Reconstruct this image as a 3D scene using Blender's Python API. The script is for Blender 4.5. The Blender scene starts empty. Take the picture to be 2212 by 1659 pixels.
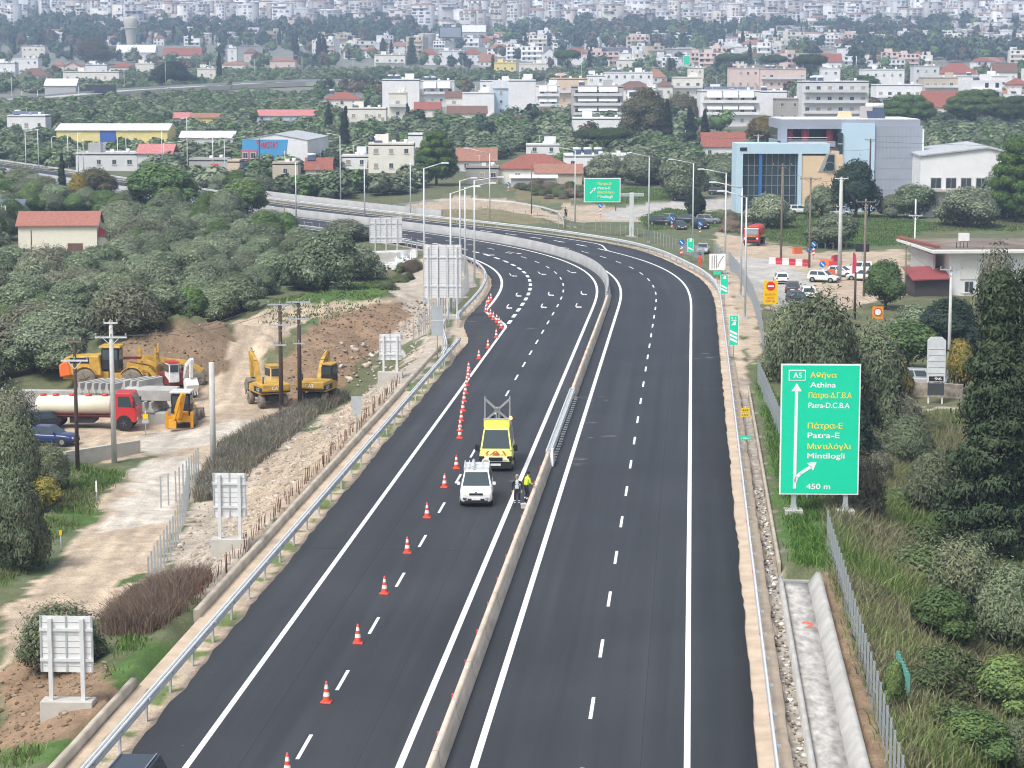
import bpy, bmesh, math, random
import numpy as np
from mathutils import Vector, Matrix
R = math.radians
C = bpy.context.scene.collection
SC = bpy.context.scene
rng = np.random.default_rng(7)
random.seed(7)
# ------------------------------------------------------------------ camera, sky, sun, exposure
CAM_H, PITCH, FPX, CX, CY = 24.55, R(8.024), 4820.0, 1106.0, 829.5      # authoring frame 2212 x 1659
cam = bpy.data.cameras.new('camera')
cam.sensor_width = 36.0
cam.lens = 36.0 * FPX / 2212.0
cam.clip_start, cam.clip_end = 1.0, 20000.0
camo = bpy.data.objects.new('camera', cam)
C.objects.link(camo)
camo.location = (0, 0, CAM_H)
camo.rotation_euler = (R(90) - PITCH, 0, 0)
SC.camera = camo
SUN_EL, SUN_AZ = R(56), R(-140)       # overcast: a broad weak sun high behind the camera, to the left
world = bpy.data.worlds.new('World')
SC.world = world
world.use_nodes = True
wn = world.node_tree.nodes
wl = world.node_tree.links
wn.clear()
wo = wn.new('ShaderNodeOutputWorld')
wb = wn.new('ShaderNodeBackground')
ws = wn.new('ShaderNodeTexSky')
ws.sky_type = 'NISHITA'
ws.sun_disc = False
ws.sun_elevation = SUN_EL
ws.sun_rotation = SUN_AZ
ws.dust_density = 4.0
ws.air_density = 1.3
whs = wn.new('ShaderNodeHueSaturation')
whs.inputs['Saturation'].default_value = 0.52
wb.inputs['Strength'].default_value = 0.115
wl.new(ws.outputs[0], whs.inputs['Color'])
wl.new(whs.outputs[0], wb.inputs['Color'])
wl.new(wb.outputs[0], wo.inputs[0])
sl = bpy.data.lights.new('sun', 'SUN')
sl.energy = 2.3
sl.angle = R(20)
sl.color = (1.0, 0.98, 0.945)
so = bpy.data.objects.new('sun', sl)
C.objects.link(so)
sdir = Vector((math.sin(SUN_AZ) * math.cos(SUN_EL), math.cos(SUN_AZ) * math.cos(SUN_EL), math.sin(SUN_EL)))
so.rotation_euler = sdir.to_track_quat('Z', 'Y').to_euler()
SC.view_settings.view_transform = 'Standard'
SC.view_settings.look = 'None'
SC.view_settings.gamma = 1.0
SC.view_settings.exposure = 0.64
SC.cycles.use_denoising = True
SC.cycles.filter_width = 1.1
SC.cycles.max_bounces = 4
SC.cycles.diffuse_bounces = 3
SC.cycles.glossy_bounces = 2
SC.cycles.transparent_max_bounces = 8
SC.cycles.volume_bounces = 0
SC.cycles.use_adaptive_sampling = True
SC.cycles.adaptive_threshold = 0.02
# ------------------------------------------------------------------ road alignment: s along, d to the right of the right carriageway's inner line
_s = np.arange(-40, 1000, 0.5)
def _sm(t):
 t = np.clip(t, 0, 1)
 return t * t * (3 - 2 * t)
_h = R(4.6) + (R(-33) - R(4.6)) * _sm((_s - 188) / 137.0) + R(6) * _sm((_s - 335) / 90.0)
_px = np.cumsum(np.sin(_h)) * 0.5
_py = np.cumsum(np.cos(_h)) * 0.5
_i0 = int(np.argmin(abs(_s)))
_px += -4.3 - _px[_i0]
_py += 40.0 - _py[_i0]
def PT(s, d):
 x = np.interp(s, _s, _px); y = np.interp(s, _s, _py); h = np.interp(s, _s, _h)
 return x + d * np.cos(h), y - d * np.sin(h)
def HD(s):
 return float(np.interp(s, _s, _h))
def SD(x, y):
 x = np.asarray(x, float); y = np.asarray(y, float)
 s = np.clip(y - 40.0, -40, 990)
 for _ in range(9):
  X = np.interp(s, _s, _px); Y = np.interp(s, _s, _py); h = np.interp(s, _s, _h)
  s = np.clip(s + 0.8 * ((x - X) * np.sin(h) + (y - Y) * np.cos(h)), -40, 998)
 X = np.interp(s, _s, _px); Y = np.interp(s, _s, _py); h = np.interp(s, _s, _h)
 return s, (x - X) * np.cos(h) - (y - Y) * np.sin(h)
def DL(s):      # left edge of the asphalt
 return -12.6 - 2.1 * _sm((np.asarray(s, float) - 158) / 22.0)
def DR(s):      # right edge of the asphalt
 return 10.05 + 2.4 * _sm((np.asarray(s, float) - 235) / 40.0)
# ------------------------------------------------------------------ projection helpers used to lay the place out
def Q(x, y, z):
 zz = z - CAM_H
 d = y * math.cos(PITCH) - zz * math.sin(PITCH)
 up = y * math.sin(PITCH) + zz * math.cos(PITCH)
 d = np.where(d < 1, 1, d) if isinstance(d, np.ndarray) else max(d, 1)
 return CX + FPX * x / d, CY - FPX * up / d
def inpoly(u, v, poly):
 r = np.zeros(np.shape(u), bool)
 n = len(poly)
 for i in range(n):
  x0, y0 = poly[i]; x1, y1 = poly[(i + 1) % n]
  if y0 == y1: continue
  c = ((y0 > v) != (y1 > v)) & (u < (x1 - x0) * (v - y0) / (y1 - y0) + x0)
  r ^= c
 return r
def fbm(x, y, sc, seed=0, oct=3):
 r = 0.0; a = 1.0
 for k in range(oct):
  ph = seed * 1.7 + k * 2.3
  f = sc * 2.03 ** k
  r = r + a * (np.sin(x * f + ph + 1.3 * np.sin(y * f * 0.7 + ph)) * np.sin(y * f * 1.1 - ph + 1.1 * np.sin(x * f * 0.8 - ph)))
  a *= 0.5
 return r
MOUNDS = []     # x, y, rx, ry, height
def H(x, y):
 x = np.asarray(x, float); y = np.asarray(y, float)
 zl = np.interp(y, [0, 190, 240, 300, 420, 600, 760, 1000, 1500, 2000, 3000, 4500, 6000], [-3.5, -3.5, -1.2, -2, -1.5, 0, 6, 13, 27, 48, 110, 220, 330])
 zr = np.interp(y, [0, 60, 300, 450, 600, 760, 1000, 1500, 2000, 3000, 4500, 6000], [-3.2, -3, -3, -2.5, 0.5, 6, 13, 27, 48, 110, 220, 330])
 s, d = SD(x, y)
 z = zl + (zr - zl) * _sm((d + 20) / 40)
 z = z + 0.12 * fbm(x, y, 0.35, 3) * (y < 900) + 0.5 * fbm(x, y, 0.02, 5) * _sm((y - 300) / 300)
 for mx, my, rx, ry, mh in MOUNDS:
  q = ((x - mx) / rx) ** 2 + ((y - my) / ry) ** 2
  z = z + mh * np.exp(-q) * (1 + 0.12 * fbm(x, y, 0.9, 9))
 dl = DL(s); dr = DR(s)
 # left bank and right bank of the embankment
 wl_ = _sm((d - (dl - 9.6)) / 7.0)
 wr_ = _sm(((dr + 13) - d) / 9.0)
 w = np.where(d < 0, wl_, wr_) * (s < 640)
 top = np.where(d < 0, -0.12, -0.15) + 0.05 * fbm(x, y, 1.1, 4) * ((d < dl - 1.6) | (d > dr + 2.2))
 z = z * (1 - w) + top * w
 z = np.where((d > dl - 0.9) & (d < dr + 0.1) & (s < 640), -0.2, z)
 # side road ramp at the far side of the curve (a low plateau)
 z = z + 1.9 * np.exp(-(((x + 6) / 17) ** 2 + ((y - 392) / 24) ** 2) ** 2) * (d > dr + 4)
 # pit for the big concrete channel
 pit = (d > 11.75) & (d < 14.05) & (y < 109.5)
 z = np.where(pit, -1.9, z)
 z = np.where((d > 11.35) & (d < 12.15) & (y < 172), -0.75, z)
 z = np.where((d < -13.95) & (d > -15.15) & (y < 172), -0.85, z)
 return z
def AT(u, v, zo=0.0):
 """ground point seen at authoring pixel u, v"""
 dx = (u - CX) / FPX; dy = (CY - v) / FPX
 ry = math.cos(PITCH) + dy * math.sin(PITCH); rz = -math.sin(PITCH) + dy * math.cos(PITCH)
 t = np.concatenate([np.arange(40, 520, 0.5), np.arange(520, 1300, 2.0), np.arange(1300, 6500, 8.0)])
 x = dx * t; y = ry * t; z = CAM_H + rz * t
 g = H(x, y) + zo
 k = np.nonzero(z < g)[0]
 i = int(k[0]) if len(k) else len(t) - 1
 if i > 0:
  a = (z - g)[i - 1]; b = (z - g)[i]
  f = a / (a - b) if a != b else 0
  tt = t[i - 1] + (t[i] - t[i - 1]) * f
 else:
  tt = t[0]
 X, Y = dx * tt, ry * tt
 return float(X), float(Y), float(H(np.array([X]), np.array([Y]))[0])
def PPM(p):
 """authoring pixels per metre at a point"""
 return FPX / (p[1] * math.cos(PITCH) - (p[2] - CAM_H) * math.sin(PITCH))
for (mu, mv, zz, rx, ry, mh) in ((400, 795, -3, 11, 7, 4.0), (335, 790, -3, 7, 6, 2.0), (790, 702, -1, 14, 13, 3.0), (720, 740, -2, 7, 9, 2.0), (690, 800, -3, 6, 7, 1.6),
         (60, 1470, -2, 5.5, 3.5, 1.9), (140, 1540, -2, 5, 4, 1.3), (20, 1560, -2.5, 4.5, 4.5, 1.5)):
 p = AT(mu, mv)
 MOUNDS.append((p[0], p[1], rx, ry, mh))
# ------------------------------------------------------------------ materials
_mc = {}
def lin(r, g, b):
 f = lambda c: (c / 255 / 12.92) if c <= 10 else ((c / 255 + 0.055) / 1.055) ** 2.4
 return (f(r), f(g), f(b))
def mat(name, col, rough=0.7, metal=0.0, var=0.12, scale=2.0, emit=0.0, spec=0.4, bump=0.0, stretch=None):
 """a procedural material: base colour broken up by two noises"""
 if name in _mc: return _mc[name]
 m = bpy.data.materials.new(name); m.use_nodes = True
 n = m.node_tree.nodes; l = m.node_tree.links
 b = n['Principled BSDF']
 b.inputs['Roughness'].default_value = rough
 b.inputs['Metallic'].default_value = metal
 b.inputs['Specular IOR Level'].default_value = spec
 tc = n.new('ShaderNodeTexCoord')
 nz = n.new('ShaderNodeTexNoise'); nz.inputs['Scale'].default_value = scale; nz.inputs['Detail'].default_value = 5.0
 if stretch:
  mp = n.new('ShaderNodeMapping'); mp.inputs['Scale'].default_value = stretch
  l.new(tc.outputs['Object'], mp.inputs['Vector']); l.new(mp.outputs[0], nz.inputs['Vector'])
 else:
  l.new(tc.outputs['Object'], nz.inputs['Vector'])
 mr = n.new('ShaderNodeMapRange'); mr.inputs[1].default_value = 0.25; mr.inputs[2].default_value = 0.75
 mr.inputs[3].default_value = 1 - var; mr.inputs[4].default_value = 1 + var
 l.new(nz.outputs[0], mr.inputs[0])
 mx = n.new('ShaderNodeMix'); mx.data_type = 'RGBA'; mx.blend_type = 'MULTIPLY'
 mx.inputs[0].default_value = 1.0
 mx.inputs[6].default_value = (*col, 1)
 l.new(mr.outputs[0], mx.inputs[7])
 l.new(mx.outputs[2], b.inputs['Base Color'])
 if bump:
  bp = n.new('ShaderNodeBump'); bp.inputs['Strength'].default_value = bump; bp.inputs['Distance'].default_value = 0.05
  l.new(nz.outputs[0], bp.inputs['Height']); l.new(bp.outputs[0], b.inputs['Normal'])
 if emit:
  b.inputs['Emission Color'].default_value = (*col, 1)
  b.inputs['Emission Strength'].default_value = emit
 _mc[name] = m
 return m
def attr_mat(name, rough=0.85, var=0.15, scale=0.6, obj_var=0.0, trans=0.0, bump=0.0, fine=0.0, spec=0.25, nrm=False):
 """colour from the mesh's own Col attribute, broken up by noise"""
 if name in _mc: return _mc[name]
 m = bpy.data.materials.new(name); m.use_nodes = True
 n = m.node_tree.nodes; l = m.node_tree.links
 b = n['Principled BSDF']; b.inputs['Roughness'].default_value = rough
 b.inputs['Specular IOR Level'].default_value = spec
 at = n.new('ShaderNodeAttribute'); at.attribute_name = 'Col'
 tc = n.new('ShaderNodeTexCoord')
 nz = n.new('ShaderNodeTexNoise'); nz.inputs['Scale'].default_value = scale; nz.inputs['Detail'].default_value = 8.0; nz.inputs['Roughness'].default_value = 0.65
 l.new(tc.outputs['Object'], nz.inputs['Vector'])
 mr = n.new('ShaderNodeMapRange'); mr.inputs[1].default_value = 0.25; mr.inputs[2].default_value = 0.75
 mr.inputs[3].default_value = 1 - var; mr.inputs[4].default_value = 1 + var
 l.new(nz.outputs[0], mr.inputs[0])
 mx = n.new('ShaderNodeMix'); mx.data_type = 'RGBA'; mx.blend_type = 'MULTIPLY'; mx.inputs[0].default_value = 1.0
 l.new(at.outputs['Color'], mx.inputs[6]); l.new(mr.outputs[0], mx.inputs[7])
 out = mx.outputs[2]
 if fine:
  n2 = n.new('ShaderNodeTexNoise'); n2.inputs['Scale'].default_value = scale * 9; n2.inputs['Detail'].default_value = 3.0
  l.new(tc.outputs['Object'], n2.inputs['Vector'])
  m2 = n.new('ShaderNodeMapRange'); m2.inputs[1].default_value = 0.3; m2.inputs[2].default_value = 0.7; m2.inputs[3].default_value = 1 - fine; m2.inputs[4].default_value = 1 + fine
  l.new(n2.outputs[0], m2.inputs[0])
  x2 = n.new('ShaderNodeMix'); x2.data_type = 'RGBA'; x2.blend_type = 'MULTIPLY'; x2.inputs[0].default_value = 1.0
  l.new(out, x2.inputs[6]); l.new(m2.outputs[0], x2.inputs[7]); out = x2.outputs[2]
 if obj_var:
  oi = n.new('ShaderNodeObjectInfo')
  hs = n.new('ShaderNodeHueSaturation')
  mv = n.new('ShaderNodeMapRange'); mv.inputs[3].default_value = 1 - obj_var; mv.inputs[4].default_value = 1 + obj_var
  mh = n.new('ShaderNodeMapRange'); mh.inputs[3].default_value = 0.488; mh.inputs[4].default_value = 0.515
  ml = n.new('ShaderNodeMath'); ml.operation = 'FRACT'; mk = n.new('ShaderNodeMath'); mk.operation = 'MULTIPLY'; mk.inputs[1].default_value = 7.31
  l.new(oi.outputs['Random'], mv.inputs[0]); l.new(oi.outputs['Random'], mk.inputs[0]); l.new(mk.outputs[0], ml.inputs[0]); l.new(ml.outputs[0], mh.inputs[0])
  l.new(out, hs.inputs['Color']); l.new(mv.outputs[0], hs.inputs['Value']); l.new(mh.outputs[0], hs.inputs['Hue'])
  out = hs.outputs[0]
 l.new(out, b.inputs['Base Color'])
 if nrm:      # leaves shade with the curve of their clump
  an = n.new('ShaderNodeAttribute'); an.attribute_name = 'Nrm'
  vt = n.new('ShaderNodeVectorTransform'); vt.vector_type = 'NORMAL'; vt.convert_from = 'OBJECT'; vt.convert_to = 'WORLD'
  l.new(an.outputs['Vector'], vt.inputs[0]); l.new(vt.outputs[0], b.inputs['Normal'])
 if bump:
  bp = n.new('ShaderNodeBump'); bp.inputs['Strength'].default_value = bump; bp.inputs['Distance'].default_value = 0.15
  l.new(nz.outputs[0], bp.inputs['Height']); l.new(bp.outputs[0], b.inputs['Normal'])
 if trans:
  tr = n.new('ShaderNodeBsdfTranslucent'); ms = n.new('ShaderNodeMixShader'); ms.inputs[0].default_value = trans
  l.new(out, tr.inputs['Color'])
  l.new(b.outputs[0], ms.inputs[1]); l.new(tr.outputs[0], ms.inputs[2])
  l.new(ms.outputs[0], n['Material Output'].inputs[0])
 _mc[name] = m
 return m
# ------------------------------------------------------------------ object helpers
def tag(o, label=None, cat=None, group=None, kind=None):
 if label: o['label'] = label
 if cat: o['category'] = cat
 if group: o['group'] = group
 if kind: o['kind'] = kind
 return o
def thing(name, label, cat, loc=(0, 0, 0), rz=0.0, group=None):
 o = bpy.data.objects.new(name, None); C.objects.link(o)
 o.empty_display_size = 0.2
 o.location = loc; o.rotation_euler = (0, 0, rz)
 return tag(o, label, cat, group)
def link(name, me, parent=None, loc=None, rz=None, scale=None):
 o = bpy.data.objects.new(name, me); C.objects.link(o)
 if parent: o.parent = parent
 if loc is not None: o.location = loc
 if rz is not None: o.rotation_euler = (0, 0, rz) if not hasattr(rz, '__len__') else rz
 if scale is not None: o.scale = (scale,) * 3 if not hasattr(scale, '__len__') else scale
 return o
def dup(root, loc, rz=0.0, label=None, group=None, scale=None):
 r = root.copy(); C.objects.link(r); r.location = loc; r.rotation_euler = (0, 0, rz)
 if label: r['label'] = label
 if group: r['group'] = group
 if scale is not None: r.scale = (scale,) * 3 if not hasattr(scale, '__len__') else scale
 for ch in root.children:
  c = ch.copy(); C.objects.link(c); c.parent = r
  for g in ch.children:
   e = g.copy(); C.objects.link(e); e.parent = c
 return r
class MB:
 """collects boxes, bars, tubes and lofts for ONE mesh object"""
 def __init__(self): self.v = []; self.f = []; self.m = []; self.sm = []
 def add(self, vs, fs, m=0, smooth=False):
  k = len(self.v)
  self.v += [tuple(p) for p in vs]
  for f in fs:
   self.f.append([i + k for i in f]); self.m.append(m); self.sm.append(smooth)
  return self
 def box(self, c, s, m=0, rz=0.0, taper=1.0, rx=0.0):
  x, y, z = s[0] / 2, s[1] / 2, s[2] / 2
  M_ = Matrix.Rotation(rz, 3, 'Z') @ Matrix.Rotation(rx, 3, 'X')
  vs = []
  for dz, t in ((-z, 1), (z, taper)):
   for dx, dy in ((-x, -y), (x, -y), (x, y), (-x, y)):
    vs.append(Vector(c) + M_ @ Vector((dx * t, dy * t, dz)))
  return self.add(vs, [(3, 2, 1, 0), (4, 5, 6, 7), (0, 1, 5, 4), (1, 2, 6, 5), (2, 3, 7, 6), (3, 0, 4, 7)], m)
 def bar(self, a, b, w, h=None, m=0):
  """square bar from a to b"""
  a = Vector(a); b = Vector(b); h = h or w
  d = (b - a).normalized()
  up = Vector((0, 0, 1)) if abs(d.z) < 0.95 else Vector((0, 1, 0))
  sx = d.cross(up).normalized() * w / 2; sy = sx.cross(d).normalized() * h / 2
  vs = [p + q for p in (a, b) for q in (-sx - sy, sx - sy, sx + sy, -sx + sy)]
  return self.add(vs, [(3, 2, 1, 0), (4, 5, 6, 7), (0, 1, 5, 4), (1, 2, 6, 5), (2, 3, 7, 6), (3, 0, 4, 7)], m)
 def tube(self, a, b, r0, r1=None, n=10, m=0, smooth=True):
  a = Vector(a); b = Vector(b); r1 = r0 if r1 is None else r1
  d = (b - a).normalized()
  up = Vector((0, 0, 1)) if abs(d.z) < 0.95 else Vector((0, 1, 0))
  sx = d.cross(up).normalized(); sy = sx.cross(d).normalized()
  vs = []
  for p, r in ((a, r0), (b, r1)):
   for i in range(n):
    t = 2 * math.pi * i / n
    vs.append(p + sx * (r * math.cos(t)) + sy * (r * math.sin(t)))
  k = len(self.v)
  self.add(vs, [(i, (i + 1) % n, n + (i + 1) % n, n + i) for i in range(n)], m, smooth)
  self.f.append([k + i for i in range(n)][::-1]); self.m.append(m); self.sm.append(False)
  self.f.append([k + n + i for i in range(n)]); self.m.append(m); self.sm.append(False)
  return self
 def path(self, pts, r, n=6, m=0):
  for a, b in zip(pts[:-1], pts[1:]): self.tube(a, b, r, r, n, m)
  return self
 def lathe(self, prof, n=14, m=0, c=(0, 0, 0), ms=None):
  """prof: (r, z) pairs"""
  vs = []
  for r, z in prof:
   for i in range(n):
    t = 2 * math.pi * i / n
    vs.append((c[0] + r * math.cos(t), c[1] + r * math.sin(t), c[2] + z))
  for k in range(len(prof) - 1):
   self.add([], [])
  b = len(self.v); self.v += vs
  for k in range(len(prof) - 1):
   for i in range(n):
    self.f.append([b + k * n + i, b + k * n + (i + 1) % n, b + (k + 1) * n + (i + 1) % n, b + (k + 1) * n + i])
    self.m.append(ms[k] if ms else m); self.sm.append(True)
  self.f.append([b + (len(prof) - 1) * n + i for i in range(n)]); self.m.append(ms[-1] if ms else m); self.sm.append(False)
  return self
 def loft(self, rings, m=0, smooth=True, caps=True):
  n = len(rings[0]); b = len(self.v)
  for r in rings: self.v += [tuple(p) for p in r]
  for k in range(len(rings) - 1):
   for i in range(n):
    self.f.append([b + k * n + i, b + k * n + (i + 1) % n, b + (k + 1) * n + (i + 1) % n, b + (k + 1) * n + i])
    self.m.append(m); self.sm.append(smooth)
  if caps:
   self.f.append([b + i for i in range(n)][::-1]); self.m.append(m); self.sm.append(False)
   e = b + (len(rings) - 1) * n
   self.f.append([e + i for i in range(n)]); self.m.append(m); self.sm.append(False)
  return self
 def prism(self, poly, y0, y1, m=0, axis='y'):
  """polygon (a, b) extruded: axis y -> (a, y, b); axis x -> (x, a, b); axis z -> (a, b, z)"""
  f = {'y': lambda a, b, t: (a, t, b), 'x': lambda a, b, t: (t, a, b), 'z': lambda a, b, t: (a, b, t)}[axis]
  n = len(poly)
  vs = [f(a, b, y0) for a, b in poly] + [f(a, b, y1) for a, b in poly]
  return self.add(vs, [list(range(n))[::-1], list(range(n, 2 * n))] + [(i, (i + 1) % n, n + (i + 1) % n, n + i) for i in range(n)], m)
 def mesh(self, name, mats, bevel=0.0):
  me = bpy.data.meshes.new(name)
  me.from_pydata(self.v, [], self.f)
  for x in (mats if isinstance(mats, (list, tuple)) else [mats]): me.materials.append(x)
  me.polygons.foreach_set('material_index', self.m)
  me.polygons.foreach_set('use_smooth', self.sm)
  bm = bmesh.new(); bm.from_mesh(me)
  bmesh.ops.recalc_face_normals(bm, faces=bm.faces)
  if bevel:
   bmesh.ops.bevel(bm, geom=[e for e in bm.edges if len(e.link_faces) == 2 and e.calc_face_angle(0) > 0.6], offset=bevel, segments=1, affect='EDGES', clamp_overlap=True)
  bm.to_mesh(me); bm.free()
  me.update()
  return me
 def build(self, name, mats, parent=None, loc=None, rz=None, bevel=0.0, scale=None):
  return link(name, self.mesh(name, mats, bevel), parent, loc, rz, scale)
def np_mesh(name, verts, faces, mats, cols=None, uv=None, midx=None, smooth=False, nrm=None):
 """verts (n,3), faces (m,k) numpy; cols per vertex"""
 me = bpy.data.meshes.new(name)
 nv, (nf, k) = len(verts), faces.shape
 me.vertices.add(nv); me.vertices.foreach_set('co', np.ascontiguousarray(verts, np.float32).ravel())
 me.loops.add(nf * k); me.loops.foreach_set('vertex_index', np.ascontiguousarray(faces, np.int32).ravel())
 me.polygons.add(nf); me.polygons.foreach_set('loop_start', np.arange(0, nf * k, k, dtype=np.int32))
 if smooth: me.polygons.foreach_set('use_smooth', np.ones(nf, bool))
 if midx is not None: me.polygons.foreach_set('material_index', np.ascontiguousarray(midx, np.int32))
 if cols is not None:
  a = me.color_attributes.new('Col', 'FLOAT_COLOR', 'POINT')
  c4 = np.ones((nv, 4), np.float32); c4[:, :3] = cols
  a.data.foreach_set('color', c4.ravel())
 if nrm is not None:
  me.attributes.new('Nrm', 'FLOAT_VECTOR', 'POINT').data.foreach_set('vector', np.ascontiguousarray(nrm, np.float32).ravel())
 if uv is not None:
  u = me.uv_layers.new(name='UVMap')
  u.data.foreach_set('uv', np.ascontiguousarray(uv[faces.ravel()], np.float32).ravel())
 for x in (mats if isinstance(mats, (list, tuple)) else [mats]): me.materials.append(x)
 me.update(calc_edges=True)
 me.validate()
 return me
def sweep(name, prof, s0, s1, mats, step=1.0, parent=None, closed=False, wob=None, zfun=None):
 """prof: (d, z) pairs, d may be a function of s; swept along the road"""
 ss = np.arange(s0, s1 + step * 0.5, step)
 cols = []
 for j, (d, z) in enumerate(prof):
  dd = d(ss) if callable(d) else np.full(len(ss), float(d))
  if wob and j in wob: dd = dd + wob[j] * (fbm(ss, ss * 0.3, 1.7, j + 1) + fbm(ss, ss, 0.35, j + 5))
  x, y = PT(ss, dd)
  zz = np.full(len(ss), float(z)) + (zfun(ss) if zfun else 0)
  cols.append((np.stack([x, y, zz], 1), dd))
 P = np.stack([c[0] for c in cols], 1)
 D = np.stack([c[1] for c in cols], 1)
 n, k = P.shape[:2]
 kk = k if closed else k - 1
 i = np.arange(n - 1)[:, None]; j = np.arange(kk)[None, :]
 a = i * k + j; b = i * k + (j + 1) % k
 F = np.stack([a, b, b + k, a + k], -1).reshape(-1, 4)
 uv = np.stack([D, np.repeat(ss[:, None], k, 1)], -1).reshape(-1, 2)
 me = np_mesh(name, P.reshape(-1, 3), F, mats, uv=uv)
 if closed:
  bm = bmesh.new(); bm.from_mesh(me); bm.verts.ensure_lookup_table()
  bm.faces.new([bm.verts[q] for q in range(k)]); bm.faces.new([bm.verts[(n - 1) * k + q] for q in range(k)])
  bmesh.ops.recalc_face_normals(bm, faces=bm.faces)
  bm.to_mesh(me); bm.free()
 return link(name, me, parent)
def text_mesh(s, width=None, height=1.0, mats=None, depth=0.004):
 """lettering in the x-z plane, facing -y, origin at its lower left"""
 cu = bpy.data.curves.new('lettering', 'FONT'); cu.body = s; cu.size = 1.0; cu.extrude = 0.0; cu.offset = 0.012 if s.isascii() else 0.0
 o = bpy.data.objects.new('lettering', cu); C.objects.link(o)
 bpy.context.view_layer.update()
 me = bpy.data.meshes.new_from_object(o.evaluated_get(bpy.context.evaluated_depsgraph_get()))
 bpy.data.objects.remove(o)
 n = len(me.vertices); co = np.empty(n * 3, np.float32); me.vertices.foreach_get('co', co); co = co.reshape(-1, 3)
 x0 = co[:, 0].min(); w = co[:, 0].max() - x0
 k = height / 0.73
 sx = width / w if width else k
 out = np.stack([(co[:, 0] - x0) * sx, np.zeros(n), co[:, 1] * k], 1)
 me.vertices.foreach_set('co', out.astype(np.float32).ravel()); me.update()
 if not s.isascii():      # a second pass of paint, a hair in front, thickens the strokes
  bm = bmesh.new(); bm.from_mesh(me)
  r_ = bmesh.ops.duplicate(bm, geom=bm.verts[:] + bm.edges[:] + bm.faces[:])
  bmesh.ops.translate(bm, vec=(height * .045, -.004, height * .02), verts=[v for v in r_['geom'] if isinstance(v, bmesh.types.BMVert)])
  bm.to_mesh(me); bm.free()
 me.materials.clear()
 if mats: me.materials.append(mats)
 return me
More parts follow.
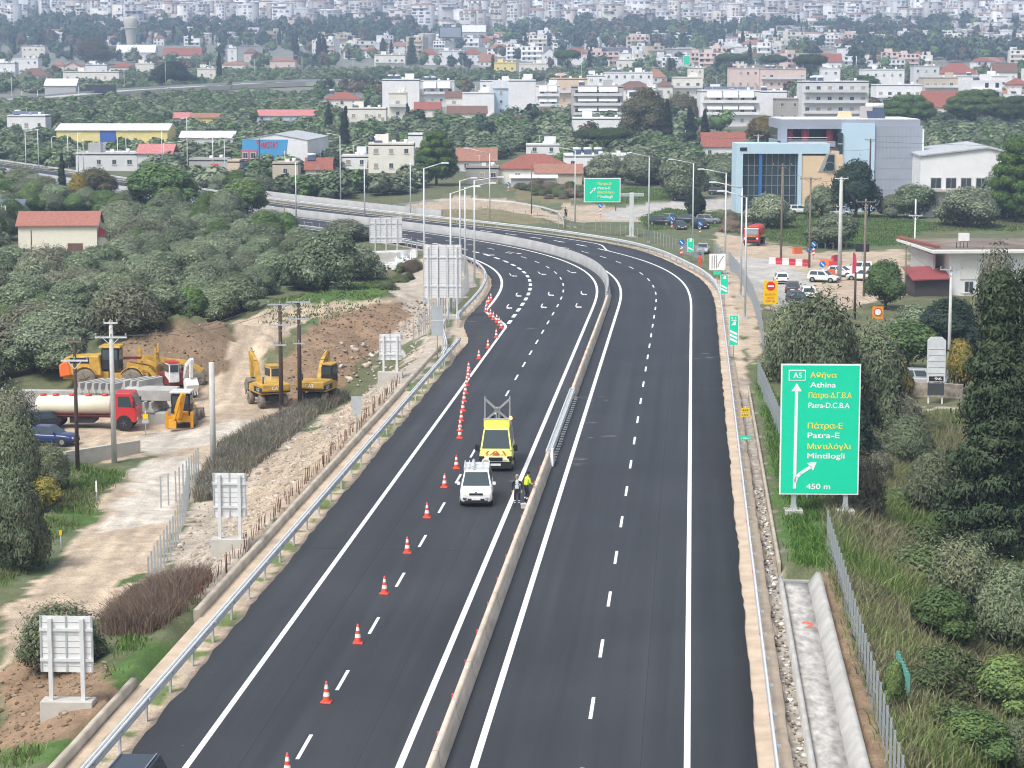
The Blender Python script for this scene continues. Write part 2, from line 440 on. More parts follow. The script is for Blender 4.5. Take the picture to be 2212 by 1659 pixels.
# ------------------------------------------------------------------ the ground: one sheet with its own soil, grass and gravel colours
GR_OLIVE = (0.115, 0.14, 0.072); GR_GRASS = (0.075, 0.135, 0.035); GR_DRY = (0.2, 0.175, 0.095); GR_SAND = (0.43, 0.345, 0.255)
GR_SOIL = (0.25, 0.17, 0.108); GR_PALE = (0.5, 0.45, 0.385); GR_RUB = (0.42, 0.365, 0.30); GR_SCRUB = (0.125, 0.13, 0.065); GR_TOWN = (0.24, 0.24, 0.22); GR_BROWN = (0.205, 0.145, 0.094)
GR_GREY = (0.42, 0.40, 0.37)
ZONES = [   # (colour, polygon in authoring pixels, edge noise)
 (GR_GRASS, [(780, 610), (840, 600), (820, 650), (700, 700), (560, 700), (600, 650)]),
 (GR_GRASS, [(300, 590), (370, 585), (360, 610), (310, 612)]),
 (GR_SAND, [(0, 1320), (90, 1255), (190, 1130), (250, 1050), (330, 990), (300, 925), (120, 975), (60, 930), (90, 850), (360, 850), (420, 800), (480, 740), (520, 690), (600, 660), (760, 650), (905, 640), (905, 662), (760, 665), (660, 690), (600, 740), (570, 800), (600, 880), (700, 870), (640, 930), (430, 1010), (420, 1070), (360, 1180), (300, 1300), (60, 1400), (0, 1480)]),
 (GR_SAND, [(40, 900), (300, 905), (310, 985), (240, 1000), (140, 1000), (60, 975)]),
 (GR_PALE, [(280, 1060), (300, 1000), (400, 985), (430, 1010), (400, 1080), (350, 1130), (200, 1150)]),
 (GR_PALE, [(300, 935), (560, 905), (580, 920), (430, 960), (310, 985)]),
 (GR_SOIL, [(650, 730), (700, 680), (800, 660), (920, 655), (925, 700), (860, 745), (760, 790), (720, 860), (620, 890), (590, 830)]),
 (GR_BROWN, [(190, 790), (270, 740), (380, 705), (480, 690), (500, 735), (480, 790), (430, 850), (330, 850), (180, 835)]),
 (GR_SOIL, [(0, 1470), (60, 1420), (130, 1430), (250, 1440), (300, 1500), (240, 1590), (120, 1610), (0, 1640)]),
 (GR_GRASS, [(0, 1620), (130, 1600), (230, 1580), (180, 1659), (0, 1659)]),
 (GR_GRASS, [(240, 1440), (270, 1370), (400, 1400), (380, 1450), (300, 1500), (260, 1500)]),
 (GR_GRASS, [(0, 1160), (120, 1100), (210, 1080), (200, 1120), (110, 1170), (60, 1230), (0, 1270)]),
 (GR_SCRUB, [(0, 900), (60, 900), (130, 960), (270, 1010), (240, 1050), (170, 1090), (0, 1140)]),
 (GR_RUB, [(300, 1320), (360, 1200), (430, 1080), (560, 985), (700, 905), (800, 850), (900, 760), (940, 690), (1005, 640), (1060, 560), (990, 545), (900, 560), (840, 620), (880, 690), (800, 770), (1000, 700), (830, 900), (520, 1240), (420, 1300)]),
 (GR_SAND, [(560, 1000), (760, 870), (830, 850), (830, 880), (640, 1090), (540, 1180), (500, 1180)]),
 ((.2, .165, .12), [(430, 1085), (440, 1040), (484, 966), (545, 931), (598, 906), (700, 862), (760, 852), (740, 868), (674, 899), (614, 951), (533, 1017), (470, 1075)]),
 (GR_GRASS, [(270, 1250), (310, 1235), (320, 1250), (275, 1270)]),
 ((.035, .036, .04), [(425, 1345), (455, 1312), (500, 1300), (560, 1312), (520, 1335), (480, 1330), (470, 1350)]),
 (GR_SCRUB, [(1760, 1100), (1700, 900), (1640, 760), (1700, 660), (2212, 560), (2212, 1659), (1950, 1659)]),
 (GR_GRASS, [(1650, 860), (1620, 790), (1640, 790), (1700, 900), (1780, 1100), (1775, 1228), (1705, 1222), (1680, 1120), (1662, 1000)]),
 (GR_DRY, [(1790, 1180), (1850, 1130), (2060, 1200), (2030, 1290), (1860, 1260)]),
 (GR_DRY, [(1960, 1480), (2080, 1400), (2212, 1430), (2212, 1550), (2030, 1580)]),
 (GR_PALE, [(1940, 880), (2080, 885), (2070, 930), (1960, 935), (1900, 900)]),
 (GR_SAND, [(1560, 560), (1540, 500), (1470, 480), (1240, 480), (1205, 460), (1220, 440), (1380, 450), (1440, 478), (1640, 520), (1760, 545), (1960, 540), (1960, 640), (1850, 660), (1790, 690), (1700, 690), (1640, 650), (1650, 760), (1630, 790), (1585, 700)]),
 (GR_GREY, [(1290, 460), (1420, 435), (1600, 425), (1720, 440), (1720, 460), (1600, 450), (1440, 462), (1330, 478)]),
 (GR_GREY, [(1575, 580), (1600, 555), (1680, 560), (1760, 610), (1790, 690), (1700, 690), (1650, 640)]),
 (GR_GRASS, [(1400, 500), (1380, 470), (1440, 450), (1570, 462), (1560, 490), (1440, 495)]),
 (GR_GRASS, [(1640, 500), (1700, 460), (1900, 465), (2010, 480), (1960, 530), (1770, 535), (1660, 520)]),
 (GR_GRASS, [(1255, 430), (1360, 405), (1480, 410), (1440, 430), (1300, 445)]),
 (GR_DRY, [(1100, 400), (1250, 405), (1260, 430), (1200, 440), (1120, 430)]),
 (GR_SAND, [(850, 470), (880, 440), (1000, 425), (1100, 432), (1210, 465), (1225, 490), (1180, 470), (1050, 450), (900, 455)]),
 (GR_DRY, [(880, 470), (930, 455), (1040, 450), (1150, 465), (1200, 485), (1100, 482), (960, 478)]),
]
def make_ground():
 def rngs(*segs):
  o = []
  for a, b, st in segs: o.append(np.arange(a, b, st))
  return np.concatenate(o)
 xs = rngs((-2400, -700, 70), (-700, -150, 12), (-150, -45, 1.2), (-45, 45, 0.42), (45, 150, 1.2), (150, 700, 12), (700, 2401, 70))
 ys = rngs((20, 60, 2), (60, 175, 0.42), (175, 440, 0.9), (440, 1100, 6), (1100, 6001, 40))
 X, Y = np.meshgrid(xs, ys)
 x = X.ravel(); y = Y.ravel()
 z = H(x, y)
 u, v = Q(x, y, z)
 s, d = SD(x, y)
 n1 = fbm(x, y, 0.5, 11); n2 = fbm(x, y, 0.12, 13)
 col = np.empty((len(x), 3))
 mix = _sm(0.5 + 0.5 * n2)[:, None]
 col[:] = np.array(GR_OLIVE) * mix + np.array(GR_SCRUB) * (1 - mix)
 far = _sm((y - 640) / 250)[:, None] * 0.75
 col = col * (1 - far) + np.array(GR_TOWN) * far
 # noise-shifted lookups make the edges of the zones ragged
 ppm = FPX / np.maximum(y, 30)
 un = u + n1 * ppm * 0.55; vn = v + fbm(x, y, 0.6, 17) * ppm * 0.16
 near = (y < 700)
 for c, poly in ZONES:
  k = inpoly(un, vn, poly) & near & ((d < DL(s) - 1) | (d > DR(s) + 1))
  col[k] = c
 # the verges of the motorway: sandy by the asphalt, weedy outside it
 dl = DL(s); dr = DR(s)
 k = (d < dl + 1) & (d > dl - 1.25) & (s < 640); col[k] = (0.46, 0.37, 0.28)
 w = fbm(x, y, 0.9, 21)
 k = (d <= dl - 0.35) & (d > dl - 1.5) & (w > 0.15) & (s < 150); col[k] = (0.13, 0.17, 0.06)
 k = (d > dr - 1) & (d < dr + 2.1) & (s < 640); col[k] = (0.5, 0.40, 0.30)
 k = (d > 11.3) & (d < 12.2) & (s < 140); col[k] = (0.33, 0.28, 0.23)
 k = (d > 13.5) & (d < 14.9) & (s < 70); col[k] = (0.24, 0.17, 0.11)
 k = (d < -17) & (y < 260) & (col[:, 0] > .38)
 st = fbm(x, y * .04 + 3, 2.6, 27) + .6 * fbm(x + .12 * y, y * .03, 5.5, 29)
 col[k] *= (1 + .16 * st[k])[:, None]
 col *= (1 + 0.1 * n1 + 0.07 * fbm(x, y, 2.2, 23))[:, None]
 col = np.clip(col, 0.01, 0.9)
 ny, nx = X.shape
 i = np.arange(ny - 1)[:, None]; j = np.arange(nx - 1)[None, :]
 a = (i * nx + j)
 F = np.stack([a, a + 1, a + nx + 1, a + nx], -1).reshape(-1, 4)
 m = attr_mat('ground_soil', rough=0.95, var=0.3, scale=0.9, bump=0.5, fine=0.22)
 me = np_mesh('ground', np.stack([x, y, z], 1), F, m, cols=col, smooth=True)
 tag(link('ground', me), kind='structure')
make_ground()
# ------------------------------------------------------------------ road: asphalt sheet and painted lines
def asphalt():
 m = bpy.data.materials.new('asphalt'); m.use_nodes = True
 n = m.node_tree.nodes; l = m.node_tree.links
 b = n['Principled BSDF']; b.inputs['Roughness'].default_value = 0.62; b.inputs['Specular IOR Level'].default_value = 0.35
 tc = n.new('ShaderNodeTexCoord')
 def noise(src, scale, stretch, lo, hi, det=4):
  mp = n.new('ShaderNodeMapping'); mp.inputs['Scale'].default_value = stretch
  l.new(tc.outputs[src], mp.inputs[0])
  z = n.new('ShaderNodeTexNoise'); z.inputs['Scale'].default_value = scale; z.inputs['Detail'].default_value = det
  l.new(mp.outputs[0], z.inputs['Vector'])
  r = n.new('ShaderNodeMapRange'); r.inputs[1].default_value = 0.3; r.inputs[2].default_value = 0.7; r.inputs[3].default_value = lo; r.inputs[4].default_value = hi
  l.new(z.outputs[0], r.inputs[0]); return r.outputs[0]
 f = noise('UV', 1.0, (0.9, 0.012, 1), 0.76, 1.24)
 g = noise('UV', 1.0, (3.0, 0.05, 1), 0.93, 1.07)
 p = noise('Object', 9.0, (1, 1, 1), 0.9, 1.1, 2)
 q = noise('Object', 0.09, (1, 1, 1), 0.82, 1.2)
 def mul(a, c):
  k = n.new('ShaderNodeMath'); k.operation = 'MULTIPLY'; l.new(a, k.inputs[0]); l.new(c, k.inputs[1]); return k.outputs[0]
 t = mul(mul(f, g), mul(p, q))
 mx = n.new('ShaderNodeMix'); mx.data_type = 'RGBA'; mx.blend_type = 'MULTIPLY'; mx.inputs[0].default_value = 1.0
 mx.inputs[6].default_value = (0.032, 0.034, 0.039, 1); l.new(t, mx.inputs[7])
 l.new(mx.outputs[2], b.inputs['Base Color'])
 bp = n.new('ShaderNodeBump'); bp.inputs['Strength'].default_value = 0.15; bp.inputs['Distance'].default_value = 0.02
 l.new(p, bp.inputs['Height']); l.new(bp.outputs[0], b.inputs['Normal'])
 return m
ASPH = asphalt()
PAINT = mat('road_paint', (0.86, 0.86, 0.86), 0.6, var=0.05, scale=3)
SEAM = mat('asphalt_seam', (0.028, 0.029, 0.034), 0.8, var=0.3, scale=1.5)
def road_sheet():
 ss = np.concatenate([np.arange(-30, 330, 1.0), np.arange(330, 640, 3.0)])
 dd = np.linspace(0, 1, 9)
 dl = DL(ss) + 0.07 * fbm(ss, ss * 0.7, 1.5, 2) + 0.06 * fbm(ss, ss, 0.4, 8); dr = DR(ss) + 0.05 * fbm(ss, ss * 0.7, 1.9, 5) + 0.03 * fbm(ss, ss, 0.33, 6)
 P = []; U = []
 for t in dd:
  d = dl + (dr - dl) * t
  x, y = PT(ss, d); P.append(np.stack([x, y, np.zeros(len(ss))], 1)); U.append(np.stack([d, ss], 1))
 P = np.stack(P, 1); U = np.stack(U, 1); n, k = P.shape[:2]
 # a thick edge, so the new layer stands up from the verge
 e0 = P[:, :1].copy(); e0[..., 2] = -0.3; e1 = P[:, -1:].copy(); e1[..., 2] = -0.3
 P = np.concatenate([e0, P, e1], 1); U = np.concatenate([U[:, :1], U, U[:, -1:]], 1); k += 2
 i = np.arange(n - 1)[:, None]; j = np.arange(k - 1)[None, :]
 a = i * k + j
 F = np.stack([a, a + 1, a + k + 1, a + k], -1).reshape(-1, 4)
 tag(link('road', np_mesh('road', P.reshape(-1, 3), F, ASPH, uv=U.reshape(-1, 2))), kind='structure')
road_sheet()
def stripe(name, d, w, s0, s1, z=0.006, m=PAINT, step=1.0):
 f = (lambda o: (lambda s: d(s) + o)) if callable(d) else (lambda o: d + o)
 o = sweep(name, [(f(-w / 2), z), (f(w / 2), z)], s0, s1, m, step)
 return tag(o, kind='structure')
def merge_quads(name, quads, m=PAINT, z=0.006):
 b = MB()
 for q in quads: b.add([(p[0], p[1], z) for p in q], [(0, 1, 2, 3)])
 return tag(b.build(name, m), kind='structure')
def dash_quads(d, w, starts, ln):
 out = []
 for s in starts:
  for a in np.arange(s, s + ln - 0.01, 1.0):
   e = min(a + 1.0, s + ln)
   dm = d(a) if callable(d) else d; de = d(e) if callable(d) else d
   p0 = PT(a, dm - w / 2); p1 = PT(a, dm + w / 2); p2 = PT(e, de + w / 2); p3 = PT(e, de - w / 2)
   out.append((p0, p1, p2, p3))
 return out
EDGE_IN_L, EDGE_IN_R = -2.65, 0.0
stripe("lane_line", EDGE_IN_L, 0.26, -30, 640)
stripe("lane_line", EDGE_IN_R, 0.26, -30, 640)
S_TAPER = 172.0
stripe('lane_line', -10.2, 0.23, -30, S_TAPER)
stripe('lane_line', lambda s: -10.2 - 3.3 * _sm((np.asarray(s) - S_TAPER) / 17), 0.28, S_TAPER, S_TAPER + 17, step=0.5)
stripe('lane_line', -13.5, 0.28, S_TAPER + 17, 640)
stripe('lane_line', lambda s: 7.55 + 3.3 * _sm((np.asarray(s) - 262) / 14), 0.23, -30, 640)
def dash_starts(v_list, u_list):
 return [float(SD(*G0(u, v))[0]) for u, v in zip(u_list, v_list)]
def G0(u, v):
 dx = (u - CX) / FPX; dy = (CY - v) / FPX
 ry = math.cos(PITCH) + dy * math.sin(PITCH); rz = -math.sin(PITCH) + dy * math.cos(PITCH)
 t = -CAM_H / rz
 return dx * t, ry * t
dl_st = [float(SD(*G0(652, 1640))[0]) - 9.05 + 9.03 * k for k in range(12)]
s_end = dl_st[-1]
dl_st += [s_end + 9.0 + 7.9 * k for k in range(30)]
merge_quads('lane_dash', dash_quads(-6.42, 0.14, dl_st, 3.0))
dr_st = [float(SD(*G0(1281, 1553))[0]) - 9.05 + 9.03 * k for k in range(12)]
s_end = dr_st[-1]
dr_st += [s_end + 9.0 + 7.9 * k for k in range(30)]
merge_quads('lane_dash', dash_quads(3.85, 0.14, dr_st, 3.0))
merge_quads('lane_dash', dash_quads(-10.2, 0.36, [S_TAPER + 4 + 5.6 * k for k in range(26)], 3.0))
merge_quads('lane_dash', dash_quads(7.6, 0.3, [264 + 7.5 * k for k in range(20)], 3.4))
def arrow_quads(s, d, k=0.8):
 """a lane arrow for traffic coming towards the camera that must move over"""
 out = []
 def q(pts): out.append([PT(s + a * k, d + b * k * .62) for a, b in pts])
 q([(0.6, -0.11), (0.6, 0.11), (4.4, 0.11), (4.4, -0.11)])
 q([(0.6, -0.11), (0.6, 0.11), (-0.5, 0.85), (-0.1, 1.05)])
 q([(0.9, .2), (-.9, .2), (-.9, 1.3), (.2, 1.3)])
 return out
aq = []
for (uu, vv) in ((1103, 653), (1196, 651), (1254, 651), (1113, 627), (1167, 623), (1243, 621), (1182, 661)):
 pass
for sv in ((1092, 716), (1092, 706)): pass
for (zx, zy) in ((1068, 1002), (1290, 998), (1514, 996), (1130, 925), (1338, 920), (1550, 915), (1102, 797), (1290, 786), (1483, 775), (960, 662), (1130, 652)):
 u = (850 + zx / 2.572) * 0.864063; v = (380 + zy / 2.572) * 0.864063
 ss_, dd_ = SD(*G0(u, v))
 aq += arrow_quads(float(ss_), float(dd_))
merge_quads('lane_arrow', aq)
stripe('asphalt_joint', -8.35, 0.03, -30, 150, 0.004, SEAM)
stripe('asphalt_joint', 5.9, 0.025, -30, 230, 0.004, SEAM)
stripe('asphalt_joint', -4.2, 0.022, 20, 150, 0.004, SEAM)
DUST = mat('pale_dust', (0.09, 0.09, 0.09), 0.9, var=.5, scale=2)
rd = random.Random(4)
dq = []
for c_, d_, ls, ld, n_ in ((98, -.2, 2.5, 1.6, 5), (113, .9, 7, 1.0, 4), (125, .2, 2, 1.5, 4), (96, -3.2, 4, .8, 5), (168, -8, 5, 4, 6), (152, 8.6, 4, 1.2, 8)):
 for q in range(n_):
  s, d = c_ + rd.gauss(0, ls), d_ + rd.gauss(0, ld); a, b_ = rd.uniform(.1, .5), rd.uniform(.15, .9)
  dq.append([PT(s - a * .4, d - b_), PT(s - a, d + b_ * .3), PT(s + a * .3, d + b_), PT(s + a, d - b_ * .2)])
for q in range(70):
 s, d = rd.uniform(20, 150), rd.uniform(-12, 9.5); a = rd.uniform(.02, .07); dq.append([PT(s, d - a), PT(s - a, d), PT(s, d + a), PT(s + a, d)])
merge_quads('asphalt_scuff', dq, DUST, 0.003)
for s in (72.5, 31.0): merge_quads('asphalt_joint', [[PT(s, -12.4), PT(s, -2.9), PT(s + .06, -2.9), PT(s + .06, -12.4)]], SEAM, 0.004)
# ------------------------------------------------------------------ verge concrete, gutters and the big channel
CONC = mat('concrete', (0.47, 0.45, 0.41), 0.85, var=0.16, scale=1.2, bump=0.3)
CONC_OLD = mat('concrete_weathered', (0.42, 0.37, 0.30), 0.9, var=0.28, scale=0.9, bump=0.4)
CONC_PALE = mat('concrete_pale', (0.42, 0.41, 0.385), 0.85, var=0.24, scale=0.9, bump=0.3)
SANDY = mat('sandy_concrete', (0.52, 0.415, 0.31), 0.95, var=0.2, scale=0.9, bump=0.5)
tag(sweep('verge_strip', [(lambda s: DR(s) - 0.05, -0.09), (lambda s: DR(s) + 0.7, -0.05), (11.3, -0.05), (11.32, -0.8)], -30, 150, SANDY, 1.0, wob={2: 0.03}), kind='structure')
g = thing('drain_gutter', 'narrow concrete gutter full of rubble along the right verge of the motorway', 'gutter', (0, 0, 0))
sweep('wall', [(12.02, -0.7), (12.02, 0.03), (12.16, 0.03), (12.16, -0.7)], 71, 135, CONC_OLD, 1.0, g, True)
sweep('channel_bed', [(11.3, -0.62), (12.02, -0.62)], -30, 135, mat('gutter_bed', (0.34, 0.31, 0.27), 0.9, var=0.5, scale=2.5, bump=0.6), 1.0, g)
g = thing('drain_channel', 'wide pale concrete drain channel beside the mesh fence at the lower right', 'channel', (0, 0, 0))
S_CH = 68.5
sweep('wall', [(11.9, -2.0), (11.95, 0.02), (12.12, 0.02), (12.16, -.3), (12.18, -2.0)], -30, S_CH, CONC_PALE, 1.0, g, True)
sweep('channel_floor', [(12.17, -.3), (13.35, -.32), (13.35, -2.0), (12.18, -2.0)], -30, S_CH, mat('channel_floor_concrete', (0.42, 0.405, 0.38), 0.9, var=0.45, scale=1.9, bump=0.5, stretch=(1.6, .7, 1)), 1.0, g, True)
sweep('wall', [(13.35, -2.0), (13.35, -.32), (13.75, 0.26), (13.98, 0.26), (14.12, -2.0)], -30, S_CH, CONC_PALE, 1.0, g, True)
p0 = PT(S_CH, 11.92); p1 = PT(S_CH, 14.1)
b = MB(); b.bar((p0[0], p0[1], -1.15), (p1[0], p1[1], -1.15), 0.2, 1.7); b.build('end_wall', CONC_PALE, g)
m2 = mat('red_spray_paint', (0.72, 0.13, 0.09), 0.8)
me = text_mesh('2', 0.55, 1.1, m2)
px_, py_ = PT(59, 12.75)
o = link('spray_mark', me, g, (px_, py_, -.31 + 0.012), (R(-90), 0, 0)); o['label'] = 'red spray painted number 2'
g = thing('drain_gutter', 'open concrete gutter between the left guardrail and the rubble bank', 'gutter', (0, 0, 0))
sweep('wall', [(-15.0, -0.9), (-15.0, 0.1), (-14.76, 0.1), (-14.76, -0.9)], -30, 47.5, CONC_OLD, 1.0, g, True, wob={1: .015, 2: .015})
sweep('wall', [(-14.08, -0.9), (-14.08, -0.06), (-13.96, -0.06), (-13.96, -0.9)], -30, 46.5, CONC_OLD, 1.0, g, True)
sweep('wall', [(-15.0, -0.9), (-15.0, 0.1), (-14.72, 0.1), (-14.72, -0.9)], 58.5, 158, CONC_OLD, 1.0, g, True, wob={1: .015, 2: .015})
sweep('channel_bed', [(-14.72, -0.26), (-14.05, -0.28)], -30, 158, SANDY, 1.0, g)
# ------------------------------------------------------------------ barriers and guardrails
GALV = mat('galvanised_steel', (0.55, 0.59, 0.63), 0.45, 0.55, var=0.12, scale=1.5)
GALV_L = mat('galvanised_steel_pale', (0.70, 0.72, 0.735), 0.5, 0.25, var=0.1, scale=1.2)
RED_R = mat('red_reflector', (0.75, 0.05, 0.05), 0.35)
WHITE_R = mat('white_reflector', (0.9, 0.9, 0.88), 0.3)
WHITE = mat('white_paint', (0.8, 0.8, 0.79), 0.5, var=0.06)
BLACK = mat('black_plastic', (0.02, 0.02, 0.022), 0.5, var=0.1)
BARC = mat('barrier_concrete', (0.60, 0.51, 0.41), 0.85, var=0.25, scale=1.1, bump=0.3, stretch=(1, .5, 2))
BARG = mat('barrier_concrete_grey', (0.36, 0.36, 0.355), 0.85, var=0.15, scale=0.5, bump=0.3)
def jersey(name, label, s0, s1, c, m, top=0.8, refl=True):
 g = thing(name, label, 'barrier', (0, 0, 0))
 sweep('barrier_wall', [(c - .28, -0.05), (c - .28, .1), (c - .17, .32), (c - .11, top), (c + .11, top), (c + .17, .32), (c + .28, .1), (c + .28, -0.05)], s0, s1, m, 1.0, g, True)
 if s1 < 300:
  b = MB(); b.prism([(-.285, -.02), (-.285, .1), (-.176, .32), (-.116, top + .004), (.116, top + .004), (.176, .32), (.285, .1), (.285, -.02)], -.014, .014); jm = b.mesh('joint', mat('barrier_joint', (.2, .17, .14), .9))
  for s in np.arange(s0 + 6, s1, 6.0):
   x, y = PT(s, c); link('joint', jm, g, (x, y, 0), -HD(s))
 if refl:
  b = MB(); b.box((0, 0, 0.03), (0.09, 0.05, 0.06)); wm = b.mesh('reflector', WHITE_R)
  b = MB(); b.box((0, 0, 0), (0.05, 0.14, 0.16)); rm = b.mesh('reflector', RED_R)
  for s in np.arange(s0 + 2, s1, 5.0):
   x, y = PT(s, c); link('reflector', wm, g, (x, y, top), -HD(s))
   if s < 150:
    x, y = PT(s + 1.6, c - .2); link('reflector', rm, g, (x, y, .62), -HD(s))
 return g
S_G0, S_G1 = 99.3, 126.5
jersey('concrete_barrier', 'long sandy concrete median barrier running up from the bottom edge to the steel section', -30, S_G0, -1.3, BARC)
jersey('concrete_barrier', 'sandy concrete median barrier beyond the steel section up to the bend', S_G1, 204, -1.3, BARC)
jersey('concrete_barrier', 'grey concrete median wall curving left through the far bend', 196.5, 640, -1.42, BARG, 1.25, False).location = (0, 0, 0)
BEAM = [(-.04, -.02), (.02, .05), (-.04, .12), (-.04, .19), (.02, .26), (-.04, .33), (-.09, .33), (-.09, -.02)]
def guardrail(label, d, s0, s1, z0=0.45, step=4.0, side=1, pm=None, name='guardrail', gap=1.0, refl=False, top_rail=True):
 g = thing(name, label, 'guardrail', (0, 0, 0))
 f = d if callable(d) else (lambda s, d=d: np.full(np.shape(s), float(d)))
 sweep('rail', [((lambda s, a=a: f(s) + a * side), z0 + b) for a, b in BEAM], s0, s1, GALV_L, 1.0, g, True)
 if top_rail: sweep('top_rail', [((lambda s, a=a: f(s) + a * side), z0 + b) for a, b in ((-.25, .25), (-.17, .25), (-.17, .33), (-.25, .33))], s0, s1, GALV_L, 1.0, g, True)
 b = MB(); b.box((0, 0, (z0 + .1) / 2 - .1), (.09, .14, z0 + .5)); b.box((side * .0, 0, z0 + .2), (.3, .08, .1)); pm_ = b.mesh('post', GALV)
 n = int((s1 - s0) / step)
 if n > 95: step = (s1 - s0) / 95; n = 95
 for k in range(n + 1):
  s = s0 + k * step
  x, y = PT(s, float(f(s)) - .13 * side)
  link('post', pm_, g, (x, y, 0), -HD(s))
 if refl:
  b = MB(); b.box((0, 0, 0), (0.03, 0.1, 0.13)); rm = b.mesh('reflector', refl)
  for k in range(0, n, 3):
   s = s0 + k * step; x, y = PT(s, float(f(s)) + .02 * side); link('reflector', rm, g, (x, y, z0 + .2), -HD(s))
 return g
guardrail('galvanised steel guardrail along the left verge from the bottom edge to the cones', lambda s: -13.0 + 0 * np.asarray(s), -30, 158, refl=WHITE_R)
guardrail('steel guardrail on the left verge curving behind the large white sign back', lambda s: DL(s) - 0.55, 174, 330)
guardrail('steel guardrail left of the far carriageway by the olive grove', lambda s: DL(s) - 0.55, 334, 640)
guardrail('long steel guardrail with red reflectors on the right verge beside the concrete strip', lambda s: 10.62 + 0 * np.asarray(s), -30, 200, side=-1, refl=RED_R, top_rail=False)
guardrail('steel guardrail sweeping round the outside of the far bend on the right', lambda s: np.maximum(DR(s) + 0.55, 10.62), 201, 400, side=-1)
guardrail('steel guardrail on the far right verge past the concrete ramp wall', lambda s: DR(s) + 0.55, 402, 640, side=-1)
g = guardrail('short flared steel guardrail branching off the left verge by the cones', lambda s: -13.2 - 2.6 * _sm((np.asarray(s) - 146) / 26), 146, 172, 0.6, 2.0)
# temporary steel section in the gap of the median
g = thing('steel_barrier', 'temporary galvanised steel barrier with toothed posts filling the gap in the concrete median', 'barrier', (0, 0, 0))
for o, sd in ((-.2, 1), (.2, -1)):
 sweep('rail', [(-1.3 + o + a * -sd, .5 + b) for a, b in BEAM], S_G0 - .6, S_G1 + .6, GALV_L, 1.0, g, True)
b = MB(); b.box((0, 0, .42), (.1, .12, .84)); b.box((.0, 0, .64), (.36, .1, .06)); b.box((0.3, 0, .12), (.24, .07, .08)); pm_ = b.mesh('post', GALV_L)
for s in np.arange(S_G0, S_G1, 1.0):
 x, y = PT(s, -1.3); link('post', pm_, g, (x, y, 0), -HD(s))
x, y = PT(S_G0 - 1, -1.05); b = MB(); b.box((0, 0, .5), (.25, 2.2, .9), taper=.5); b.build('end_shoe', GALV_L, g, (x, y, 0), -HD(S_G0))
# concrete retaining wall beside the ramp, far side
g = thing('retaining_wall', 'low grey concrete retaining wall rising beside the far carriageway under the ramp', 'wall', (0, 0, 0))
sweep('wall', [(lambda s: DR(s) + 3.2, -1), (lambda s: DR(s) + 3.2, 1.5), (lambda s: DR(s) + 3.6, 1.5), (lambda s: DR(s) + 3.6, -1)], 330, 420, BARG, 2.0, g, True)
# the guardrail of the raised side road
def rail_path(name, label, pts, z0=0.45, post=4.0, cat='guardrail'):
 g = thing(name, label, cat, (0, 0, 0))
 P = [np.array(p, float) for p in pts]
 b = MB()
 for a, c in zip(P[:-1], P[1:]): b.bar((a[0], a[1], a[2] + z0 + .15), (c[0], c[1], c[2] + z0 + .15), .07, .3)
 b.build('rail', GALV_L, g)
 b = MB(); b.box((0, 0, .3), (.1, .12, .9)); pm_ = b.mesh('post', GALV)
 L = 0
 for a, c in zip(P[:-1], P[1:]):
  ln = np.linalg.norm(c - a); t = L
  while t < ln:
   q = a + (c - a) * t / ln; link('post', pm_, g, tuple(q)); t += post
  L = t - ln
 return g
rp = [AT(u, v + 6) for u, v in ((849, 450), (886, 440), (936, 433), (1020, 430), (1104, 436), (1171, 448), (1205, 458), (1216, 474), (1218, 490))]
rail_path('guardrail', 'steel guardrail round the outside of the raised sandy side road', rp)
# ------------------------------------------------------------------ traffic cones
CONE_O = mat('cone_orange', (0.74, 0.085, 0.045), 0.5, var=0.1, scale=8)
CONE_W = mat('cone_white', (0.82, 0.82, 0.80), 0.5, var=0.06, scale=8)
def cone_proto():
 g = thing('traffic_cone', 'cone', 'traffic cone', (0, 0, 0))
 b = MB(); b.box((0, 0, .03), (.44, .44, .06), taper=.92); b.build('base', CONE_O, g, bevel=.008)
 b = MB()
 r = lambda z: .165 - .13 * (z - .06) / .79
 prof = [(r(z), z) for z in (.06, .26, .42, .56, .72, .85)]
 b.lathe(prof, 14, ms=[0, 1, 0, 1, 0])
 b.build('body', [CONE_O, CONE_W], g)
 return g
cones = [(1845, 1505, 'b'), (2097, 1027, 'b'), (113, 645, 'c'), (285, 325, 'c'), (432, 1400, 'a'), (559, 1172, 'a'), (672, 977, 'a'), (748, 855, 'a'), (770, 660, 'a'), (772, 612, 'a'),
   (780, 548, 'a'), (790, 485, 'a'), (798, 425, 'a'), (806, 372, 'a'), (815, 320, 'a'), (824, 272, 'a'), (827, 232, 'a'), (893, 150, 'a'), (952, 80, 'a'), (1005, 12, 'a'),
   (1038, 1135, 'd'), (1024, 1116, 'd'), (1008, 1097, 'd'), (986, 1080, 'd'), (968, 1060, 'd'), (938, 1030, 'd'), (942, 1002, 'd'), (955, 978, 'd'), (970, 957, 'd')]
cproto = None
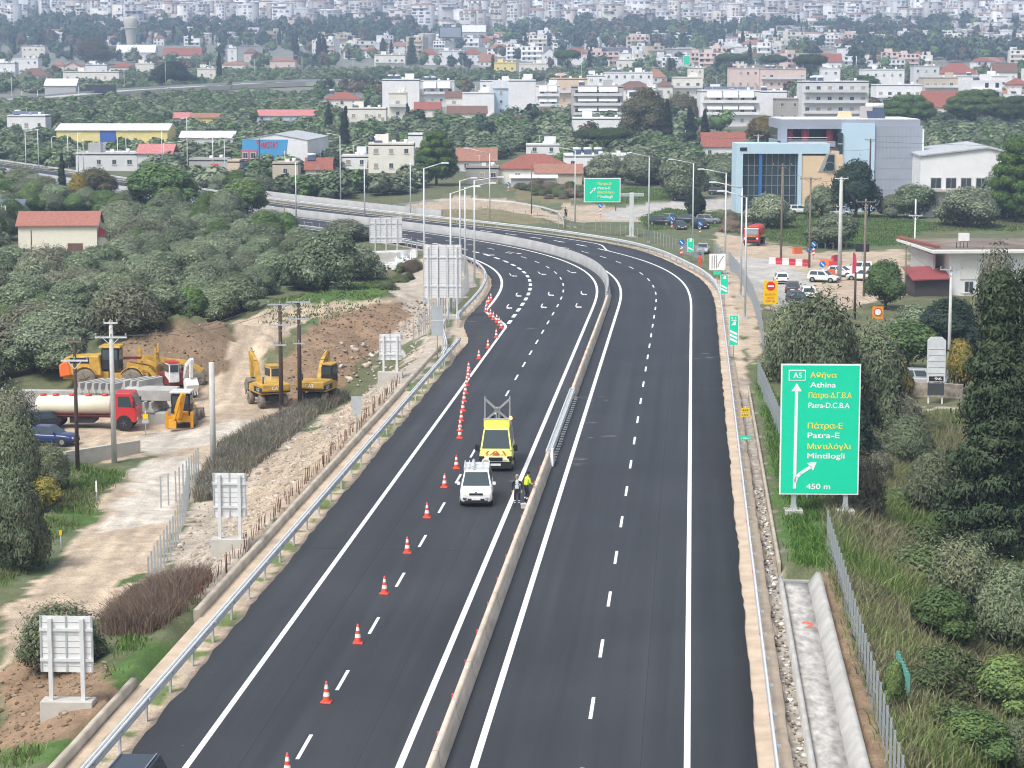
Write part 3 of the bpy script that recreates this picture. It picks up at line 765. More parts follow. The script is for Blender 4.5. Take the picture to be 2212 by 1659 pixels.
WHERE = ['cut off by the bottom edge', 'second up from the bottom edge beside a lane dash', 'third up from the bottom edge beside a lane dash', 'fourth up from the bottom edge beside a lane dash',
   'fifth up from the bottom edge beside a lane dash', 'well in front of the white van, sixth from the bottom', 'left of the nose of the white van', 'left of the roof rack of the white van',
   'first of the dense row behind the yellow van', 'second of the dense row behind the yellow van', 'third of the dense row behind the yellow van', 'fourth of the dense row behind the yellow van',
   'fifth of the dense row behind the yellow van', 'sixth of the dense row behind the yellow van', 'seventh of the dense row, near the white line', 'eighth of the dense row, almost at the white line', 'ninth of the dense row, touching the white line',
   'alone on the white line, first above the dense row', 'alone on the white line, second above the dense row', 'alone on the white line, third above the dense row',
   'at the corner where the white line meets the dashes', 'second up the short diagonal line', 'third up the short diagonal line', 'fourth up the short diagonal line', 'fifth up the short diagonal line',
   'first of the top cluster on the curved line', 'second of the top cluster on the curved line', 'third of the top cluster on the curved line', 'farthest of all, at the top of the curved line']
for i, (zx, zy, k) in enumerate(cones):
 x0, y0 = {'a': (850, 840), 'b': (0, 1360), 'c': (850, 1360), 'd': (850, 380)}[k]
 u = (x0 + zx / 2.572) * .864063; v = (y0 + zy / 2.572) * .864063
 x, y = G0(u, v)
 y += 0.2
 rz = -HD(y - 40) + random.uniform(-.2, .2)
 lab = 'orange and white traffic cone ' + WHERE[i]
 if cproto is None:
  cproto = cone_proto(); cproto.location = (x, y, .002); cproto.rotation_euler = (0, 0, rz); cproto['label'] = lab; cproto['group'] = 'cones closing off the left lane'
 else: dup(cproto, (x, y, .002), rz, lab)
# ------------------------------------------------------------------ road signs
S_GRN = mat('sign_green', (0.008, 0.66, 0.39), 0.45, var=0.03)
S_WHT = mat('sign_white', (0.86, 0.87, 0.86), 0.45, var=0.03)
S_YEL = mat('sign_yellow_text', (0.92, 0.76, 0.08), 0.45, var=0.03)
S_YBG = mat('sign_yellow', (0.86, 0.56, 0.0), 0.45, var=0.04)
S_RED = mat('sign_red', (0.7, 0.03, 0.03), 0.45, var=0.03)
S_BLU = mat('sign_blue', (0.01, 0.16, 0.5), 0.45, var=0.03)
S_BLK = mat('sign_black', (0.02, 0.02, 0.02), 0.5)
PANEL = mat('sign_back_aluminium', (0.74, 0.74, 0.75), 0.5, 0.1, var=0.06, scale=1.0)
def letter(parent, s, x, zc, w, h, m, y=-.06, name='lettering'):
 me = text_mesh(s, w, h, m)
 zs = [v.co.z for v in me.vertices]
 return link(name, me, parent, (x, y, zc - h / 2))
def plate(parent, name, x, z, w, h, m, y, t=.02, r=0.0):
 b = MB(); b.box((x, y, z), (w, t, h)); return b.build(name, m, parent, bevel=r)
def flat(parent, name, polys, m, y):
 b = MB()
 for p in polys: b.prism(p, y, y - .012)
 return b.build(name, m, parent)
def stroke(pts, w):
 out = []
 for a, c in zip(pts[:-1], pts[1:]):
  a = Vector(a); c = Vector(c); d = (c - a).normalized(); n = Vector((-d.y, d.x)) * w / 2
  a = a - d * w * .1; c = c + d * w * .1
  out.append([tuple(a + n), tuple(a - n), tuple(c - n), tuple(c + n)])
 return out
# the big direction sign on the right
bx, by, bz = AT(1716, 1111)
D_ = math.hypot(by, 24.5)
K = 117.0
g = thing('direction_sign', 'large green motorway direction sign for Athina and Mintilogli on the right verge', 'road sign', (bx, by, bz), R(-2))
zb = 1.15; W_, H_ = 4.42, 7.38
X = lambda zx: (zx - 742) / K
ZZ = lambda zy: zb + (1008 - zy) / K
xc = X((640 + 1155) / 2)
plate(g, 'border', xc, zb + H_ / 2, W_, H_, S_WHT, 0, .06)
plate(g, 'panel', xc, zb + H_ / 2, W_ - .16, H_ - .16, S_GRN, -.035, .02)
for s_, x0, x1, yc, h, m in (('Αθήνα', 828, 998, 218, 36, S_YEL), ('Athina', 828, 996, 280, 37, S_WHT), ('Πάτρα-Δ.Γ.Β.Α', 820, 1098, 350, 37, S_YEL), ('Patra-D.C.B.A', 820, 1088, 415, 37, S_WHT),
       ('Πάτρα-Ε', 818, 1045, 551, 38, S_YEL), ('Patra-E', 818, 1026, 613, 38, S_WHT), ('Μιντιλόγλι', 818, 1102, 687, 37, S_YEL), ('Mintilogli', 818, 1062, 748, 37, S_WHT), ('450 m', 815, 972, 952, 37, S_WHT)):
 letter(g, s_, X(x0), ZZ(yc), (x1 - x0) / K, h / K, m, -.052)
plate(g, 'route_badge', X(744), ZZ(219), .94, .60, S_WHT, -.052, .014, .0)
plate(g, 'route_badge_field', X(744), ZZ(219), .84, .50, S_GRN, -.062, .008)
letter(g, 'A5', X(718), ZZ(218), 56 / K, 36 / K, S_WHT, -.07)
flat(g, 'arrow', [[(X(729), ZZ(968)), (X(749), ZZ(968)), (X(752), ZZ(320)), (X(732), ZZ(320))], [(X(708), ZZ(325)), (X(776), ZZ(325)), (X(743), ZZ(272))]] +
  stroke([(X(742), ZZ(925)), (X(752), ZZ(893)), (X(775), ZZ(868)), (X(845), ZZ(822))], 20 / K) + [[(X(818), ZZ(797)), (X(880), ZZ(792)), (X(858), ZZ(848))]], S_WHT, -.046)
for px_ in (X(737), X(1075)):
 b = MB(); b.box((px_, .16, 4.1), (.26, .22, 8.3)); b.build('post', GALV, g)
 b = MB(); b.prism([(px_ - .2, .28), (px_ + .2, .28), (px_ + .1, .8), (px_ - .1, .8)], .04, .3); b.build('base_plate', GALV, g)
 b = MB(); b.box((px_, .15, -.3), (1.0, 1.1, 1.15)); b.build('footing', CONC, g)
for z in (2, 4.5, 7): plate(g, 'brace', xc, z, W_ - .4, .12, GALV, .05, .04)
# signs seen from behind, left verge
def sign_back(label, u, v, w, h, z0, block, nposts=2, cols=4, panelm=PANEL, ztop=.3, slats=9):
 x, y = G0(u, v)
 # block top lies at ztop
 k = (CAM_H - ztop) / CAM_H; x *= k; y *= k
 gz = float(H(np.array([x]), np.array([y]))[0])
 s_, d_ = SD(x, y)
 g = thing('road_sign', label, 'road sign', (x, y, ztop), -HD(float(s_)) * .5)
 pn = MB(); pn.box((0, .1, z0 + h / 2), (w, .03, h))
 for k in range(1, slats): pn.box((0, .08, z0 + h * k / slats), (w, .012, .025), 1)
 pn.build('panel', [panelm, GALV], g)
 pxs = [(-.5 + (i + .5) / nposts) * w * (1.2 if nposts == 2 else 1.0) for i in range(nposts)]
 for px_ in pxs:
  b = MB(); b.box((px_, 0, (z0 + h * .96) / 2), (.16 if nposts == 2 else .12, .14, z0 + h * .96)); b.build('post', GALV_L, g)
 for i in range(cols):
  px_ = (-.5 + i / (cols - 1)) * (w - .1); plate(g, 'stiffener', px_, z0 + h / 2, .07, h, GALV, .065, .03)
 for z in (z0 + h * .22, z0 + h * .76): plate(g, 'rail', 0, z, w, .12, GALV_L, .04, .05)
 if block:
  bw, bd = block
  b = MB(); b.box((0, .1, (gz - ztop - .5) / 2), (bw, bd, ztop - gz + .5)); b.build('footing', CONC, g, bevel=.02)
 return g
sign_back('back of the nearest white sign, galvanised posts on a concrete block above brown soil', 146, 1512, 2.1, 2.25, 1.1, (2.05, .8), cols=3, ztop=.1)
sign_back('back of the white sign on a tall concrete block by the rebar stubs', 497, 1163, 1.75, 2.3, 1.15, (1.95, .8), cols=3)
sign_back('back of the small white sign on a concrete block beside the heap of stones', 843, 803, 1.8, 2.1, .95, (2.0, .8), cols=3)
sign_back('tall white back of the biggest sign standing at the bend', 956, 680, 3.85, 5.3, 1.7, (3.6, 1), nposts=4, cols=6, slats=22)
sign_back('white back of the farthest sign above the cemetery wall', 834, 546, 4.4, 3.4, 1.3, (3.6, 1), nposts=3, cols=4, slats=14)
def post_sign(name, label, u, v, ph, plates, cat='road sign', pr=.045, rz=0.0, z=None, onroad=True):
 x, y, zz = AT(u, v)
 g = thing(name, label, cat, (x, y, zz if z is None else z), rz)
 b = MB(); b.tube((0, 0, -.2), (0, 0, ph), pr, pr, 8); b.build('post', GALV, g)
 for nm, zc, w, h, m, y0 in plates: plate(g, nm, 0, zc, w, h, m, y0, .03)
 return g
post_sign('road_sign', 'grey back of a slim square sign on the right verge of the left gutter', 945, 775, 4.2, (('panel', 3.3, 1.0, 2.6, GALV, -.06), ('brace', 3.3, 1.1, .08, GALV_L, -.09)))
post_sign('road_sign', 'small grey back of a marker sign between guardrail and gutter', 771, 955, 2.6, (('panel', 2.2, .7, .85, GALV, -.06), ('panel', 1.55, .6, .35, GALV, -.06)))
# countdown markers, yellow kilometre sign, small green board on the right verge
def countdown(label, u, v, bars, w, h, z0, top):
 x, y, zz = AT(u, v)
 g = thing('countdown_marker', label, 'road sign', (x, y, zz), R(-3))
 b = MB(); b.tube((0, .05, -.2), (0, .05, z0 + h * .9), .05, .05, 8); b.build('post', GALV, g)
 plate(g, 'border', 0, z0 + h / 2, w, h, S_WHT, 0, .03); plate(g, 'panel', 0, z0 + h / 2, w - .08, h - .08, S_GRN, -.02, .012)
 zs = z0 + .18
 flat(g, 'stripe', [[(-w * .38, zs + .33 * k + .30), (w * .38, zs + .33 * k), (w * .38, zs + .33 * k + .2), (-w * .38, zs + .33 * k + .5)] for k in range(bars)], S_WHT, -.03)
 zt = z0 + h * (.66 if top else .78)
 flat(g, 'pictogram', [[(-.2, zt), (.18, zt), (.18, zt + .34), (.02, zt + .34)], [(-.22, zt + .40), (.2, zt + .40), (.2, zt + .46), (-.22, zt + .46)]], S_WHT, -.03)
 if top: flat(g, 'emblem', [[(-.25 + .3 * i, z0 + h - .3 - .2 * j), (-.05 + .3 * i, z0 + h - .3 - .2 * j), (-.15 + .3 * i, z0 + h - .16 - .2 * j)] for i in range(2) for j in range(2)], S_WHT, -.03)
 return g
countdown('green countdown marker with three white stripes nearest on the right verge', 1584, 781, 3, .82, 2.6, 1.4, True)
countdown('green countdown marker with two white stripes in the middle of the row', 1564, 662, 2, .82, 2.05, 1.3, False)
countdown('green countdown marker with one white stripe farthest up the verge', 1491, 566, 1, .82, 1.7, 1.3, False)
g = post_sign('kilometre_sign', 'small yellow two plate kilometre sign on a thin post by the right gutter', 1609, 937, 1.9, (('panel', 1.65, .62, .28, S_YBG, -.05), ('panel', 1.33, .62, .28, S_YBG, -.05)), pr=.03)
for z, t in ((1.65, '4.6.9'), (1.33, '1.5.0')): letter(g, t, -.2, z, .4, .12, S_BLK, -.075)
g = post_sign('distance_sign', 'small green distance plate on a thin post below the yellow sign', 1609, 979, 1.15, (('panel', 1.0, .68, .27, S_GRN, -.05),), pr=.03)
letter(g, '1.200 m', -.27, 1.0, .54, .11, S_WHT, -.075)
g = post_sign('road_sign', 'white diagram sign with a small green plate on posts at the bend', 1549, 612, 3.2, (('panel', 2.5, 1.9, 1.9, S_WHT, -.06), ('plate', 1.25, .9, .42, S_GRN, -.06)))
flat(g, 'diagram', [[(x, 1.75), (x + .06, 1.75), (x + .06, 3.25), (x, 3.25)] for x in (-.65, -.4, -.12)] + stroke([(.05, 1.9), (.2, 2.4), (.7, 3.2)], .06), S_BLK, -.08)
# yellow no-entry sign and roundel
g = post_sign('roadworks_sign', 'yellow board with a red no entry disc beside the waiting cars', 1664, 672, 2.9, (('panel', 1.95, 1.5, 2.5, S_YBG, -.07),))
b = MB(); b.tube((0, -.09, 2.62), (0, -.11, 2.62), .47, .47, 24); b.build('disc', S_RED, g)
plate(g, 'bar', 0, 2.62, .66, .17, S_WHT, -.125, .02)
for z, t, w in ((1.75, 'ΚΛΕΙΣΤΗ', 1.1), (1.4, 'ΟΔΟΣ', .7), (1.05, 'ΕΡΓΑ', .9)): letter(g, t, -w / 2, z, w, .2, S_RED, -.095)
g = post_sign('roadworks_sign', 'orange square sign with a white red-ringed roundel above the bushes', 1895, 722, 2.9, (('panel', 2.3, 1.15, 1.3, mat('sign_orange', (.8, .33, .02), .5), -.07),))
b = MB(); b.tube((0, -.09, 2.35), (0, -.11, 2.35), .44, .44, 24); b.build('ring', S_RED, g)
b = MB(); b.tube((0, -.11, 2.35), (0, -.125, 2.35), .33, .33, 24); b.build('disc', S_WHT, g)
# the cantilever sign over the exit
x, y, zz = AT(1364, 512)
g = thing('cantilever_sign', 'green overhead exit sign for Patra on a cantilever arm above the bend', 'road sign', (x, y, zz), 0)
k = PPM((x, y, zz))
b = MB(); b.box((0, 0, 3.6), (.72, .7, 7.4)); b.build('post', GALV_L, g, bevel=.04)
b = MB(); b.box((-2.5, 0, 6.95), (9.0, .6, .55)); b.build('arm', GALV, g, bevel=.03)
b = MB(); b.box((0, 0, -.2), (1.6, 1.6, .8)); b.build('footing', CONC, g)
xc = (1300 - 1364) / k; W_ = 79 / k; H_ = 52 / k; zc = (512 - 410.5) / k
plate(g, 'border', xc, zc, W_, H_, S_WHT, -.5, .06); plate(g, 'panel', xc, zc, W_ - .3, H_ - .3, S_GRN, -.54, .02)
for i, (t, m, w) in enumerate((('Πάτρα-Ε', S_YEL, 2.25), ('Patra-E', S_WHT, 2.1), ('Μιντιλόγλι', S_YEL, 2.75), ('Mintilogli', S_WHT, 2.5))):
 letter(g, t, xc - .75, zc + 1.06 - i * .7, w, .44, m, -.56)
flat(g, 'arrow', stroke([(xc - 2.0, zc - .55), (xc - 1.35, zc + .15)], .2) + [[(xc - 1.62, zc + .22), (xc - 1.0, zc + .5), (xc - 1.22, zc - .15)]], S_WHT, -.552)
# ------------------------------------------------------------------ street lamps
LAMP_M = mat('lamp_post_grey', (0.62, 0.65, 0.67), 0.5, 0.2, var=0.08)
def lamp(label, u, vb, vt, au, av, z=None, r=.11, group='street lamps along the motorway'):
 p = AT(u, vb) if z is None else (*[c * (CAM_H - z) / CAM_H for c in G0(u, vb)], z)
 k = PPM(p)
 h = (vb - vt) / k / math.cos(PITCH) * 0.985
 g = thing('street_lamp', label, 'street lamp', p, 0, group)
 s = max(1.0, 11.0 / k)      # keep to a true diameter close by
 b = MB(); b.tube((0, 0, -.4), (0, 0, h), r * 1.15, r * .7, 8); b.build('pole', LAMP_M, g)
 ax = (au - u) / k; az = (vt - av) / k
 if abs(ax) > .3:
  b = MB(); b.tube((0, 0, h - .05), (ax, 0, h + az), r * .62, r * .5, 6); b.build('arm', LAMP_M, g)
  sg = 1 if ax > 0 else -1
  b = MB(); b.box((ax + sg * .35, 0, h + az + .02), (.9, .34, .14), taper=.8); b.build('lamp_head', LAMP_M, g)
 b = MB(); b.box((0, 0, .05), (.5, .5, .2)); b.build('base_plate', GALV, g)
 return g
LAMPS = [(917, 652, 363, 955, 352, 'left of the tall white sign back'), (974, 681, 417, 1022, 402, 'nearest on the left verge, foot beside the sign back'), (994, 600, 390, 1018, 384, 'just behind the tall white sign back'),
 (1005, 600, 404, 1058, 395, 'second behind the sign back, arm over the road'), (1025, 617, 389, 1075, 382, 'right of the tall white sign back'), (1058, 484, 331, 1012, 320, 'in front of the grey carport'),
 (788, 482, 350, 788, 350, 'thin one left of the pine'), (887, 470, 345, 887, 345, 'thin one before the green pine'), (736, 448, 293, 716, 289, 'before the white side of the blue hall'),
 (1242, 492, 325, 1206, 318, 'left of the overhead exit sign'), (1401, 524, 338, 1363, 330, 'right of the overhead exit sign'), (1496, 540, 352, 1452, 344, 'before the parked cars'),
 (1566, 590, 373, 1518, 365, 'left of the red tanker truck'), (1600, 641, 405, 1544, 393, 'right of the white diagram sign'), (1609, 688, 425, 1562, 412, 'nearest on the right verge'),
 (57, 384, 285, 80, 280, 'leftmost double arm on the far left bend'), (84, 376, 280, 60, 283, 'second on the far left bend'), (113, 346, 297, 116, 295, 'small one left of the yellow hall'),
 (148, 364, 293, 170, 288, 'before the yellow hall'), (170, 388, 287, 152, 292, 'with a white diamond plate at its foot'), (181, 372, 300, 205, 294, 'left of the grey flat roofed house'),
 (255, 366, 297, 255, 297, 'before the grey flat roofed house'), (273, 350, 297, 279, 295, 'behind the grey flat roofed house'), (351, 372, 283, 351, 283, 'at the right end of the yellow hall'),
 (355, 370, 309, 386, 306, 'right of the pink roofed house'), (406, 396, 254, 400, 256, 'tallest one in the left middle ground'), (427, 343, 306, 443, 299, 'left of the red sign'),
 (461, 394, 290, 461, 290, 'right of the red sign'), (474, 345, 303, 495, 298, 'behind the orange shed'), (486, 398, 302, 523, 296, 'left of the blue hall'), (640, 482, 350, 640, 350, 'thin one before the blue hall'),
 (26, 226, 163, 26, 163, 'leftmost on the viaduct'), (47, 232, 198, 60, 195, 'low one left of the viaduct'), (82, 232, 195, 95, 190, 'second low one by the viaduct'), (101, 202, 165, 101, 165, 'behind the dark billboard'),
 (154, 205, 178, 154, 178, 'left of the dark billboard'), (171, 230, 186, 186, 181, 'before the dark billboard'), (269, 200, 150, 269, 150, 'right of the dark billboard'), (358, 194, 133, 345, 130, 'tall one on the viaduct'),
 (454, 190, 133, 454, 133, 'by the dark cypress'), (551, 183, 128, 551, 128, 'left of the pink house'), (612, 184, 158, 612, 158, 'short one right of the viaduct end'), (653, 180, 123, 640, 120, 'right of the pink house'),
 (763, 176, 121, 752, 119, 'by the pale villa'), (1000, 168, 128, 1000, 128, 'before the red roofed villas'), (1256, 192, 112, 1256, 112, 'left of the umbrella pine'), (858, 168, 128, 858, 128, 'before the tall dark conifer')]
for (u, vb, vt, au, av, w) in LAMPS:
 road = vb > 340 and u > 560
 lamp('grey street lamp ' + w, u, vb, vt, au, av)
# ------------------------------------------------------------------ utility poles and wires
WOOD_P = mat('pole_wood_dark', (0.075, 0.05, 0.04), 0.9, var=0.25, scale=4)
WOOD_G = mat('pole_wood_grey', (0.2, 0.165, 0.13), 0.9, var=0.25, scale=4)
POLE_C = mat('pole_concrete', (0.5, 0.5, 0.48), 0.85, var=0.1, scale=2)
WIRE = mat('wire_grey', (0.12, 0.12, 0.13), 0.6)
INS = mat('insulator', (0.35, 0.3, 0.27), 0.4)
POLES = {}
def pole(key, label, u, vb, vt, r, m, arms=(), lean=0.0, name='utility_pole', taper=.7, ins=True):
 p = AT(u, vb); k = PPM(p); h = (vb - vt) / k / math.cos(PITCH)
 g = thing(name, label, 'utility pole', p, 0)
 g.rotation_euler = (0, lean, 0)
 b = MB(); b.tube((0, 0, -.5), (0, 0, h), r, r * taper, 10); b.build('pole', m, g)
 for f, w, am in arms:
  z = h * f
  b = MB(); b.bar((-w, -.12, z), (w, -.12, z), .11, .12)
  if w > .8:
   b.bar((-w * .55, -.12, z), (0, -.1, z - .6), .05); b.bar((w * .55, -.12, z), (0, -.1, z - .6), .05)
  a = b.build('crossarm', am, g)
  if ins:
   b = MB(); b.lathe([(.03, 0), (.07, .06), (.05, .12), (.07, .18), (.02, .24)], 8); im = b.mesh('insulator', INS)
   for xx in (-w * .93, 0, w * .93): link('insulator', im, a, (xx, -.12, z + .06))
 POLES[key] = (p, h)
 return g
pole('a', 'dark wooden pole beside the tanker with a pale crossarm', 168, 1017, 737, .16, WOOD_P, ((.85, .95, GALV_L), (.995, .5, WOOD_G)))
pole('b', 'pale concrete pole with two crossarms in front of the tanker cab', 247, 1000, 694, .21, POLE_C, ((.985, .5, GALV_L), (.885, 1.15, GALV_L)))
pole('c', 'plain thick concrete pole without arms beside the dirt track', 461, 1006, 783, .22, POLE_C, (), taper=.9)
g = pole('d', 'dark wooden pole with racks of switchgear before the earth heap, left of a pair', 608, 893, 655, .2, WOOD_P, ((.985, 1.0, GALV), (.80, .9, GALV), (.62, .5, GALV)))
g = pole('e', 'dark wooden pole with racks of switchgear before the earth heap, right of a pair', 648, 880, 650, .2, WOOD_P, ((.985, 1.0, GALV), (.83, .9, GALV), (.6, .5, GALV)))
pole('f', 'tall grey concrete pole behind the white hatchback', 1813, 607, 386, .3, POLE_C, ((.99, .9, GALV_L), (.72, .6, GALV)))
pole('g', 'brown wooden pole with a crossarm on the grass before the showroom glass', 1687, 560, 357, .17, WOOD_G, ((.985, 1.4, WOOD_G),))
pole('h', 'brown wooden pole behind the red and white barrier', 1748, 578, 386, .17, WOOD_G, ((.985, 1.5, WOOD_G),))
pole('i', 'wooden pole with a single braced arm left of the restaurant', 1866, 640, 432, .17, WOOD_G, ((.97, 1.2, WOOD_G),))
pole('j', 'dark pole with a row of insulators before the light blue facade', 1877, 470, 302, .2, WOOD_P, ((.985, 1.1, WOOD_G),))
pole('k', 'slim grey pole leaning at the left corner of the showroom', 1636, 440, 292, .2, POLE_C, ((.98, 1.0, GALV),))
pole('l', 'tall pale concrete pole at the right with a steel crossarm', 2048, 840, 580, .17, POLE_C, ((.985, 1.0, GALV), ))
pole('m', 'white painted metal pole with brackets by the restaurant terrace', 1974, 605, 433, .1, WHITE, ((.8, .9, GALV_L),), taper=.9, name='bracket_pole')
pole('n', 'dark brown stub pole by the waiting cars', 1846, 690, 588, .17, WOOD_P, ())
pole('o', 'short dark post between the cars and the bushes', 1774, 655, 628, .16, WOOD_P, (), name='wooden_post')
pole('p', 'grey wooden pole left of the restaurant awning', 1955, 640, 530, .12, WOOD_G, ((.97, .5, WOOD_G),))
pole('q', 'concrete pole rising from the olive trees behind the exit sign', 1480, 330, 282, .14, POLE_C, ())
pole('r', 'thin wooden pole in front of the red roofed farmhouse', 1330, 455, 388, .12, WOOD_G, ())
pole('s', 'thin wooden pole before the tiled roof of the farmhouse', 1148, 462, 387 - 60, .12, WOOD_G, ())
pole('t', 'brown wooden pole among the olive trees left of the far carriageway', 615, 520, 440, .12, WOOD_G, ())
pole('u', 'dark double pole with a transformer before the blue hall', 562, 420, 341 - 40, .15, WOOD_P, ((.96, .7, WOOD_P),))
pole('v', 'thin dark pole in front of the chapel wall', 70, 592, 458 + 40, .1, WOOD_P, ())
def wire(label, a, b, sag=1.0, r=.018, n=14, off=(0, 0)):
 P = []
 for i in range(n + 1):
  t = i / n
  P.append(tuple(np.array(a) * (1 - t) + np.array(b) * t - np.array([0, 0, sag * 4 * t * (1 - t)])))
 mb = MB(); mb.path(P, r, 4)
 o = mb.build('overhead_wire', WIRE)
 return tag(o, label, 'wire', 'overhead wires')
def top(k, f=1.0, dx=0.0):
 p, h = POLES[k]; return (p[0] + dx, p[1] - .1, p[2] + h * f + .2)
for dx in (-.45, .45): wire('sagging wire between the dark pole and the pale concrete pole by the tanker', top('a', .99, dx), top('b', .97, dx), .5)
for dx in (-1.0, 1.0):
 wire('wire from the pale concrete pole to the pair of dark poles over the yard', top('b', .88, dx), top('d', .97, dx), .8)
wire('wire leading off to the left from the dark wooden pole', top('a', .99), AT(-60, 1000)[:2] + (7.5,), .5)
wire('wire leading off to the left from the dark wooden pole', top('a', .99, .3), AT(-60, 1000)[:2] + (7.9,), .5)
wire('wire between the brown poles on the grass before the showroom', top('g', .985), top('h', .985), .6)
wire('wire from the brown pole to the tall concrete pole behind the hatchback', top('h', .985), top('f', .98), .5)
wire('wire from the single armed pole past the restaurant roof', top('i', .95), top('m', .8), .6)
wire('wire from the concrete pole down to the pole by the restaurant awning', top('f', .98), top('p', .95), 1.5)
wire('wire from the pole by the awning to the pale pole at the right', top('p', .95), top('l', .98), 1.0)
wire('wire across the bushes to the pale pole at the right', top('n', .5), top('l', .6), .7)
wire('long wire crossing the olive groves towards the showroom corner', top('q', 1.0), top('k', .97), 1.5, .03)
wire('long wire crossing the olive groves left of the concrete pole', (-60.0, 460.0, 14.5), top('q', 1.0), 2.2, .03)
wire('wire across the front of the light blue facade', top('k', .9), top('j', .85), 1.0, .025)
wire('wire across the grey panelled facade of the showroom', top('j', .95), (160.0, 420.0, 11.0), 1.0, .025)
# ------------------------------------------------------------------ vehicles: front towards -y
GLASS = mat('car_glass', (0.045, 0.065, 0.075), 0.18, 0.0, var=0.05, spec=0.35)
TYRE = mat('tyre_rubber', (0.025, 0.025, 0.026), 0.85, var=0.2, scale=6)
RIM = mat('wheel_rim', (0.45, 0.46, 0.47), 0.35, 0.7, var=0.1)
LENS = mat('headlight_lens', (0.75, 0.76, 0.76), 0.15, spec=0.8)
LENS_ON = mat('headlight_on', (1.0, 0.72, 0.42), 0.2, emit=1.0)
TAIL = mat('tail_light', (0.42, 0.02, 0.02), 0.2)
PLATE = mat('number_plate', (0.75, 0.75, 0.72), 0.4)
CHROME = mat('chrome', (0.6, 0.6, 0.6), 0.2, 0.9)
def paint(name, c, rough=0.28): return mat('paint_' + name, c, rough, 0.0, var=0.04, scale=1.0, spec=0.6)
P_WHITE = paint('white', (0.78, 0.79, 0.79)); P_BLACK = paint('black', (0.018, 0.019, 0.022)); P_DGREY = paint('dark_grey', (0.06, 0.064, 0.07)); P_SILV = paint('silver', (0.42, 0.43, 0.44))
P_BLUE = paint('blue', (0.018, 0.035, 0.13)); P_NAVY = paint('dark_blue', (0.025, 0.035, 0.05)); P_RED = paint('red', (0.55, 0.03, 0.03)); P_TEAL = paint('teal', (0.05, 0.3, 0.3)); P_GREY = paint('grey', (0.2, 0.21, 0.22))
def ring(y, zlo, zhi, hw, n=20, e=5.0, cx=0):
 o = []
 for i in range(n):
  t = 2 * math.pi * (i + .5) / n
  c, s = math.cos(t), math.sin(t)
  o.append((cx + hw * math.copysign(abs(c) ** (2 / e), c), y, (zlo + zhi) / 2 + (zhi - zlo) / 2 * math.copysign(abs(s) ** (2 / e), s)))
 return o
_wheel = {}
def wheel(parent, x, y, r, w, rim=True, rimm=None):
 k = (r, w, rim, rimm.name if rimm else '')
 if k not in _wheel:
  b = MB(); n = 18
  prof = [(r * .62, -w / 2), (r * .93, -w / 2), (r, -w * .36), (r, w * .36), (r * .93, w / 2), (r * .62, w / 2)]
  vs = []
  for q, a in prof:
   for i in range(n): vs.append((a, q * math.cos(2 * math.pi * i / n), q * math.sin(2 * math.pi * i / n)))
  b.loft([vs[i * n:(i + 1) * n] for i in range(len(prof))], 0, True)
  tm = b.mesh('wheel', TYRE)
  b = MB(); b.tube((-w * .52, 0, 0), (w * .52, 0, 0), r * .6, r * .6, 16)
  for a in range(5):
   t = a * 2 * math.pi / 5
   b.bar((w * .54, 0, 0), (w * .54, r * .55 * math.cos(t), r * .55 * math.sin(t)), r * .14, .02)
   b.bar((-w * .54, 0, 0), (-w * .54, r * .55 * math.cos(t), r * .55 * math.sin(t)), r * .14, .02)
  _wheel[k] = (tm, b.mesh('rim', rimm or RIM))
 o = link('wheel', _wheel[k][0], parent, (x, y, r))
 if rim: link('rim', _wheel[k][1], o)
 return o
def quad_part(parent, name, P, m, off=.012, cut=None):
 """a thin pane on a quad face P (4 corners, outward normal by order), inset by margins (bottom,right,top,left as fractions)"""
 P = [Vector(p) for p in P]
 mb, mr, mt, ml = cut or (.08, .05, .08, .05)
 L = lambda s, t: (P[0] * (1 - s) + P[1] * s) * (1 - t) + (P[3] * (1 - s) + P[2] * s) * t
 q = [L(ml, mb), L(1 - mr, mb), L(1 - mr, 1 - mt), L(ml, 1 - mt)]
 n = (P[1] - P[0]).cross(P[3] - P[0]).normalized() * off
 b = MB(); b.add([p + n for p in q] + [p - n * 1.5 for p in q], [(0, 1, 2, 3), (7, 6, 5, 4), (0, 4, 5, 1), (1, 5, 6, 2), (2, 6, 7, 3), (3, 7, 4, 0)])
 return b.build(name, m, parent)
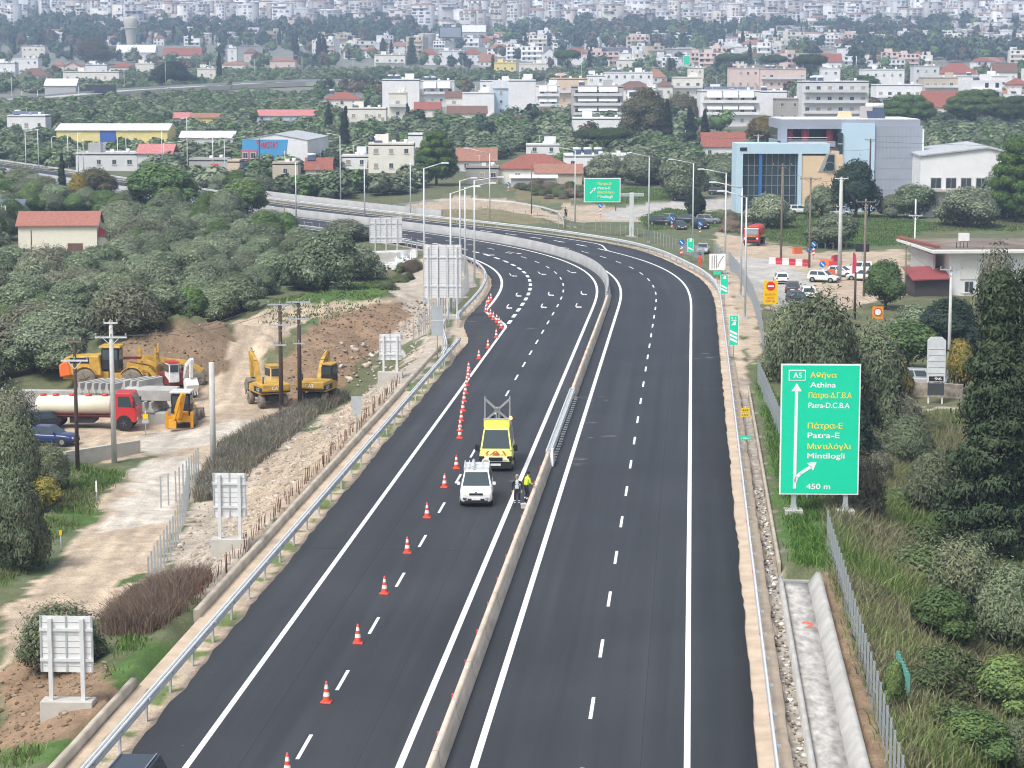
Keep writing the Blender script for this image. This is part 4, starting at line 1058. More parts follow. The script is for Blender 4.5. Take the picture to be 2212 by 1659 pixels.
def car(label, loc, rz, pm, L=4.1, W=1.74, Hh=1.48, belt=.93, hood=.95, hoodz=.86, a=(1.05, 1.75), c=(.35, .12), r=.31, name='parked_car', cat='car', group=None, boot=None, lights=LENS, detail=True, low=BLACK, rails=False, z0=.2, rearglass=True, sidewin=True, mirror=None, tailz=None, nose=.58):
 """a: windscreen foot and top from the nose; c: rear window top and foot from the tail; boot: (length, height) of a saloon's boot"""
 g = thing(name, label, cat, loc, rz, group)
 f = -L / 2; e = L / 2
 st = [(f, .32, nose, W * .40), (f + .06, .27, nose + .1, W * .455), (f + .22, z0 + .02, hoodz - .08, W * .485), (f + hood * .6, z0, hoodz, W * .5), (f + a[0] + .05, z0, belt, W * .5)]
 if boot: st += [(e - boot[0] - .25, z0, belt + .02, W * .5), (e - boot[0], z0, boot[1], W * .5), (e - .12, z0 + .05, boot[1] - .03, W * .48), (e, .38, boot[1] - .16, W * .44)]
 else: st += [(e - .3, z0, belt + .03, W * .5), (e - .08, z0 + .05, belt + .02, W * .48), (e, .36, belt - .1, W * .45)]
 b = MB(); b.loft([ring(*q) for q in st], 0)
 yb0, yb1 = f + a[0], (e - boot[0] - .02 if boot else e - c[1] * 0 - .05)
 yt0, yt1 = f + a[1], e - c[0]
 wb_, wt = W * .475, W * .38
 zb = belt - .05
 rb = [(-wb_, yb0, zb), (wb_, yb0, zb), (wb_, yb1, zb), (-wb_, yb1, zb)]
 rt = [(-wt, yt0, Hh - .03), (wt, yt0, Hh - .03), (wt, yt1, Hh - .03), (-wt, yt1, Hh - .03)]
 rr = [(-wt * .86, yt0 + .12, Hh), (wt * .86, yt0 + .12, Hh), (wt * .86, yt1 - .1, Hh), (-wt * .86, yt1 - .1, Hh)]
 b.loft([rb, rt, rr], 0, False)
 b.box((0, 0, z0 + .02), (W * .9, L * .86, .16), 1)
 for y in (f + L * .195, e - L * .19):
  for sx in (-1, 1): b.tube((sx * W * .3, y, r), (sx * (W * .5 + .004), y, r), r + .055, r + .055, 18, 1)
 b.build('body', [pm, low], g)
 quad_part(g, 'windscreen', [rb[0], rb[1], rt[1], rt[0]], GLASS, cut=(.06, .05, .04, .05))
 if rearglass: quad_part(g, 'rear_window', [rb[2], rb[3], rt[3], rt[2]], GLASS, cut=(.1, .08, .1, .08))
 if sidewin:
  for P in ([rb[1], rb[2], rt[2], rt[1]], [rb[3], rb[0], rt[0], rt[3]]):
   fr = P[0][1] < 0
   for c0, c1 in ((.08, .48), (.52, .9)):
    l, rg = (c0, 1 - c1)
    quad_part(g, 'side_window', P, GLASS, cut=(.1, rg, .08, l))
 for y in (f + L * .195, e - L * .19):
  for sx in (-1, 1): wheel(g, sx * (W * .5 - .085), y, r, .2)
 if detail:
  for sx in (-1, 1):
   b = MB(); b.loft([ring(f + .0, nose - .06, nose + .07, .17, 10, 3, sx * W * .31), ring(f + .3, nose - .0, nose + .16, .14, 10, 3, sx * W * .40)], 0); b.build('headlight', lights, g)
   tz = tailz or ((boot[1] if boot else belt) - .12)
   b = MB(); b.box((sx * W * .40, e - .04, tz - .04), (.2, .1, .24)); b.build('tail_light', TAIL, g, bevel=.02)
   b = MB(); b.loft([ring(yb0 + .28, belt + .0, belt + .2, .1, 8, 3, sx * (W * .5 + .1)), ring(yb0 + .38, belt + .01, belt + .19, .1, 8, 3, sx * (W * .5 + .1))], 0); b.build('mirror', mirror or pm, g)
  plate(g, 'number_plate', 0, .48, .5, .12, PLATE, f - .015, .03)
  plate(g, 'number_plate', 0, .62, .5, .12, PLATE, e + .015, .03)
  plate(g, 'grille', 0, nose - .02, W * .42, .11, BLACK, f - .01, .04)
  plate(g, 'bumper', 0, .34, W * .72, .14, BLACK, f + .0, .06)
  plate(g, 'bumper', 0, .40, W * .8, .16, low, e - .0, .06)
 if rails:
  for sx in (-1, 1):
   b = MB(); b.bar((sx * wt * .88, yt0 + .2, Hh + .05), (sx * wt * .88, yt1 - .15, Hh + .05), .04); b.build('roof_rail', CHROME, g)
 return g
# ---- the two service vans and the people on the closed lane
def head_to(u, v, L, z=0.0):
 """centre of a vehicle whose front foot is seen at u, v, driving down the road towards the camera"""
 x, y = G0(u, v); s, d = SD(x, y); x, y = PT(float(s) + L / 2, float(d)); return (float(x), float(y), z), -HD(float(s))
loc, rz = head_to(1022, 1096, 4.4)
YEL = mat('paint_signal_yellow', (0.78, 0.77, 0.16), 0.32, var=0.03, spec=0.6)
g = car('small white service van with headlights on and a grey roof rack', loc, -.005, P_WHITE, L=4.4, W=1.83, Hh=1.86, belt=1.12, hood=.8, hoodz=1.02, a=(.62, 1.3), c=(.12, .06), r=.32, name='service_van', cat='van', lights=LENS_ON, nose=.78, tailz=1.2)
for y in (-.75, .2, 1.2):
 b = MB(); b.bar((-.72, y, 1.98), (.72, y, 1.98), .06, .05); b.bar((-.7, y, 1.83), (-.7, y, 1.98), .05); b.bar((.7, y, 1.83), (.7, y, 1.98), .05); b.build('roof_bar', GALV_L, g)
b = MB()
for x in (-.7, -.45, .3, .7): b.bar((x, -.85, 2.03), (x, 1.5, 2.03), .05)
b.tube((-.2, -.8, 2.08), (-.2, 1.4, 2.08), .09, .09, 8); b.build('roof_rack', GALV_L, g)
b = MB(); b.tube((0, -2.22, .84), (0, -2.25, .84), .07, .07, 12); b.build('badge', CHROME, g)
for sx in (-1, 1):
 b = MB(); b.loft([ring(-2.2, .42, .56, .13, 10, 3, sx * .62), ring(-2.0, .42, .56, .14, 10, 3, sx * .66)]); b.build('fog_light', BLACK, g)
plate(g, 'lower_grille', 0, .40, .95, .2, BLACK, -2.19, .06)
loc, rz = head_to(1066, 1019, 5.4)
g = car('tall yellow service van with a lattice sign frame and an amber beacon on its roof', loc, -.03, YEL, L=5.4, W=2.05, Hh=2.5, belt=1.32, hood=.7, hoodz=1.12, a=(.55, 1.15), c=(.05, .03), r=.35, name='service_van', cat='van', low=BLACK, nose=.74, mirror=BLACK, rearglass=False, tailz=1.4)
plate(g, 'front_bumper', 0, .42, 1.98, .42, BLACK, -2.66, .16)
plate(g, 'grille_frame', 0, .80, .95, .3, S_WHT, -2.715, .02); plate(g, 'grille', 0, .80, .85, .2, BLACK, -2.73, .02)
plate(g, 'front_plate', 0, .45, .62, .14, PLATE, -2.755, .02)
for sx in (-1, 1):
 b = MB(); b.box((sx * .86, -2.58, .78), (.34, .2, .34)); b.build('headlight_cover', BLACK, g, bevel=.04)
 b = MB(); b.box((sx * 1.2, -1.7, 1.35), (.24, .14, .42)); b.build('mirror_arm', BLACK, g, bevel=.03)
b = MB()
for k in range(-3, 4):
 sgn = 1 if k > 0 else -1
 x = k * .2
 if k == 0: b.prism([(-.14, 0), (.14, 0), (0, .16)], 0, .02, 1); continue
 b.prism([(x - .07, 0), (x + .05, 0), (x + .05 - sgn * .16, .26), (x - .07 - sgn * .16, .26)], 0, .02, 1 if k % 2 else 0)
o = b.build('chevron_stripes', [S_WHT, S_RED], g, (0, -2.62, 1.08), (R(-52), 0, 0))
plate(g, 'visor_sticker', 0, 2.18, 1.5, .13, mat('sticker_pale_blue', (.45, .6, .75), .4), -1.66, .02)
b = MB(); b.box((0, -.72, 2.72), (1.62, .26, .5)); b.build('sign_box', YEL, g, bevel=.03)
plate(g, 'sign_box_rail', 0, 2.98, 1.66, .05, GALV, -.72, .28)
b = MB(); b.lathe([(.09, 0), (.1, .1), (.07, .18), (.02, .2)], 12); b.build('beacon', mat('amber_beacon', (1.0, .42, .06), .3, emit=6.0), g, (.86, -.75, 2.97))
LAT = mat('lattice_frame_grey', (0.36, 0.37, 0.39), 0.55, 0.3)
b = MB()
for y in (.15, .4):
 b.bar((-.78, y, 2.55), (-.78, y, 4.15), .08); b.bar((.78, y, 2.55), (.78, y, 4.15), .08)
 b.bar((-.78, y, 4.1), (.78, y, 2.7), .1); b.bar((.78, y, 4.1), (-.78, y, 2.7), .1)
 b.bar((-.06, y, 2.5), (-.06, y, 3.3), .06); b.bar((.1, y, 2.5), (.1, y, 3.3), .06)
for z in (2.6, 2.9, 3.2, 3.5, 3.8, 4.1):
 for x in (-.78, .78): b.bar((x, .15, z), (x, .4, z + .15), .05)
b.tube((0, .1, 3.42), (0, .45, 3.42), .17, .17, 12)
b.build('sign_frame', LAT, g)
for sx in (-1, 1):
 b = MB(); b.tube((sx * .42, .6, 2.78), (sx * .42, .8, 2.78), .24, .24, 12); b.build('lamp_drum', BLACK, g)
# dark car cut by the bottom edge
x, y, z = AT(300, 1659); x, y = G0(312, 1662)
car('dark blue car on the left shoulder cut off by the bottom edge of the picture', (float(PT(30.6, -10.95)[0]), float(PT(30.6, -10.95)[1]), 0.002), -HD(30), P_NAVY, L=4.4, W=1.83, Hh=1.58, belt=1.0, a=(1.1, 1.8), rails=True, name='car')
# ---- people
SKIN = mat('skin', (0.5, 0.31, 0.22), 0.6, var=0.05)
def person(label, loc, rz, J, cloth, hair, vest=None, head_tilt=0.0, strips=()):
 """J: joint positions; one continuous skinned body"""
 g = thing('person', label, 'person', loc, rz)
 names = list(J)
 vs = [J[n][0] for n in names]; rad = [J[n][1] for n in names]
 E = [('pelvis', 'waist'), ('waist', 'chest'), ('chest', 'neck'), ('neck', 'chin'), ('chin', 'skull')]
 for sd in 'lr': E += [('chest', 'sho_' + sd), ('sho_' + sd, 'elb_' + sd), ('elb_' + sd, 'wri_' + sd), ('wri_' + sd, 'palm_' + sd), ('pelvis', 'hip_' + sd), ('hip_' + sd, 'kne_' + sd), ('kne_' + sd, 'ank_' + sd), ('ank_' + sd, 'toe_' + sd)]
 for sd in 'lr':
  w = Vector(J['wri_' + sd][0]); p = Vector(J['palm_' + sd][0]); d = (p - w).normalized()
  side = d.cross(Vector((1, 0, 0))).normalized()
  for k in range(4):
   o = side * (k - 1.5) * .022
   n1, n2 = 'f%d%s' % (k, sd), 'g%d%s' % (k, sd)
   ln = (.05, .058, .054, .042)[k]
   names += [n1, n2]; vs += [tuple(p + o + d * ln * .6), tuple(p + o * 1.05 + d * ln + Vector((0, -.012, 0)))]; rad += [.0095, .008]
   E += [('palm_' + sd, n1), (n1, n2)]
  names += ['t1' + sd, 't2' + sd]; vs += [tuple(w + d * .03 - side * .035), tuple(w + d * .07 - side * .055)]; rad += [.011, .0085]
  E += [('palm_' + sd, 't1' + sd), ('t1' + sd, 't2' + sd)]
 ix = {n: i for i, n in enumerate(names)}
 me = bpy.data.meshes.new('body'); me.from_pydata(vs, [(ix[a], ix[b_]) for a, b_ in E], [])
 o = link('body', me, g)
 sk = o.modifiers.new('skin', 'SKIN'); sk.use_smooth_shade = True
 for i, r in enumerate(rad): me.skin_vertices[0].data[i].radius = (r, r) if not hasattr(r, '__len__') else r
 me.skin_vertices[0].data[ix['pelvis']].use_root = True
 sub = o.modifiers.new('sub', 'SUBSURF'); sub.levels = 2; sub.render_levels = 2
 bpy.context.view_layer.update()
 me2 = bpy.data.meshes.new_from_object(o.evaluated_get(bpy.context.evaluated_depsgraph_get()))
 o.modifiers.clear(); o.data = me2
 me2.materials.clear()
 for m_ in cloth: me2.materials.append(m_)
 # clothing zones: 0 skin 1 jacket 2 trousers 3 shoes 4 shirt
 zc = J['chin'][0][2]; zw = J['waist'][0][2] - .06
 hands = [Vector(J['palm_' + s][0]) for s in 'lr']; ank = [Vector(J['ank_' + s][0]) for s in 'lr']
 for p in me2.polygons:
  c = p.center
  mi = 1 if c.z > zw else 2
  if c.z > J['neck'][0][2] + .05 and (Vector(J['chin'][0]) - c).length < .2 or (Vector(J['skull'][0]) - c).length < .16: mi = 0
  if min((h - c).length for h in hands) < .115: mi = 0
  if c.z < .11: mi = 3
  if vest is not None and mi == 1 and abs(c.x - J['chest'][0][0]) < .085 and c.y < J['chest'][0][1] - .05: mi = 4
  for z0_, z1_, mm in strips:
   if mi == 2 and z0_ < c.z < z1_: mi = mm
  p.material_index = mi
 ch = Vector(J['chin'][0]); sk_ = Vector(J['skull'][0])
 fr = Vector((0, -1, 0))
 b = MB(); b.lathe([(.02, -.02), (.098, .0), (.112, .05), (.10, .10), (.06, .135), (.01, .145)], 12); b.build('hair', hair, o, tuple(sk_ + Vector((0, .012, -.02))))
 hc = (ch + sk_) / 2
 for sx in (-1, 1):
  b = MB(); b.box((0, 0, 0), (.026, .012, .012)); b.build('eye', S_BLK, o, tuple(hc + Vector((sx * .035, -.092, .012))))
  b = MB(); b.box((0, 0, 0), (.014, .03, .055)); b.build('ear', cloth[0], o, tuple(hc + Vector((sx * .092, .005, .0))), bevel=.004)
 b = MB(); b.prism([(-.014, -.02), (.014, -.02), (.006, .03), (-.006, .03)], -.03, .01); b.build('nose', cloth[0], o, tuple(hc + Vector((0, -.095, -.015))))
 b = MB(); b.box((0, 0, 0), (.05, .01, .01)); b.build('mouth', mat('lips', (.35, .15, .12), .5), o, tuple(hc + Vector((0, -.09, -.06))))
 return g
def standing(h=1.0):
 J = {'pelvis': ((0, 0, .95), (.15, .115)), 'waist': ((0, 0, 1.1), (.15, .11)), 'chest': ((0, 0, 1.34), (.165, .12)), 'neck': ((0, 0, 1.53), .06), 'chin': ((0, -.015, 1.62), (.08, .085)), 'skull': ((0, 0, 1.73), (.088, .1))}
 for s, q in (('l', -1), ('r', 1)):
  J.update({'sho_' + s: ((q * .2, 0, 1.44), .075), 'elb_' + s: ((q * .27, .03, 1.16), .055), 'wri_' + s: ((q * .27, -.06, .92), .04), 'palm_' + s: ((q * .265, -.08, .84), (.022, .04)),
      'hip_' + s: ((q * .095, 0, .88), .098), 'kne_' + s: ((q * .12, -.02, .5), .068), 'ank_' + s: ((q * .13, .03, .09), .05), 'toe_' + s: ((q * .15, -.14, .045), .045)})
 return J
JACK = mat('jacket_black', (.018, .02, .026), .8); TROU = mat('trousers_navy', (.02, .024, .04), .85); SHOE = mat('shoe_dark', (.05, .05, .055), .7); SHIRT = mat('shirt_pale', (.55, .56, .6), .8); REFL = mat('reflective_band', (.72, .72, .7), .4)
HIVIS = mat('hi_vis_yellow', (.62, .8, .04), .7); HAIRG = mat('hair_grey', (.3, .28, .26), .9); HAIRD = mat('hair_dark', (.03, .025, .02), .9)
x, y = G0(1117, 1094)
person('man in an open black jacket over a pale shirt with reflective bands on dark trousers', (x, y, 0.002), R(-4), standing(), [SKIN, JACK, TROU, SHOE, SHIRT, REFL], HAIRG, vest=True, strips=((.2, .27, 5), (.31, .37, 5)))
J = standing()
for k in list(J):
 (x_, y_, z_), r_ = J[k]
 if z_ > 1.0 and not k.startswith(('wri', 'palm')):
  t = (z_ - .95); J[k] = ((x_, y_ - t * .22, .93 + t * .92), r_)
for s, q in (('l', -1), ('r', 1)):
 J['elb_' + s] = ((q * .27, -.14, 1.12), .055); J['wri_' + s] = ((q * .2, -.36, 1.02), .04); J['palm_' + s] = ((q * .19, -.44, 1.0), (.022, .04))
J['kne_l'] = ((-.12, -.1, .49), .068); J['kne_r'] = ((.12, -.12, .5), .068)
x, y = G0(1136, 1084)
person('worker in a bright yellow safety jacket leaning towards the concrete barrier', (x, y, .002), R(120), J, [SKIN, HIVIS, TROU, SHOE, SHIRT, REFL], HAIRD, strips=((.2, .27, 5),))
b = MB(); b.box((0, 0, .28), (.3, .22, .1)); b.box((0, 0, .14), (.26, .2, .2)); tag(b.build('tool_bag', mat('bag_white', (.6, .6, .6), .7), None, (G0(1131, 1098)[0], G0(1131, 1098)[1], -.035), .3), 'small pale tool bag on the asphalt beside the two men', 'bag')
# ---- cars waiting on the side road and parked by the showroom
def at_car(u, v, dz=0.0):
 p = AT(u, v); return (p[0], p[1], p[2] + .03 + dz)
SUV = dict(L=4.35, W=1.82, Hh=1.68, belt=1.08, hood=1.0, hoodz=1.02, a=(1.1, 1.75), c=(.3, .1), r=.35, nose=.72)
SAL = dict(L=4.6, W=1.8, Hh=1.45, belt=.93, a=(1.15, 1.95), c=(1.0, .5), boot=(.75, .98), r=.32)
HAT = dict(L=4.05, W=1.72, Hh=1.47)
CARS = [('white hatchback waiting at the head of the queue with its back to us', 1687, 612, 178, P_WHITE, HAT), ('dark grey saloon second in the queue behind the white hatchback', 1712, 633, 172, P_DGREY, SAL),
  ('white sport utility car beside the dark grey saloon with its back to us', 1745, 648, 176, P_WHITE, SUV), ('black sport utility car facing the queue near the bushes', 1722, 662, 8, P_BLACK, SUV),
  ('dark hatchback nearest the bushes, half hidden by leaves', 1738, 684, 5, P_DGREY, HAT), ('white hatchback parked across the sand by the concrete pole', 1779, 609, 62, P_WHITE, HAT),
  ('white police style saloon with a teal stripe behind the white hatchback', 1815, 598, 60, P_WHITE, SAL), ('white car parked behind the poles with its nose to the left', 1862, 606, 250, P_WHITE, HAT),
  ('white car parked farther back left of the tree by the awning', 1852, 592, 262, P_WHITE, SUV), ('silver car driving up behind the white diagram sign', 1518, 547, -8, P_SILV, SAL),
  ('black sport utility car parked left of the lamp post on the gravel', 1428, 487, 66, P_BLACK, SUV), ('dark grey car facing us in the parked row beside the lamp', 1470, 496, 5, P_DGREY, HAT),
  ('white and grey car tucked behind the black sport utility car', 1450, 480, 30, P_GREY, HAT), ('dark blue saloon parked behind the row of dark cars', 1487, 481, 70, P_NAVY, SAL),
  ('grey sport utility car parked right of the lamp post on the grass edge', 1530, 484, 75, P_GREY, SUV), ('black car at the right end of the parked row', 1512, 494, 20, P_BLACK, SUV),
  ('silver sport utility car on the asphalt drive above the lawn', 1473, 433, 80, P_GREY, SUV), ('dark sport utility car on the drive near the left corner of the showroom', 1552, 421, 80, P_DGREY, SUV),
  ('white sport utility car parked before the cream wall of the showroom', 1728, 462, 95, P_WHITE, SUV), ('white car beside the concrete pole at the foot of the showroom', 1812, 466, 95, P_WHITE, HAT)]
for lab, u, v, ang, pm, kw in CARS:
 car(lab, at_car(u, v), R(ang), pm, **kw)
car('blue saloon parked on the dirt by the left poles', at_car(110, 960), R(78), P_BLUE, L=4.1, W=1.7, Hh=1.42, belt=.9, a=(1.1, 1.9), c=(.9, .45), boot=(.7, .95))
car('black hatchback behind the rear of the tanker truck', at_car(66, 930), R(-62), P_BLACK, **HAT)
car('pale pick up behind the low wall at the foot of the billboard totem', at_car(1990, 838), R(80), P_SILV, **SUV)
# ---- machine helpers
CATY = mat('machine_yellow', (0.52, 0.315, 0.055), 0.6, var=0.3, scale=2.0)
CATO = mat('machine_orange', (0.78, 0.16, 0.03), 0.5, var=0.1, scale=2.0)
JCBY = mat('loader_yellow', (0.66, 0.31, 0.01), 0.45, var=0.1, scale=2.0)
MUD = mat('muddy_tyre', (0.21, 0.18, 0.145), 0.95, var=0.3, scale=5)
DARKM = mat('machine_dark', (0.03, 0.03, 0.032), 0.6, var=0.2)
MAROON = mat('paint_maroon', (0.16, 0.02, 0.02), 0.5, var=0.15)
IVORY = mat('tank_ivory', (0.72, 0.68, 0.54), 0.4, var=0.07, scale=.8)
def big_wheel(g, x, y, r, w, rimm=None): return wheel(g, x, y, r, w, True, rimm or MUD) if False else _bw(g, x, y, r, w, rimm)
def _bw(g, x, y, r, w, rimm):
 o = wheel(g, x, y, r, w, True, rimm or CATY)
 o.data = o.data.copy() if False else o.data
 return o
TYRE_KEEP = TYRE
def mud_wheel(g, x, y, r, w, rimm=None):
 global TYRE
 TYRE = MUD
 k = (r, w, True, (rimm or MUD).name)
 o = wheel(g, x, y, r, w, True, rimm or MUD)
 TYRE = TYRE_KEEP
 return o
def panes(g, x0, x1, y0, y1, z0, z1, m=GLASS, t=.02, taper=0.0):
 for nm, c, s in (('window', ((x0 + x1) / 2, y0 - t, (z0 + z1) / 2), (x1 - x0 - .2, .02, z1 - z0 - .16)), ('window', ((x0 + x1) / 2, y1 + t, (z0 + z1) / 2), (x1 - x0 - .2, .02, z1 - z0 - .16)),
      ('window', (x0 - t, (y0 + y1) / 2, (z0 + z1) / 2), (.02, y1 - y0 - .2, z1 - z0 - .16)), ('window', (x1 + t, (y0 + y1) / 2, (z0 + z1) / 2), (.02, y1 - y0 - .2, z1 - z0 - .16))):
  b = MB(); b.box(c, s); b.build(nm, m, g)
def decal(g, t, x, y, z, w, h, m, rz):
 o = link('lettering', text_mesh(t, w, h, m), g, (x, y, z), rz); return o
# tanker lorry, side on, cab to the right: model front -y, turned so that -y points to +x
p = AT(182, 928);
g = thing('tanker_truck', 'red lorry with a long ivory tank parked side on behind the poles', 'truck', (p[0], p[1] + 1.2, p[2] + .02), R(88))
b = MB(); b.box((0, .3, .95), (.9, 7.6, .22)); b.box((0, .2, .72), (1.9, 1.9, .5)); b.box((0, 2.0, .75), (2.2, .4, .3)); b.build('chassis', DARKM, g)
b = MB(); b.loft([ring(-2.1, 1.12, 2.35, .95, 20, 2.2), ring(-2.0, 1.0, 2.5, 1.1, 20, 2.2), ring(3.75, 1.0, 2.5, 1.1, 20, 2.2), ring(3.85, 1.12, 2.35, .95, 20, 2.2)]); b.build('tank', IVORY, g)
for y in (-1.5, -.2, 1.1, 2.4, 3.4):
 b = MB(); b.tube((0, y, 2.45), (0, y, 2.66), .28, .24, 12); b.build('hatch', P_RED, g)
b = MB(); b.box((0, 0, 1.06), (2.25, 7.9, .09)); b.build('side_rail', MAROON, g, (0, .1, 0))
cabm = MB(); cabm.loft([[(-1.2, -2.3, .6), (1.2, -2.3, .6), (1.2, -4.15, .55), (-1.2, -4.15, .55)], [(-1.2, -2.3, 1.7), (1.2, -2.3, 1.7), (1.2, -4.2, 1.6), (-1.2, -4.2, 1.6)], [(-1.15, -2.35, 2.85), (1.15, -2.35, 2.85), (1.15, -3.75, 2.85), (-1.15, -3.75, 2.85)]], 0, False)
cabm.build('cab', P_RED, g, bevel=.06)
b = MB(); b.box((0, -4.0, 2.2), (1.9, .06, .8), rx=R(-20)); b.build('windscreen', GLASS, g, (0, .0, 0))
for sx in (-1, 1):
 b = MB(); b.prism([(-2.75, 1.8), (-3.85, 1.75), (-3.62, 2.6), (-2.75, 2.6)], sx * 1.185, sx * 1.215, 0, 'x'); b.build('side_window', GLASS, g)
 b = MB(); b.box((sx * 1.35, -4.0, 2.0), (.2, .12, .5)); b.build('mirror', BLACK, g)
 b = MB(); b.box((sx * .85, -4.2, .85), (.3, .06, .2)); b.build('headlight', LENS, g)
 wheel(g, sx * 1.02, -3.2, .5, .3, True, P_GREY); wheel(g, sx * .95, 2.3, .5, .55, True, P_GREY)
 b = MB(); b.tube((sx * .85, -3.2, .5), (sx * 1.21, -3.2, .5), .62, .62, 18); b.build('wheel_arch', BLACK, g)
decal(g, 'CAT', 1.225, -2.9 - .55, 1.28, .55, .3, S_WHT, (0, 0, R(90)))
# wheel loader, seen from its left side, facing right
def loader():
 p = AT(238, 842)
 g = thing('wheel_loader', 'big yellow wheel loader with an orange rear panel parked before the earth heap', 'loader', (p[0], p[1] + 1.4, p[2]), R(86))
 b = MB(); b.prism([(4.2, 1.2), (4.3, 2.0), (3.9, 2.75), (.9, 2.95), (.7, 1.2)], -1.15, 1.15, 0, 'x'); b.build('engine_hood', CATY, g, bevel=.08)
 b = MB(); b.prism([(4.36, 1.0), (4.45, 2.1), (3.6, 2.55), (3.3, 1.2)], -1.25, 1.25, 0, 'x'); b.build('rear_grille', CATO, g, bevel=.1)
 b = MB(); b.box((0, 2.6, 2.5), (2.34, 1.7, .5), 0); b.build('side_band', BLACK, g)
 decal(g, 'CAT', 1.19, 2.5 - .9 + .0, 2.33, .8, .32, S_WHT, (0, 0, R(90)))
 b = MB(); b.box((0, 2.2, 1.15), (1.4, 4.0, .7)); b.box((0, -1.6, 1.1), (1.3, 3.4, .6)); b.build('frame', CATY, g)
 b = MB(); b.box((0, 0, 2.6), (1.6, 1.55, 1.9), taper=.92); b.build('cab', BLACK, g, bevel=.05)
 panes(g, -.78, .78, -.76, .76, 2.45, 3.5, mat('cab_glass', (.06, .085, .09), .1, spec=.8))
 b = MB(); b.box((0, .05, 3.66), (1.75, 1.95, .22), taper=.9); b.build('cab_roof', CATY, g, bevel=.05)
 for sx in (-1, 1):
  for y in (-2.0, 2.1): mud_wheel(g, sx * 1.05, y, .92, .62)
  for y in (-2.0, 2.1):
   b = MB()
   for a in range(7):
    t0, t1 = R(20 + 20 * a), R(40 + 20 * a)
    b.bar((sx * 1.08, y + 1.08 * math.cos(t0), .92 + 1.08 * math.sin(t0)), (sx * 1.08, y + 1.08 * math.cos(t1), .92 + 1.08 * math.sin(t1)), .7, .06)
   b.build('fender', CATY, g)
  b = MB(); b.bar((sx * .5, -1.4, 2.1), (sx * .5, -3.3, 1.75), .2, .4); b.bar((sx * .5, -3.3, 1.75), (sx * .5, -4.2, .7), .2, .34); b.build('lift_arm', CATY, g)
 b = MB(); b.bar((0, -1.0, 2.6), (0, -2.6, 2.65), .22, .22); b.build('tilt_cylinder', MAROON, g)
 b = MB(); b.bar((0, -2.4, 3.6), (0, -2.4, 2.2), .2, .3); b.bar((0, -2.4, 2.6), (0, -3.9, 2.0), .22, .3); b.build('bell_crank', CATY, g)
 b = MB(); b.prism([(-4.0, .2), (-5.2, .15), (-5.4, .3), (-4.5, 1.35), (-4.1, 1.2)], -1.5, 1.5, 0, 'x'); b.build('bucket', MUD, g)
 b = MB()
 for x in (-.9, .9): b.tube((x, 3.4, 2.9), (x, 3.4, 3.2), .03, .03)
 b.bar((-.9, 3.4, 3.2), (.9, 3.4, 3.2), .06); b.build('handrail', DARKM, g)
loader()
# the yellow grader behind the loader shows as a boom and tyre: a second loader's arm
p = AT(352, 838)
g = thing('motor_grader', 'yellow grader with a raised beam between the loader and the white armed excavator', 'grader', (p[0], p[1] + 2.5, p[2]), R(84))
b = MB(); b.bar((0, -2.0, 1.9), (0, 2.2, 2.3), .3, .4); b.bar((0, -2.0, 1.9), (0, -3.2, 1.2), .3, .35); b.build('beam', CATY, g)
b = MB(); b.bar((.5, .9, 2.2), (.5, .9, 3.5), .16); b.bar((-.5, .9, 2.2), (-.5, .9, 3.2), .16); b.bar((-.5, .9, 2.7), (.5, .9, 2.7), .2); b.build('lift_post', CATY, g)
b = MB(); b.bar((-1.6, -.5, .7), (1.6, .5, .7), .08, .6); b.build('blade', MUD, g)
for sx in (-1, 1): mud_wheel(g, sx * .95, -3.0, .65, .36); mud_wheel(g, sx * .95, 1.9, .65, .36)
b = MB(); b.box((0, 1.7, 1.3), (1.6, 2.0, .8)); b.build('body', CATY, g, bevel=.06)
